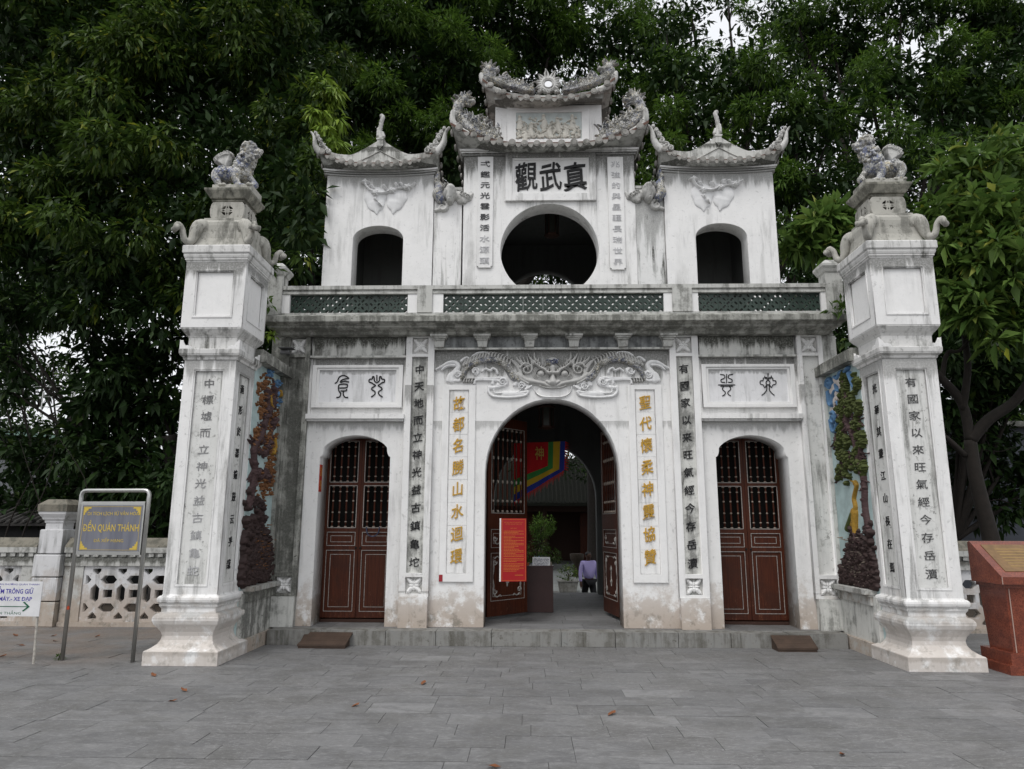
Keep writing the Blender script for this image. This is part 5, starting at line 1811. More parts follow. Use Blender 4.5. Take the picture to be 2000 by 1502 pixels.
for px, py, lb in spots:
    d = _f+_rx*(px-1000)/FPX-_ru*(py-751)/FPX
    t = -CAMP[2]/d[2]; P = CAMP+t*d
    a = g.uniform(0, 6.28); L_ = g.uniform(.045, .075)
    m = MB(); m.T = Matrix.Translation((P[0], P[1], .004)) @ Matrix.Rotation(a, 4, 'Z')
    pts = [(-L_, 0, .002), (-L_*.3, -L_*.35, .018), (L_*.5, -L_*.3, .012), (L_, 0, .025), (L_*.5, L_*.3, .02), (-L_*.3, L_*.4, .008), (0, 0, .003)]
    i = [m.vert(p) for p in pts]
    for k in range(6): m.face((i[k], i[(k+1) % 6], i[6]))
    m.T = None
    tag(m.build('fallen_leaf', leafmat, None), lb, 'leaf', 'dry leaves scattered on the paving')

# ================================================================== PERIMETER WALL


def lattice(x0, x1, z0, z1, nx, nz):
    """cast concrete screen: squares and hexagons cut out"""
    dx, dz = (x1-x0)/nx, (z1-z0)/nz
    hl = []
    for i in range(nx+1):
        for j in range(nz+1):
            cx, cz = x0+i*dx, z0+j*dz
            for (ax, az, kind) in ((0, 0, 's'), (.5, 0, 'v'), (0, .5, 'h')):
                X, Z = cx+ax*dx, cz+az*dz
                if kind == 's': P = [(-.075, -.07), (.075, -.07), (.075, .07), (-.075, .07)]
                elif kind == 'v': P = [(0, -.17), (.07, -.09), (.07, .09), (0, .17), (-.07, .09), (-.07, -.09)]
                else: P = [(-.135, 0), (-.075, -.075), (.075, -.075), (.135, 0), (.075, .075), (-.075, .075)]
                q = [(min(max(X+a*dx/.42, x0+.045), x1-.045), min(max(Z+b*dz/.48, z0+.045), z1-.045)) for a, b in P]
                r = []
                for p in q:
                    if not r or (abs(p[0]-r[-1][0])+abs(p[1]-r[-1][1])) > 1e-4: r.append(p)
                if len(r) > 1 and abs(r[0][0]-r[-1][0])+abs(r[0][1]-r[-1][1]) < 1e-4: r.pop()
                if len(r) < 3: continue
                w = max(p[0] for p in r)-min(p[0] for p in r); h = max(p[1] for p in r)-min(p[1] for p in r)
                if w < .05 or h < .05: continue
                hl.append(r)
    return hl


def fence(name, label, x0, x1, y, panels, loc):
    f = thing(name, label, 'wall', loc, group='perimeter wall of the temple')
    MB().box(x0, x1, y-.03, y+.25, 0, .075).build('footing', 'fence', f)
    for (a, b, nx) in panels:
        poly('lattice_panel', rect(a, b, .076, .99), lattice(a, b, .076, .99, nx, 2), y+.02, y+.16, 'fencewhite', f)
    xs = [x0]+[v for p in panels for v in p[:2]]+[x1]
    for k in range(0, len(xs), 2):
        if xs[k+1]-xs[k] > .02:
            MB().box(xs[k]+.001, xs[k+1]-.001, y, y+.22, .076, .99).build('stub_pier', 'fence', f)
    MB().box(x0, x1, y-.02, y+.24, .991, 1.13).build('beam', 'fence', f)
    MB().box(x0, x1, y+.01, y+.21, 1.131, 1.21).build('frieze', 'fence', f)
    m = MB(); x = x0+.02
    d_me = MB().box(0, .085, -.035, .009, 1.145, 1.205).mesh('dentil', 'fence')
    n = 0
    while x < x1-.1 and n < 300:
        inst(d_me, 'dentil', f, (x, y, 0)); x += .16; n += 1
    MB().box(x0, x1, y-.05, y+.27, 1.2105, 1.30).build('string_course', 'fence', f)
    R_ = [[(xx, y-.05, 1.3005), (xx, y-.04, 1.33), (xx, y+.08, 1.46), (xx, y+.14, 1.46), (xx, y+.26, 1.33), (xx, y+.27, 1.3005)] for xx in (x0, x1)]
    MB().rings(R_).build('coping', 'coping', f)
    return f


YF = 1.32
fence('fence_wall', 'grey plastered fence wall with pierced concrete lattice at the far left, beyond the pier', -16, -8.80, YF, [(-15.6, -13.6, 5), (-13.2, -11.2, 5), (-10.9, -9.05, 4)], (-12, YF, 0))
fence('fence_wall', 'grey plastered fence wall with pierced concrete lattice behind the metal temple sign', -8.31, -4.52, YF, [(-7.97, -5.3, 6)], (-6.5, YF, 0))
fence('fence_wall', 'grey plastered fence wall with pierced concrete lattice right of the gate, behind the red lectern', 4.52, 14, YF-.1, [(5.3, 7.65, 6), (8.2, 10.6, 6), (11.0, 13.4, 6)], (7, YF, 0))
pier = thing('fence_pier', 'white block-built pier with a dark moulded cap in the fence left of the temple sign', 'pier', (-8.555, YF, 0))
g = random.Random(2)
for (a, b, h) in ((0, .40, .225), (.415, .80, .225), (.815, 1.18, .23), (1.195, 1.60, .20)):
    MB().sq(-8.555, YF+.12, [(h-.012, a), (h, a+.012), (h, b-.012), (h-.012, b)]).build('block', 'fencewhite' if a > .1 else 'fence', pier)
MB().sq(-8.555, YF+.12, [(.15, 1.6), (.15, 1.70), (.165, 1.72), (.165, 1.75), (.19, 1.77), (.20, 1.80), (.24, 1.86), (.245, 1.90), (.245, 1.902)]).build('neck', 'fencewhite', pier)
MB().sq(-8.555, YF+.12, [(.255, 1.903), (.26, 2.02), (.16, 2.11), (.15, 2.112)]).build('cap', 'coping', pier)

# ================================================================== TEMPLE SIGN on two steel posts
sg_ = thing('temple_sign', 'brushed steel sign on two posts with gold lettering on a grey panel', 'sign', (-5.8, -1.7, 0))
A = np.array((-6.27, -1.66)); B = np.array((-5.315, -1.755))
d2 = (B-A)/np.linalg.norm(B-A); LN = float(np.linalg.norm(B-A))
bs = Matrix(((d2[0], -d2[1], 0, A[0]), (d2[1], d2[0], 0, A[1]), (0, 0, 1, 0), (0, 0, 0, 1)))
H = 2.13
P = [(0, 0, 0), (0, 0, H-.10), (0, 0, H-.06), (.012, 0, H-.025), (.035, 0, H-.006), (.075, 0, H), (LN-.075, 0, H), (LN-.035, 0, H-.006), (LN-.012, 0, H-.025), (LN, 0, H-.06), (LN, 0, H-.10), (LN, 0, 0)]
MB().tube(P, .026, 14).build('frame', 'steel', sg_, smooth=True, base=bs)
zb_, zt_ = 1.305, 1.985
MB().box(.03, LN-.03, -.022, .022, zb_, zt_).build('sign_panel', 'steel', sg_, base=bs)
bd = NT('sign_grey')
bn = bd.noise(bd.pos(scale=(6, 1, .6)), 1.5, 3)
bface = bd.fin(bd.mix(bd.rng(bn, .35, .65), (.115, .12, .15), (.17, .175, .205)), .38, 0, .5)
face = MB().box(.055, LN-.055, -.0245, -.0221, zb_+.045, zt_-.05).build('sign_face', bface, sg_, base=bs)
MB().box(.028, LN-.028, -.030, -.0222, zt_-.04, zt_-.012).build('clamp_strip', 'steel', sg_, base=bs)
gm = flat('sign_gold', (.55, .40, .07), .4, var=.1)
m = MB()
for (a, b, c, d) in ((.075, LN-.075, zb_+.06, zb_+.064), (.075, LN-.075, zt_-.069, zt_-.065), (.075, .079, zb_+.06, zt_-.065), (LN-.079, LN-.075, zb_+.06, zt_-.065)):
    m.box(a, b, -.0258, -.0246, c, d)
for (x, z, sx, sz) in ((.082, zb_+.068, 1, 1), (LN-.082, zb_+.068, -1, 1), (.082, zt_-.073, 1, -1), (LN-.082, zt_-.073, -1, -1)):
    for (w, h) in ((.10, .020), (.06, .045), (.035, .07), (.018, .10)):
        x0, x1 = sorted((x, x+sx*w)); z0, z1 = sorted((z, z+sz*h))
        m.box(x0, x1, -.0262-.0004*w*10, -.0246, z0, z1)
m.build('corner_ornament', gm, sg_, base=bs)
hz = zb_+.045
for t_, a, b, c, d, bo in (('DI TÍCH LỊCH SỬ VĂN HÓA', .14, LN-.10, 1.795, 1.865, .0), ('DỀN QUÁN THÁNH', .10, LN-.085, 1.585, 1.745, .006), ('DÃ XẾP HẠNG', .27, .68, 1.455, 1.525, .0)):
    text('lettering', t_, a, b, c, d, -.0246, gm, sg_, depth=.002, bold=bo, base=bs)
MB().box(.092, .128, -.0266, -.0247, 1.630, 1.640).box(.265, .280, -.0266, -.0247, 1.480, 1.485).build('lettering_bar', gm, sg_, base=bs)
MB().box(.0, .034, -.0275, -.02, .62, .66).build('tape', flat('red_tape', (.4, .06, .02), .7), sg_, base=bs)

# ================================================================== PARKING SIGN
ps = thing('parking_sign', 'white hand-lettered parking sign with a green arrow on a chipped pole at the left edge', 'sign', (-6.5, -1.907, 0))
pb = Matrix.Translation((-6.49, -1.9, 0)) @ Matrix.Rotation(math.radians(-1.5), 4, 'Z')
MB().tube([(0.02, 0, 0), (0, -.01, .57), (-.01, -.01, 1.0)], .015, 8).build('pole', 'ironrust', ps, base=pb)
MB().box(-.86, .035, -.035, -.026, .565, .985).build('board', flat('white_board_paint', (.66, .66, .67), .55, var=.25, sc=5), ps, base=pb)
bp = flat('violet_blue_paint', (.05, .04, .30), .5, var=.2); gp = flat('green_sign_paint', (.01, .10, .05), .5, var=.2)
text('lettering', 'ỦY BAN NHÂN DÂN PHƯỜNG QUÁN THÁNH', -.84, -.01, .935, .965, -.035, bp, ps, depth=.001, base=pb)
text('lettering', 'DIỂM TRÔNG GIỮ', -.60, -.075, .835, .925, -.035, bp, ps, depth=.001, bold=.02, base=pb)
text('lettering', 'XE MÁY.- XE DẠP', -.62, -.08, .735, .81, -.035, bp, ps, depth=.001, bold=.02, base=pb)
text('lettering', 'DI THẲNG', -.50, -.20, .585, .635, -.035, gp, ps, depth=.001, base=pb)
MB().box(-.214, -.192, -.0362, -.0351, .776, .782).box(-.607, -.585, -.0362, -.0351, .872, .878).build('lettering_bar', bp, ps, base=pb)
MB().box(-.80, -.115, -.0385, -.0352, .678, .686).rings([[(-.19, y, .735), (-.17, y, .740), (-.095, y, .682), (-.17, y, .624), (-.19, y, .629), (-.125, y, .682)] for y in (-.0352, -.039)]).build('arrow', gp, ps, base=pb)

# ================================================================== LECTERN at the right edge
le = thing('stone_lectern', 'reddish granite lectern with a sloping inscribed top at the right edge', 'lectern', (5.85, -1.75, 0))
gr = NT('red_granite')
v1 = gr.noise(gr.pos(), 55, 4, .85)
v2 = gr.noise(gr.pos(), 7, 4)
lm = gr.fin(gr.mix(gr.rng(v1, .4, .65), gr.mix(gr.rng(v2, .35, .65), (.26, .07, .038), (.17, .045, .027)), (.10, .028, .018)), .24, 0, .5)
MB().box(5.235, 6.6, -2.13, -1.43, 0, .105).build('step', lm, le)
MB().box(5.30, 6.5, -2.07, -1.49, .106, .235).build('plinth', lm, le)
MB().rings([[(5.375, -2.00, .236), (6.42, -2.00, .236), (6.42, -1.56, .236), (5.375, -1.56, .236)], [(5.335, -2.06, .975), (6.46, -2.06, .975), (6.46, -1.55, .975), (5.335, -1.55, .975)]]).build('body', lm, le)
MB().box(5.315, 6.48, -2.08, -1.53, .976, 1.02).build('neck', lm, le)
MB().rings([[(x, -2.13, 1.021), (x, -1.52, 1.021), (x, -1.52, 1.50), (x, -1.56, 1.515), (x, -2.13, 1.108)] for x in (5.27, 6.55)]).build('desk_top', lm, le)
tm_ = flat('worn_gold_plate', (.22, .13, .055), .45, var=.7, sc=8)
a_ = math.atan2(.407, .57)
tb = Matrix.Translation((5.27, -2.13, 1.108)) @ Matrix.Rotation(a_, 4, 'X')
pl_ = MB().box(.10, 1.2, .10, .62, .0005, .006).build('engraved_plate', tm_, le, base=tb)
m = MB()
for k in range(7):
    m.box(.22, 1.1-.07*(k % 3), .52-.055*k, .535-.055*k, .0065, .0075)
m.build('engraved_lines', flat('faded_gold', (.30, .20, .07), .5), pl_, base=tb)
edge = flat('pale_tile_joint', (.42, .30, .25), .7)
MB().box(5.372, 5.380, -2.0635, -2.056, .24, .97).box(5.2685, 5.2755, -2.1315, -2.124, 1.022, 1.108).build('joint_edge', edge, le)

# ================================================================== WOODEN RAMPS
for s, (x0, x1), lb in ((-1, (-3.60, -2.92), 'worn brown wooden ramp against the step before the left side door'), (1, (3.05, 3.60), 'worn brown wooden ramp against the step before the right side door')):
    rp = thing('wooden_ramp', lb, 'ramp', ((x0+x1)/2, -.55, 0), group='wooden ramps at the step')
    sk = .10 if s < 0 else 0
    y0, y1 = -.66, -.385
    n = 3
    for k in range(n):
        a = k/n; b = (k+1)/n-.015
        m = MB()
        R_ = []
        for xx in (x0, x1):
            q = sk if xx == x0 else sk*.3
            R_.append([(xx+q*a, y0+(y1-y0)*a, .03+.13*a), (xx+q*b, y0+(y1-y0)*b, .03+.13*b), (xx+q*b, y0+(y1-y0)*b, .055+.13*b), (xx+q*a, y0+(y1-y0)*a, .055+.13*a)])
        m.rings(R_).build('board', 'wood', rp)
    for xx in (x0+.01, x1-.06):
        MB().rings([[(xx, y0+.01, .0), (xx, y1, .0), (xx, y1, .150), (xx, y0+.01, .030)], [(xx+.05, y0+.01, .0), (xx+.05, y1, .0), (xx+.05, y1, .150), (xx+.05, y0+.01, .030)]]).build('side_rail', 'wood', rp)
    MB().box(x0+.061, x1-.061, y0+.012, y0+.03, .001, .030).build('front_strip', 'wood', rp)

# ================================================================== THINGS IN THE GATEWAY
red = flat('glossy_red_board', (.33, .006, .010), .35, var=.1)
nb = thing('notice_board', 'tall red notice board with orange text hung on the left open door leaf', 'notice board', (-.80, .30, .8))
nbm = Matrix.Translation((-.80, .34, 0)) @ Matrix.Rotation(math.radians(10), 4, 'Z')
MB().box(0, .40, -.012, .012, .84, 1.80).build('board', red, nb, base=nbm)
MB().box(-.022, -.0005, -.014, .02, .84, 1.80).build('white_edge', 'white', nb, base=nbm)
oy = flat('orange_print', (.50, .15, .02), .5, var=.1)
m = MB()
for (a, b, c, d) in ((.012, .388, .852, .857), (.012, .388, 1.783, 1.788), (.012, .017, .852, 1.788), (.383, .388, .852, 1.788)):
    m.box(a, b, -.0136, -.0121, c, d)
m.build('print_border', oy, nb, base=nbm)
g = random.Random(4)
lines = ['NỘI QUY BẢO VỆ VÀ PHÁT HUY', 'DI TÍCH LỊCH SỬ VĂN HÓA']
text('heading', lines[0]+'\n'+lines[1], .05, .35, 1.70, 1.75, -.0121, oy, nb, depth=.001, base=nbm)
text('heading', 'NỘI QUY', .15, .25, 1.635, 1.66, -.0121, oy, nb, depth=.001, base=nbm)
m = MB(); z = 1.60
while z > .98:
    x = .04
    xe = .36 if g.random() < .8 else g.uniform(.15, .3)
    while x < xe:
        w = g.uniform(.012, .035); m.box(x, min(x+w, xe), -.0131, -.0121, z, z+.0085); x += w+.005
    z -= .022 if g.random() < .85 else .034
m.box(.22, .35, -.0131, -.0121, .93, .94)
tag(m.build('print', oy, nb, base=nbm), kind='stuff')
MB().box(.1, .3, .0125, .20, 1.30, 1.32).build('hanger', 'steel', nb, base=nbm)

tk = thing('ticket_box', 'dark brown wooden ticket box standing in the central gateway', 'box', (-.2, 2.1, .2))
bx_ = flat('dark_brown_veneer', (.055, .026, .024), .45, var=.4, sc=3)
MB().box(-.45, .06, 1.95, 2.40, ZF+.002, .97).build('box', bx_, tk)
MB().box(-.465, .075, 1.935, 2.415, .971, .99).build('lid', bx_, tk)
cd = thing('price_card', 'white ticket price card with blue and black lettering standing on the brown box', 'sign', (-.16, 2.0, .99))
x0, zt = at(1040, 1088, 2.0); x1, zb = at(1074.5, 1113, 2.0)
card = flat('white_card', (.88, .88, .88), .6, var=.05)
MB().box(x0, x1, 2.0, 2.006, .992, zt).build('card', card, cd)
MB().box(x0+.1, x1-.1, 2.0065, 2.09, .992, .998).build('foot', card, cd)
ink = flat('blue_black_ink', (.03, .04, .12), .6, var=.1)
h_ = (zt-.992)
for k, (t_, fr) in enumerate((('VÉ VÀO CỬA', .86), ('ENTRANCE TICKET', .90), ('10.000 đồng/người', .9), ('PHÍ THAM QUAN DI TÍCH', .8), ('10,000 VND/person', .7))):
    w_ = (x1-x0)*fr/2; cx = (x0+x1)/2
    z_ = zt-h_*(.10+.185*k)
    text('lettering', t_, cx-w_, cx+w_, z_-.028, z_, 1.9999, ink, cd, depth=.001, base=None, bold=.01)
# little things on the box
tag(MB().box(-.42, -.36, 2.05, 2.10, .9905, 1.04).build('small_package', flat('orange_pack', (.35, .10, .03), .6)), 'small orange package left of the white price card on the box', 'package')
tag(MB().lathe(.02, 2.06, [(.025, .9905), (.028, 1.02), (.02, 1.05), (.004, 1.055)], 10).build('jar', 'pearl', smooth=True), 'small pale jar right of the price card on the box', 'jar')

# festival flag on a pole
fl = thing('festival_flag', 'festival flag with red centre, coloured bands and red fringe in the central gateway', 'flag', (-.72, 2.6, ZF))
YG = 2.5
MB().tube([(-.60, YG, ZF+.002), (-.60, YG, 4.0)], .016, 8).build('pole', 'hallwood', fl)
TL = np.array(at(1004, 866, YG)); TRp = np.array(at(1104, 862, YG)); BRp = np.array(at(1102, 918, YG)); BLp = np.array(at(1004, 980, YG))
fm = [flat('flag_red', (.50, .008, .012), .8, var=.15), flat('flag_green', (.04, .23, .05), .8, var=.15), flat('flag_yellow', (.55, .36, .02), .8, var=.15), flat('flag_blue', (.02, .04, .28), .8, var=.15)]
nu_, nv_ = 30, 24
m = MB()
def FP(u, v):
    a = TL*(1-u)+TRp*u; b = BLp*(1-u)+BRp*u
    c = a*(1-v)+b*v
    return (c[0], YG-.02+.035*math.sin(u*13+v*2)*(.3+v), c[1])
ids = [[m.vert(FP(i/nu_, j/nv_)) for j in range(nv_+1)] for i in range(nu_+1)]
for i in range(nu_):
    for j in range(nv_):
        u, v = (i+.5)/nu_, (j+.5)/nv_
        d = min((1-u)*1.0, (1-v)*.95)
        m.cur = 3 if d < .11 else 2 if d < .22 else 1 if d < .34 else 0
        m.face((ids[i][j], ids[i+1][j], ids[i+1][j+1], ids[i][j+1]))
m.build('cloth', fm, fl, smooth=True)
m = MB()
for k in range(26):
    u = k/25
    a = FP(u, 1); b = FP(min(u+.032, 1), 1); c = (a[0]+.01, a[1], a[2]-.10-.05*(k % 3 == 1))
    m.rings([[a, b, c], [(p[0], p[1]+.004, p[2]) for p in (a, b, c)]])
for k in range(12):
    v = k/12
    a = FP(1, v); b = FP(1, v+.07); c = (a[0]+.09, a[1], a[2]-.06)
    m.rings([[a, b, c], [(p[0], p[1]+.004, p[2]) for p in (a, b, c)]])
tag(m.build('fringe', fm[0], fl), kind='stuff')
a, b = at(1045, 898, YG-.07), at(1062, 872, YG-.07)
text('flag_character', '神', a[0], b[0], a[1], b[1], YG-.06, 'gold', fl, depth=.002, bold=.01)


def lantern(x, y, zt, zb, ztop, label):
    t = thing('hanging_lantern', label, 'lantern', (x, y, zb), group='wooden lanterns hanging in the gate')
    h = zt-zb
    MB().lathe(x, y, [(.15, zt), (.17, zt+.01), (.17, zt+.035), (.05, zt+.07)], 6).build('roof', 'hallwood', t)
    for k in range(6):
        a = k*math.pi/3
        MB().tube([(x+.125*math.cos(a), y+.125*math.sin(a), zt), (x+.125*math.cos(a), y+.125*math.sin(a), zb+.04)], .012, 6).build('post', 'hallwood', t)
    MB().lathe(x, y, [(.09, zb), (.15, zb+.02), (.15, zb+.05), (.12, zb+.055)], 6).build('base', 'hallwood', t)
    MB().lathe(x, y, [(.108, zb+.056), (.108, zt-.001)], 6).build('pane', flat('dusty_lantern_glass', (.05, .055, .045), .3), t)
    MB().tube([(x, y, zt+.06), (x, y, ztop)], .006, 5).build('chain', 'dark', t)
    return t


x, z = at(1067, 838, 1.6); x2, z2 = at(1067, 797, 1.6)
lantern(x, 1.6, z2, z, 4.66, 'dark six-sided wooden lantern hanging in the lower archway')
x, z = at(1078, 463, 2.2); x2, z2 = at(1078, 415, 2.2)
lantern(x, 2.2, z2, z, 8.36, 'dark six-sided wooden lantern hanging behind the round upper opening')

# ================================================================== PEOPLE


def skin(name, verts, edges, radii, mat, parent, root=0, sub=2, **k):
    me = bpy.data.meshes.new('tmp'); me.from_pydata(verts, edges, [])
    o = bpy.data.objects.new('tmp', me); COL.objects.link(o)
    o.modifiers.new('s', 'SKIN')
    sv = me.skin_vertices[0].data
    for i, r in enumerate(radii):
        sv[i].radius = (r, r) if not isinstance(r, tuple) else r
        sv[i].use_root = (i == root)
    q = o.modifiers.new('b', 'SUBSURF'); q.levels = sub; q.render_levels = sub
    dg = bpy.context.evaluated_depsgraph_get()
    me2 = bpy.data.meshes.new_from_object(o.evaluated_get(dg))
    bpy.data.objects.remove(o)
    me2.name = name; me2.materials.clear(); me2.materials.append(mat)
    me2.polygons.foreach_set('use_smooth', [True]*len(me2.polygons))
    return me2


def person(label, x, y, z0, rz, H, shirt, trousers, skinm, step=.12, belly=.03):
    t = thing('person', label, 'person', (x, y, z0))
    B = Matrix.Translation((x, y, z0)) @ Matrix.Rotation(rz, 4, 'Z') @ Matrix.Scale(H/1.7, 4)
    # faces -y ; x to its left... joints in metres for a 1.7 m figure
    V = []; E_ = []; Rr_ = []
    def add(p, r, c=None):
        V.append(p); Rr_.append(r)
        if c is not None: E_.append((c, len(V)-1))
        return len(V)-1
    pel = add((0, 0, .95), (.155, .115))
    ab = add((0, -.02, 1.08), (.15, .115), pel)
    ch = add((0, 0, 1.28), (.165, .115), ab)
    nk0 = add((0, .01, 1.43), (.085, .075), ch)
    nk = add((0, .0, 1.49), (.055, .055), nk0)
    hd0 = add((0, -.015, 1.55), (.07, .082), nk)
    hd1 = add((0, -.01, 1.62), (.078, .095), hd0)
    add((0, 0, 1.675), (.055, .07), hd1)
    for s in (-1, 1):
        hip = add((s*.09, 0, .88), (.10, .10), pel)
        kn = add((s*.10, -s*step-.02, .50), (.065, .065), hip)
        an = add((s*.10, -s*step*1.4+.02, .10), (.042, .045), kn)
        add((s*.11, -s*step*1.4-.11, .045), (.042, .03), an)
        sh = add((s*.19, .01, 1.40), (.062, .062), ch)
        el = add((s*.265, s*.04+.02, 1.12), (.043, .043), sh)
        wr = add((s*.285, s*.02-.06, .88), (.03, .03), el)
        pa = add((s*.285, s*.02-.08, .80), (.040, .022), wr)
        for f in range(4):
            q = add((s*.285+(f-1.5)*.006, s*.02-.105+f*.018, .745-.004*abs(f-1)), .0095, pa)
            add((s*.277+(f-1.5)*.006, s*.02-.105+f*.018, .705+.006*abs(f-1)), .0085, q)
        th_ = add((s*.27, s*.02-.115, .80), .011, wr); add((s*.265, s*.02-.125, .765), .0095, th_)
    Rb = [tuple(v*.72 for v in r_) if i_ in (0, 1, 2, 3) or i_ in (8, 9, 10) or i_ in (8+(len(V)-8)//2, 9+(len(V)-8)//2, 10+(len(V)-8)//2) else r_ for i_, r_ in enumerate(Rr_)]
    me = skin('body', V, E_, Rb, skinm, t)
    obj('body', me, t, base=B)
    # clothing: same limbs a little thicker
    def shell(name, sel, grow, mat):
        V2 = []; R2 = []; mp = {}
        for i in sel: mp[i] = len(V2); V2.append(V[i]); R2.append(tuple(v+grow for v in (Rr_[i] if isinstance(Rr_[i], tuple) else (Rr_[i],)*2)))
        E2 = [(mp[a], mp[b]) for a, b in E_ if a in mp and b in mp]
        obj(name, skin(name, V2, E2, R2, mat, t), t, base=B)
    per = (len(V)-8)//2
    l, r = 8, 8+per
    shell('shirt', [pel, ab, ch, nk0, l+4, l+5, l+6, r+4, r+5, r+6], .014, shirt)
    shell('trousers', [pel, l, l+1, l+2, r, r+1, r+2], .020, trousers)
    m = MB()
    m.ball((0, .015, 1.635), (.086, .098, .072), 12, 8)
    m.build('hair', flat('black_hair_'+name_(), (.01, .009, .008), .6), t, smooth=True, base=B)
    m = MB()
    m.ball((0, -.108, 1.575), (.013, .02, .02), 8, 6)
    for s in (-1, 1): m.ball((s*.083, .0, 1.58), (.012, .02, .03), 8, 6)
    m.build('nose_and_ears', skinm, t, smooth=True, base=B)
    m = MB()
    for s in (-1, 1): m.ball((s*.032, -.090, 1.60), (.012, .010, .006), 8, 6)
    m.box(-.022, .022, -.104, -.09, 1.535, 1.541)
    m.build('eyes_and_mouth', 'dark', t, base=B)
    m = MB()
    for s in (-1, 1):
        y_ = -s*step*1.4
        m.rings([[(s*.11-.045, y_-.16, .0), (s*.11+.045, y_-.16, 0), (s*.11+.045, y_+.09, 0), (s*.11-.045, y_+.09, 0)], [(s*.11-.04, y_-.15, .05), (s*.11+.04, y_-.15, .05), (s*.11+.04, y_+.08, .085), (s*.11-.04, y_+.08, .085)]])
    m.build('shoes', 'dark', t, base=B)
    return t


_nm = [0]
def name_():
    _nm[0] += 1
    return 'abc'[_nm[0]-1]


sk_ = flat('brown_skin', (.09, .045, .03), .5, var=.1)
x, z = at(1149, 1078, 9.3)
person('man in a lavender long-sleeved shirt and black trousers walking in the courtyard', x, 9.3, -.70, math.radians(20), z+.70, flat('lavender_shirt', (.48, .42, .78), .8, var=.15), flat('black_trousers', (.012, .012, .014), .8), sk_)
x, z = at(1056, 1062, 13)
person('person in a light blue shirt half hidden behind the bonsai in the courtyard', x, 14, -.70, math.radians(-20), 1.6, flat('pale_blue_shirt', (.28, .36, .62), .8, var=.15), flat('dark_trousers', (.02, .02, .025), .8), sk_)

# ================================================================== COURTYARD BEYOND THE GATE
def leaves(name, C_, N_, per, L, Wd, mat, parent, rs, droop=.35, spread=.5, jit=.05, up=.6, curl=.12, base=None):
    """clusters of folded leaves: C_ centres, N_ outward directions"""
    rg = np.random.RandomState(rs)
    n = len(C_)*per
    C = np.repeat(C_, per, 0); N = np.repeat(N_, per, 0)
    rnd = rg.normal(size=(n, 3)); rnd /= np.linalg.norm(rnd, axis=1)[:, None]
    d = N*(1-spread)+rnd*spread*1.3
    d[:, 2] -= droop
    d /= np.linalg.norm(d, axis=1)[:, None]
    nm = rg.normal(size=(n, 3))*.45; nm[:, 2] += up+.4
    sd_ = np.cross(d, nm); sd_ /= np.maximum(np.linalg.norm(sd_, axis=1)[:, None], 1e-6)
    nn = np.cross(sd_, d)
    l = (L*rg.uniform(.45, 1.35, n))[:, None]; w = l/L*Wd*.5
    p0 = C+rnd*jit
    p1 = p0+d*l*.42+sd_*w+nn*w*.35
    p3 = p0+d*l*.42-sd_*w+nn*w*.35
    p2 = p0+d*l; p2[:, 2] -= curl*l[:, 0]
    V = np.stack([p0, p1, p2, p3], 1).reshape(-1, 3)
    i = (np.arange(n)*4)[:, None]
    F = np.concatenate([i+[0, 1, 2], i+[0, 2, 3]], 1).reshape(-1, 3)
    me = bpy.data.meshes.new(name)
    me.vertices.add(len(V)); me.vertices.foreach_set('co', V.astype(np.float32).ravel())
    me.loops.add(F.size); me.loops.foreach_set('vertex_index', F.ravel().astype(np.int32))
    me.polygons.add(len(F))
    me.polygons.foreach_set('loop_start', np.arange(0, F.size, 3, dtype=np.int32))
    me.polygons.foreach_set('loop_total', np.full(len(F), 3, dtype=np.int32))
    me.update(calc_edges=True)
    me.materials.append(MT[mat])
    return obj(name, me, parent)


def clumps(blobs, k, rs, f=(.28, .42), down=-.35):
    """smaller lobes seated on the surface of each blob, mostly on its upper and outer side"""
    rg = np.random.RandomState(rs)
    out = []
    for (x, y, z, rx, ry, rz) in blobs:
        m = int(k*max(1, (rx*rz+ry*rz+rx*ry)/3))
        for _ in range(m):
            while True:
                v = rg.normal(size=3); v /= np.linalg.norm(v)
                if v[2] > down: break
            q = rg.uniform(*f)
            e = rg.uniform(.68, .98)
            s_ = min(rx, ry, rz)
            out.append((x+v[0]*rx*e, y+v[1]*ry*e, z+v[2]*rz*e, q*s_*1.2, q*s_*1.2, q*s_*.85))
    return out


def shell_pts(blobs, dens, rs, top=0.0, thick=.35):
    rg = np.random.RandomState(rs)
    P = []; Q = []
    for (x, y, z, rx, ry, rz) in blobs:
        area = 4*math.pi*((rx*ry)**1.6/3+(rx*rz)**1.6/3+(ry*rz)**1.6/3)**(1/1.6)
        n = max(3, int(area*dens))
        v = rg.normal(size=(n, 3)); v /= np.linalg.norm(v, axis=1)[:, None]
        r = 1-np.abs(rg.normal(size=n))*thick
        c = np.array((x, y, z))+v*np.array((rx, ry, rz))*r[:, None]
        P.append(c); Q.append(v)
    return np.concatenate(P), np.concatenate(Q)


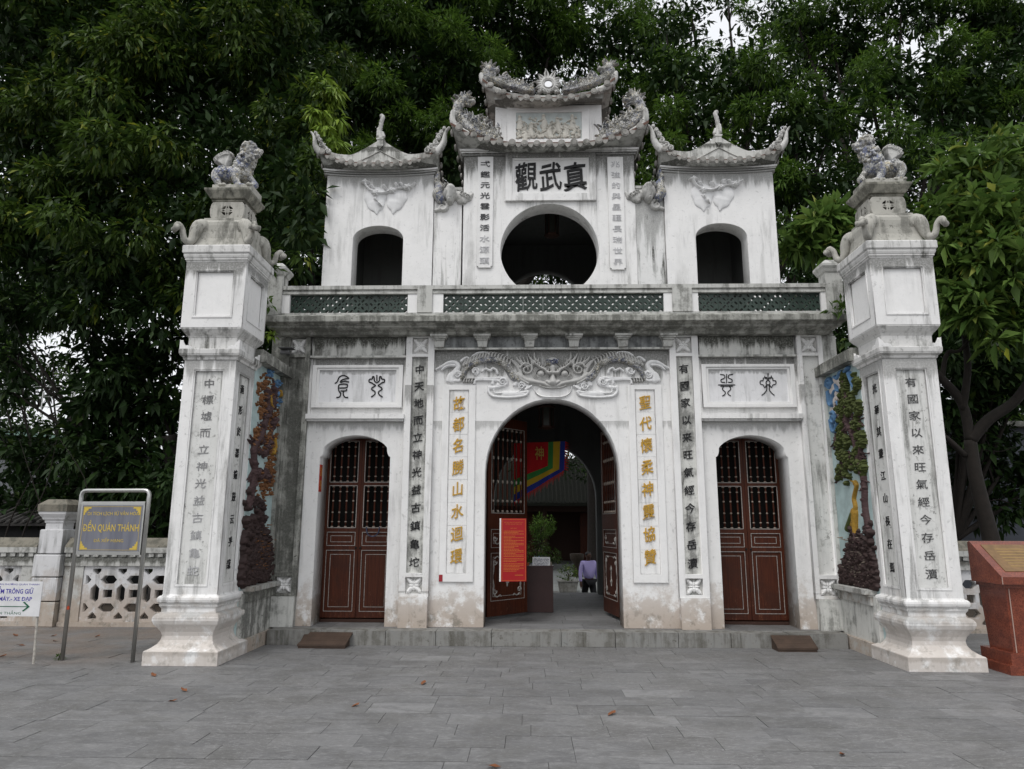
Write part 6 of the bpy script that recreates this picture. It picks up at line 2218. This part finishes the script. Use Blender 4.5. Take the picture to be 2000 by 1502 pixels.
def tree(name, label, loc, blobs, mat, rs, L=.17, Wd=.05, per=8, dens=5.5, k=2.2, fill=1.2, D=2.0, droop=.35, group=None, trunk_r=.28, bark='bark_d', limbs=True, spread=.5, bend=.5, fL=.42, f=(.28, .42), thick=.25, cut=None):
    g = random.Random(rs)
    t = thing(name, label, 'tree', loc, group=group)
    cl = clumps(blobs, k, rs, f)
    P, N = shell_pts(cl, dens*D, rs+1, thick=thick)
    if cut is not None:
        m_ = cut(P); P, N = P[m_], N[m_]
    leaves('crown', P, N, per, L, Wd, mat, t, rs+2, droop, spread, jit=L*.3)
    if fill:
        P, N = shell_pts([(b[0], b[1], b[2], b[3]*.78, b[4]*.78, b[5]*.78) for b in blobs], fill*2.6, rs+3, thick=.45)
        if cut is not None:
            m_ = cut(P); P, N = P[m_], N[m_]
        leaves('inner_foliage', P, N, 7, fL*.66, fL*.26, 'leaf_shade' if mat != 'leaf_broad' else 'leaf_dark', t, rs+4, .2, .8, jit=.2)  # filler leaves in a darker colour, standing for shade inside the crown
    m = MB()
    x, y, z = loc
    cz = min(b[2] for b in blobs)
    cx = sum(b[0] for b in blobs)/len(blobs); cy = sum(b[1] for b in blobs)/len(blobs)
    fork = (x+(cx-x)*.35+g.uniform(-bend, bend)*.4, y+(cy-y)*.35, z+(cz-z)*.62)
    P = bez([(x, y, z-.1), (x+g.uniform(-.15, .15)*bend, y, z+(fork[2]-z)*.4), (x+(fork[0]-x)*.6+g.uniform(-.2, .2)*bend, (y+fork[1])/2, z+(fork[2]-z)*.75), fork], 5)
    m.tube([(x, y, z-.1)]+P[1:], [trunk_r*(1.35 if i == 0 else 1.1-.4*i/len(P)) for i in range(len(P))], 12)
    m.build('trunk', bark, t, smooth=True)
    if limbs:
        m = MB()
        for b in blobs:
            e = (b[0], b[1], b[2])
            mid = ((fork[0]+e[0])/2+g.uniform(-.4, .4), (fork[1]+e[1])/2+g.uniform(-.3, .3), (fork[2]+e[2])/2+g.uniform(.0, .4))
            Q = bez([fork, mid, e], 6)
            m.tube(Q, [trunk_r*.42*(1-.85*i/len(Q)) for i in range(len(Q))], 8)
            for _ in range(4):
                i = g.randrange(5, len(Q)-1)
                v = Vector((g.gauss(0, 1), g.gauss(0, 1), g.gauss(.3, .7))).normalized()
                q = Vector(Q[i])
                r_ = min(b[3:])*.75
                W_ = bez([tuple(q), tuple(q+v*r_*.5+Vector((0, 0, g.uniform(-.1, .25)))), tuple(q+v*r_)], 4)
                m.tube(W_, [trunk_r*.13*(1-.85*j/len(W_)) for j in range(len(W_))], 6)
        m.build('limbs', bark, t, smooth=True)
    return t


hall = thing('temple_hall', 'low dark-timbered temple hall with a tiled roof across the courtyard, seen through the gateway', 'building', (1.2, 32, -.7))
MB().box(-6, 8, 34, 34.3, -.7, 3.0).build('wall', 'hallwood', hall)
MB().box(-6, 8, 29.9, 34, -.70, -.45).build('floor', 'court', hall)
R_ = [[(x, y, z) for y, z in ((28.8, 2.75), (28.8, 2.9), (31.5, 5.6), (34.5, 2.9), (34.5, 2.75))] for x in (-7, 9)]
rf = MB().rings(R_).build('roof', flat('mossy_hall_tiles', (.018, .02, .014), .9, var=.7, sc=8), hall)
tm = MB()
for k in range(70):
    x = -6.9+k*.23
    tm.rings([[(x+.05*math.cos(a), y, z+.05*math.sin(a)) for a in (0, 1, 2, 3.1)] for y, z in ((28.78, 2.92), (31.45, 5.62))])
tag(tm.build('roof_tiles', flat('mossy_ridges', (.02, .021, .015), .9, var=.8, sc=9), rf), kind='stuff')
for x in (-4.2, -1.8, .5, 3.3, 5.6, 7.6):
    MB().lathe(x, 30.2, [(.2, -.449), (.15, -.35), (.14, 2.7), (.18, 2.85)], 12).build('column', 'hallwood', hall)
MB().box(-6, 8, 30.1, 30.3, 2.45, 2.75).build('beam', 'hallwood', hall)
for a, b in ((-3.9, -2.1), (-1.5, -.1), (2.6, 4.3), (4.9, 6.5)):
    MB().box(a, b, 31.5, 31.58, -.45, 2.4).build('door', 'lacquer', hall)
ur = MB().lathe(1.9, 24, [(.30, -.7), (.18, -.55), (.14, -.1), (.32, .1), (.34, .35), (.28, .36)], 14)
tag(ur.build('stone_urn', 'bark', smooth=True), 'stone incense urn in the middle of the courtyard', 'urn')

def potted(name, label, x, y, z, w, h, blobs, L, mat, rs, dens=26):
    t = thing(name, label, 'plant', (x, y, z))
    MB().sq(x, y, [(w*.8, z), (w*.85, z+.04), (w, z+h*.9), (w*1.08, z+h*.92), (w*1.08, z+h), (w*.9, z+h-.02)]).build('planter', 'kerb', t)
    m = MB()
    tops = []
    for i, b in enumerate(blobs):
        m.tube(bez([(x, y, z+h-.05), (x+(b[0]-x)*.3+.05*(-1)**i, y, z+h+(b[2]-z-h)*.5), (b[0], b[1], b[2])], 4), [.05, .045, .04, .035, .03, .028, .025, .02, .015], 7)
    m.build('stem', 'bark', t, smooth=True)
    P, N = shell_pts(blobs, dens, rs, thick=.18)
    leaves('foliage', P, N, 7, L, L*.4, mat, t, rs, .1, .6, jit=.03)
    return t


a = at(1060, 1027, 9.6)
potted('topiary_tree', 'clipped ball-shaped tree in a stone planter behind the ticket box', a[0], 9.6, -.7, .42, .55, [(a[0], 9.6, a[1], .36, .36, .36), (a[0]-.05, 9.6, a[1]-.10, .33, .33, .25)], .06, 'leaf_mango', 51, 90)
a = at(1056, 1068, 8.8)
potted('bonsai_shrub', 'bushy dark shrub below the clipped ball in the courtyard', a[0], 8.8, -.7, .45, .5, [(a[0]-.15, 8.8, a[1]-.05, .40, .35, .25), (a[0]+.25, 8.8, a[1]-.25, .30, .3, .2), (a[0]-.1, 8.8, a[1]-.4, .45, .35, .25)], .08, 'leaf_dark', 52, 50)
a = at(1108, 1085, 16)
potted('courtyard_shrub', 'low shrub in a grey stone planter in the middle distance of the courtyard', a[0], 16, -.7, .36, .42, [(a[0], 16, -.02, .42, .35, .28)], .10, 'leaf_dark', 53, 30)

# ---- neighbouring buildings glimpsed through the leaves
bl = thing('neighbour_house', 'grey plastered house with a pale green roof edge behind the fence at the far left', 'building', (-17, 13, 0))
x0, z0 = at(-200, 800, 12); x1, z1 = at(185, 905, 12)
MB().box(-24, x1, 12, 18, 0, 4.2).build('wall', flat('grey_render', (.16, .17, .18), .9), bl)
MB().rings([[(-24.5, 11.6, 5.3), (-24.5, 18.4, 5.3), (-24.5, 18.4, 5.42), (-24.5, 11.6, 5.42)], [(x1+.4, 11.6, 4.22), (x1+.4, 18.4, 4.22), (x1+.4, 18.4, 4.34), (x1+.4, 11.6, 4.34)]]).build('roof', flat('pale_green_sheet', (.20, .33, .27), .5), bl)
MB().box(x1-1.3, x1-.5, 11.97, 11.999, 1.5, 2.7).build('window', 'dark', bl)
mast = thing('roof_railing', 'thin pale railing with an aerial mast above the green roof at the far left', 'railing', (-16.5, 12.5, 5.2))
for k in range(6):
    MB().tube([(-21+k*1.0, 12.5, 5.30), (-21+k*1.0, 12.5, 6.3)], .02, 5).build('post', 'steel', mast)
for z in (5.6, 5.95, 6.3):
    MB().tube([(-21, 12.5, z), (-15.9, 12.5, z)], .014, 5).build('rail', 'steel', mast)
MB().tube([(-15.9, 12.5, 4.8), (-15.9, 12.5, 7.0)], .03, 6).build('mast', 'steel', mast)
sh = thing('tiled_shed', 'low shed with a dark wavy tiled roof behind the fence at the left edge', 'building', (-11, 4.5, 0))
MB().box(-16, -9.8, 4.0, 7, 0, 1.66).build('wall', flat('dark_shed_wall', (.03, .03, .03), .9), sh)
rr = MB().rings([[(x, 3.6, 1.65), (x, 3.6, 1.7), (x, 5.5, 2.35), (x, 7.4, 1.7), (x, 7.4, 1.65)] for x in (-16.3, -9.5)]).build('roof', flat('dark_shed_tiles', (.03, .028, .026), .9, var=.6), sh)
m = MB()
for k in range(42):
    x = -16.2+k*.16
    m.rings([[(x+.045*math.cos(a), y, z+.045*math.sin(a)) for a in (0, 1, 2, 3.1)] for y, z in ((3.58, 1.72), (5.45, 2.36))])
tag(m.build('roof_tiles', flat('dark_shed_ridges', (.05, .048, .045), .9, var=.6), rr), kind='stuff')
rb = thing('side_building', 'bluish grey building wall with a dark doorway behind the right fence', 'building', (11.5, 9, 0))
MB().box(9.4, 13.6, 9, 14, 0, 4.4).build('wall', flat('blue_grey_render', (.10, .11, .13), .9), rb)
MB().box(9.9, 10.5, 8.97, 8.999, 0, 2.3).build('door', 'dark', rb)
MB().box(9.1, 13.9, 8.7, 14.3, 4.4, 4.55).build('roof', 'cornice', rb)

# ================================================================== TREES


def atp(px, py, y):
    a = at(px, py, y)
    return a[0], y, a[1]


def B_(px, py, y, r, sy=.8, sz=.8):
    x, y, z = atp(px, py, y)
    return (x, y, z, r, r*sy, r*sz)


# big drooping tree left of the gate, in front of the others
bl_ = [B_(40, 60, 4.5, 2.2), B_(200, 130, 4.2, 2.4), B_(380, 60, 4.5, 2.3), B_(540, 130, 4.5, 1.9), B_(90, 330, 4.0, 2.0), B_(280, 330, 3.6, 2.0), B_(470, 300, 3.6, 1.9),
       B_(60, 520, 4.0, 1.5), B_(220, 500, 3.4, 1.7), B_(370, 430, 3.2, 1.5), B_(560, 400, 2.4, 1.2), B_(300, 610, 3.2, 1.15), B_(583, 330, 1.4, .60), B_(588, 390, 1.0, .52), B_(580, 450, .9, .56), B_(572, 510, 1.0, .5), B_(560, 340, 2.2, .9), B_(540, 450, 2.2, .9), B_(600, 240, 3.2, 1.1), B_(260, -60, 4.5, 2.4), B_(520, -60, 5.0, 2.2), B_(20, -60, 4.5, 2.2), B_(-30, 220, 4.6, 1.8), B_(-20, 420, 4.4, 1.6), B_(150, 230, 4.4, 1.8), B_(380, 190, 4.2, 1.8), B_(160, 420, 4, 1.5), B_(450, 470, 3.8, 1.3), B_(500, 560, 4.2, 1.1), B_(150, 600, 3.8, 1.0), B_(400, 560, 3.8, 1.2), B_(20, 600, 4.4, .9), B_(250, 560, 3.6, 1.3), B_(90, 450, 3.9, 1.3), B_(640, 560, 4.5, .9), B_(520, 660, 4.4, 1.0), B_(90, 590, 4, .7)]
tree('longan_tree', 'large dark drooping-leaved tree filling the left side behind the left pillar', (-8.2, 4.8, 0), bl_, 'leaf_dark', 101, L=.21, Wd=.066, per=8, dens=8.5, k=2.2, fill=2.6, droop=.55, trunk_r=.22, limbs=False, fL=.40, thick=.22)
# its shaded lower foliage / hedge trees behind the left fence
bl_ = [B_(300, 760, 4.6, 1.4), B_(240, 900, 4.6, 1.3), B_(340, 950, 4.2, 1.2), B_(200, 1010, 4.4, .9), B_(330, 1060, 4.2, .9), B_(480, 640, 4.6, 1.2), B_(480, 760, 4.6, 1.2), B_(250, 820, 5.5, 1.3), B_(430, 880, 5, 1.4), B_(600, 560, 4.8, 1.2), B_(180, 640, 5.2, .8), B_(215, 720, 5.0, .9), B_(160, 960, 5, 1.0), B_(100, 1010, 4.6, .8), B_(20, 1000, 4.8, .9), B_(210, 780, 4.6, .8), B_(390, 660, 5, 1.2), B_(300, 680, 5, 1.1), B_(10, 690, 4.6, .55), B_(20, 620, 4.6, .6), B_(15, 760, 4.6, .55), B_(170, 700, 4.4, .5), B_(185, 780, 4.4, .6), B_(150, 850, 4.6, .7), B_(60, 900, 4.8, .8)]
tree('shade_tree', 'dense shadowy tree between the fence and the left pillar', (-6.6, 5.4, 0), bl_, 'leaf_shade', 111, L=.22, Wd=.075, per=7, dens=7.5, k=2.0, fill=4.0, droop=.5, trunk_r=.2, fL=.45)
bl_ = [B_(0, 860, 6.2, 1.1), B_(90, 900, 7, 1.1), B_(30, 900, 6.5, 1.2), B_(120, 960, 6.0, 1.0), B_(0, 740, 7, 1.0), B_(60, 1000, 4.0, .7), B_(170, 760, 8, .45), B_(170, 860, 7.5, .9), B_(-20, 620, 6, 1.0), B_(40, 610, 6.5, .6), B_(-10, 820, 6, 1.0), B_(100, 850, 6.8, .8), B_(40, 960, 5.6, 1.0)]
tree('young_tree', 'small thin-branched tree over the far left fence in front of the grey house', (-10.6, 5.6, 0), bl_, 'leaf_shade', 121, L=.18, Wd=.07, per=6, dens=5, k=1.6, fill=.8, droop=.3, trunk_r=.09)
bl_ = [B_(105, 690, 16, 1.0), B_(60, 660, 16, .8), B_(140, 770, 16, .9), B_(30, 800, 15, .8)]
tree('distant_tree', 'airy light-green tree against the sky in the gap at the far left', (-17.5, 16, 0), bl_, 'leaf_mango', 131, L=.16, Wd=.055, per=6, dens=3.2, k=1.8, fill=0, droop=.2, trunk_r=.12)
# yellow-green mango shoots beside the left tower
bl_ = [B_(632, 160, 2.9, .16), B_(636, 200, 2.8, .17), B_(632, 262, 2.5, .15), B_(652, 240, 2.8, .15), B_(652, 285, 2.5, .13), B_(622, 225, 2.6, .15), B_(645, 180, 2.8, .14)]
tree('mango_sapling', 'slender tree with bright yellow-green hanging leaves left of the left tower', (-5.1, 4.2, 0), bl_, 'leaf_yellow', 141, L=.27, Wd=.055, per=9, dens=20, k=9, fill=0, droop=1.0, trunk_r=.07, spread=.45)

# mango trees behind the gate
GR = 'mango trees standing behind the gate'
def back(lab, loc, bl_, rs, **k):
    kw = dict(L=.235, Wd=.052, per=10, dens=7.2, k=1.5, fill=1.4, droop=.25, trunk_r=.38, fL=.55, thick=.25, group=GR)
    kw.update(k)
    return tree('mango_tree', lab, loc, bl_, 'leaf_mango', rs, **kw)
back('tall dark mango tree rising behind the left tower', (-4.5, 12, -.0),
     [B_(700, 60, 12, 2.6), B_(820, -20, 12.5, 2.4), B_(640, 200, 12, 2.3), B_(760, 200, 12, 2.2), B_(870, 130, 12, 2.1), B_(700, 360, 12, 2.0), B_(850, 300, 12, 2.0), B_(600, 20, 13, 2.6), B_(620, 420, 11, 1.6), B_(860, 420, 12, 1.6)], 201, fill=2.6)
back('tall mango tree rising directly behind the middle of the gate', (-3.6, 15.5, -.7),
     [B_(960, 40, 14, 2.5), B_(1090, 30, 14, 2.4), B_(1010, -60, 14, 2.5), B_(1190, 90, 14, 2.0), B_(930, 180, 14, 2.0), B_(1060, 130, 15, 2.3), B_(1180, 200, 14, 1.9), B_(1250, 260, 13, 1.6), B_(1070, 300, 14, 2.4), B_(900, 300, 14, 2.0), B_(1210, 330, 13.5, 1.6), B_(1270, 150, 15, 1.6)], 202, fill=1.3)
back('broad mango tree behind the right tower, lit tops in layers', (6.5, 13, .0),
     [B_(1330, 150, 12, 1.9, .8, .6), B_(1480, 160, 12, 2.3, .8, .55), B_(1390, 240, 11.5, 2.0, .8, .6), B_(1560, 260, 11, 2.0, .8, .6), B_(1640, 220, 11.5, 1.8, .8, .6), B_(1330, 330, 11.5, 1.7), B_(1470, 350, 11, 1.7), B_(1600, 370, 10.5, 1.6), B_(1720, 330, 10.5, 1.7), B_(1560, 480, 9.5, 1.3), B_(1650, 440, 9.5, 1.3), B_(1300, 60, 13, 1.2, .8, .6)], 203, fill=1.4, f=(.3, .5))
back('high-crowned mango tree at the upper right with pale sky between its branches', (12.5, 14, 0),
     [B_(1620, 60, 15, 2.3), B_(1760, 20, 15, 2.2), B_(1900, 40, 14.5, 2.2), B_(1840, 150, 13.5, 2.1), B_(1960, 190, 13, 2.0), B_(1740, 170, 13.5, 2.1), B_(1990, 60, 14.5, 2.2), B_(1820, 280, 12, 1.6), B_(1550, 30, 15, 1.2), B_(1970, 330, 11, 1.6), B_(1680, 110, 15, 1.8), B_(1880, 220, 13, 1.8), B_(2000, 130, 13.5, 1.8)], 204, dens=6.5, fill=1.6)
back('sparse mango tree whose bare forks show against the bright sky above the right tower', (8.2, 20, 0),
     [B_(1350, 20, 20, 1.7, .8, .6), B_(1430, 100, 20, 1.6, .8, .6), B_(1500, 30, 20, 1.9, .8, .6), B_(1260, 60, 21, 1.8, .8, .6), B_(1590, 110, 19, 1.9), B_(1420, -10, 22, 1.3), B_(1330, 90, 20, 1.7), B_(1540, 60, 19, 1.7), B_(1470, 170, 19, 1.8)], 205, dens=5, fill=.9, k=1.6)
back('far mango tree filling the gaps behind the left tower', (-3, 21, 0),
     [B_(560+i*75, 40+j*130+(i % 2)*40, 20, 2.6) for i in range(6) for j in range(4)], 206, D=1.0, dens=3.4, fill=1.6, limbs=False)
back('far mango tree filling the gaps behind the top roof', (2.6, 21.5, 0),
     [B_(980+i*70, 60+j*120+(i % 2)*40, 20.5, 2.2) for i in range(5) for j in range(5)], 207, D=1.0, dens=2.8, fill=.9, limbs=False)
back('far mango tree filling the gaps between the right tower and the right pillar', (9.5, 19.5, 0),
     [B_(1300+i*85, 150+j*105+(i % 2)*40, 18, 2.2) for i in range(9) for j in range(6)], 208, D=1.0, dens=2.6, fill=.9, limbs=False)
tree('longan_tree', 'second large dark tree farther back at the far left, behind the big drooping one', (-14, 10, 0), [B_(-60+i*110, 20+j*125+(i % 2)*40, 9, 2.0) for i in range(6) for j in range(5) if not (i < 2 and j > 3)], 'leaf_dark', 102, L=.24, Wd=.07, D=1.0, dens=5, k=1.6, fill=2.2, droop=.5, trunk_r=.3, limbs=False)
tree('courtyard_tree', 'dark tree rising behind the temple hall roof inside the gateway view', (2, 37, -.7), [(x, 37, z, 2.6, 2, 2) for x in (-4, -.5, 3, 6.5) for z in (5, 7.5, 10.5)]+[(1.5, 27, 4.9, 1.8, 1.2, 1.1), (3.4, 27, 4.5, 1.4, 1.2, 1.0), (-.5, 27, 4.8, 1.4, 1.2, 1.0)], 'leaf_mango', 103, L=.4, Wd=.12, D=1, dens=2.0, k=1.4, fill=1.0, limbs=False)
back('dark mango tree beyond the side building, past the right picture edge', (19, 16, 0),
     [(15+i*3.2, 15+(i % 2)*2, 2.5+j*3.1, 2.6, 2.2, 2.1) for i in range(4) for j in range(4)], 209, D=1.0, dens=3.0, fill=1.4, limbs=False, L=.32, Wd=.08)
back('dark mango tree beyond the grey house, past the left picture edge', (-23, 17, 0),
     [(-29+i*3.2, 19+(i % 2)*2, 5+j*3.1, 2.6, 2.2, 2.1) for i in range(3) for j in range(4)], 210, D=1.0, dens=3.0, fill=1.4, limbs=False, L=.32, Wd=.08)
# lower dark mass behind the right pillar
bl_ = [B_(1850, 480, 7, 1.5), B_(1760, 600, 6.5, 1.3), B_(1900, 620, 6.5, 1.4), B_(1980, 520, 6, 1.4), B_(1960, 990, 7.4, .8), B_(1890, 985, 7.8, .6), B_(2030, 940, 7, .9), B_(1860, 700, 6.5, 1.2), B_(1950, 720, 6.2, 1.2), B_(1920, 830, 7, 1.1), B_(1600, 560, 6.5, 1.0), B_(1990, 760, 6.5, 1.3), B_(1880, 790, 6.8, 1.2), B_(1960, 900, 7.5, 1.2), B_(1690, 660, 6.4, 1.0), B_(1880, 900, 8, 1.0), B_(2040, 640, 6, 1.3)]
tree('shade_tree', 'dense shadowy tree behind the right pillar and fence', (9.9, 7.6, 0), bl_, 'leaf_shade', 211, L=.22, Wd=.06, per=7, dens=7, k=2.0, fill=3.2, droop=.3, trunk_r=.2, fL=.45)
# bright broad-leaved tree at the right
bl_ = [B_(1930, 330, 2.6, .85), B_(1990, 420, 2.3, .95), B_(1860, 420, 2.6, .70), B_(1930, 500, 2.2, .80), B_(2000, 560, 2.0, .8), B_(1840, 520, 2.6, .45), B_(1890, 590, 2.2, .55), B_(1980, 640, 2.0, .7), B_(1940, 420, 2.0, .8), B_(1880, 340, 3.0, .7), B_(1990, 500, 1.8, .8), B_(1870, 470, 2.2, .6), B_(1920, 620, 2.2, .5), B_(1985, 300, 2.8, .8), B_(1820, 440, 2.8, .40),
       B_(1600, 440, 2.0, .38), B_(1660, 420, 2.0, .42), B_(1560, 480, 2.2, .32), B_(1640, 490, 2.0, .36), B_(1690, 455, 1.8, .3)]
t = thing('frangipani_tree', 'light green broad-leaved tree with rosettes of leaves rising behind the right pillar', 'tree', (8.7, 3.0, 0))
cl = clumps(bl_, 15, 77, (.16, .24), -.6)
C_ = np.array([c[:3] for c in cl]+[b[:3] for b in bl_])
N_ = np.array([[0, -.25, .9]]*len(C_))+np.random.RandomState(4).normal(size=(len(C_), 3))*.35
leaves('crown', C_, N_, 15, .33, .125, 'leaf_broad', t, 78, .15, .85, jit=.05, curl=.2)
P, N = shell_pts([(b[0], b[1], b[2], b[3]*.85, b[4]*.85, b[5]*.85) for b in bl_], 7, 79, thick=.5)
leaves('inner_foliage', P, N, 6, .26, .09, 'leaf_dark', t, 80, .3, .8, jit=.15)  # inner leaves in darker green, crown shade put into the colour
m = MB()
K = [atp(1935, 1050, 3.0), atp(1905, 930, 3.0), atp(1895, 860, 3.0)]
base_ = (K[0][0], 3.0, 0)
m.tube([base_]+bez([K[0], K[1], K[2]], 5), [.16, .15, .142, .138, .132, .128, .125, .122, .12, .116, .112, .11], 12)
def limb(pts, r0, r1):
    Q = bez(pts, 6)
    m.tube(Q, [r0+(r1-r0)*i/len(Q) for i in range(len(Q)+1)][:len(Q)], 9)
limb([K[2], atp(1880, 790, 3), atp(1840, 740, 2.9), atp(1800, 700, 2.8), atp(1740, 640, 2.6), atp(1690, 540, 2.2)], .10, .035)
limb([K[2], atp(1930, 820, 2.9), atp(1985, 780, 2.8), atp(2040, 700, 2.6)], .12, .08)
limb([atp(1880, 800, 3), atp(1890, 720, 2.8), atp(1885, 640, 2.7), atp(1900, 520, 2.5), atp(1930, 400, 2.6)], .075, .03)
limb([atp(1840, 740, 2.9), atp(1850, 690, 2.8), atp(1880, 680, 2.7), atp(1930, 600, 2.4)], .05, .02)
limb([atp(1885, 890, 3), atp(1840, 850, 2.9), atp(1790, 830, 2.9), atp(1750, 800, 2.8)], .06, .03)
limb([atp(1690, 540, 2.2), atp(1640, 470, 2.0), atp(1600, 440, 2.0)], .04, .02)
m.build('trunk', 'bark_d', t, smooth=True)
# thin twigs at the left fence
m = MB()
g = random.Random(17)
for k in range(4):
    x, y, z = atp(10+42*k, 1040, 3.2)
    P = [(x, y, 0), (x+g.uniform(-.2, .2), y, 1.4), (x+g.uniform(-.5, .5), y, 2.4), (x+g.uniform(-.9, .9), y, 3.4)]
    m.tube(bez(P, 5), [.026-.0015*i for i in range(16)], 6)
tt = thing('bare_shrub', 'bare-stemmed shrub behind the fence at the far left', 'shrub', (-9, 3.2, 0))
m.build('stems', 'bark_d', tt, smooth=True)

# small weeds growing out of ledges and at the sign foot
def weed(label, p, n, L, rs, mat='leaf_mango', grp='weeds growing from the masonry'):
    t = thing('weed', label, 'plant', p, group=grp)
    rg = np.random.RandomState(rs)
    C = np.array([p]*n)+rg.normal(size=(n, 3))*L*.4
    C[:, 2] = np.maximum(C[:, 2], p[2]+.01)
    leaves('leaf_tuft', C, np.array([[0, -.4, .7]]*n), 5, L, L*.35, mat, t, rs, .1, .7, jit=.02)
    MB().tube([(p[0], p[1], p[2]-.02), (p[0]+.02, p[1]-.01, p[2]+L)], .006, 5).build('stem', 'bark', t)
weed('tuft of green fern sprouting behind the top of the left pillar', (-4.20, -.95, 5.47), 10, .12, 5)
weed('small fern growing beside the left end of the balustrade', (-4.50, -.36, 5.08), 9, .13, 6)
weed('leafy sprig hanging at the right end of the cornice beside the right pillar', (4.42, -.44, 4.95), 12, .15, 7)
weed('small leafy plant rooted between the right tower and the centre of the upper storey', (1.86, 1.2, 7.78), 16, .22, 8)
weed('short grass tuft growing under the left end of the cornice', (-4.40, -.32, 4.60), 8, .10, 9, 'leaf_yellow')
weed('tiny green weed at the foot of the left post of the temple sign', (-6.36, -1.60, .0), 6, .05, 10)
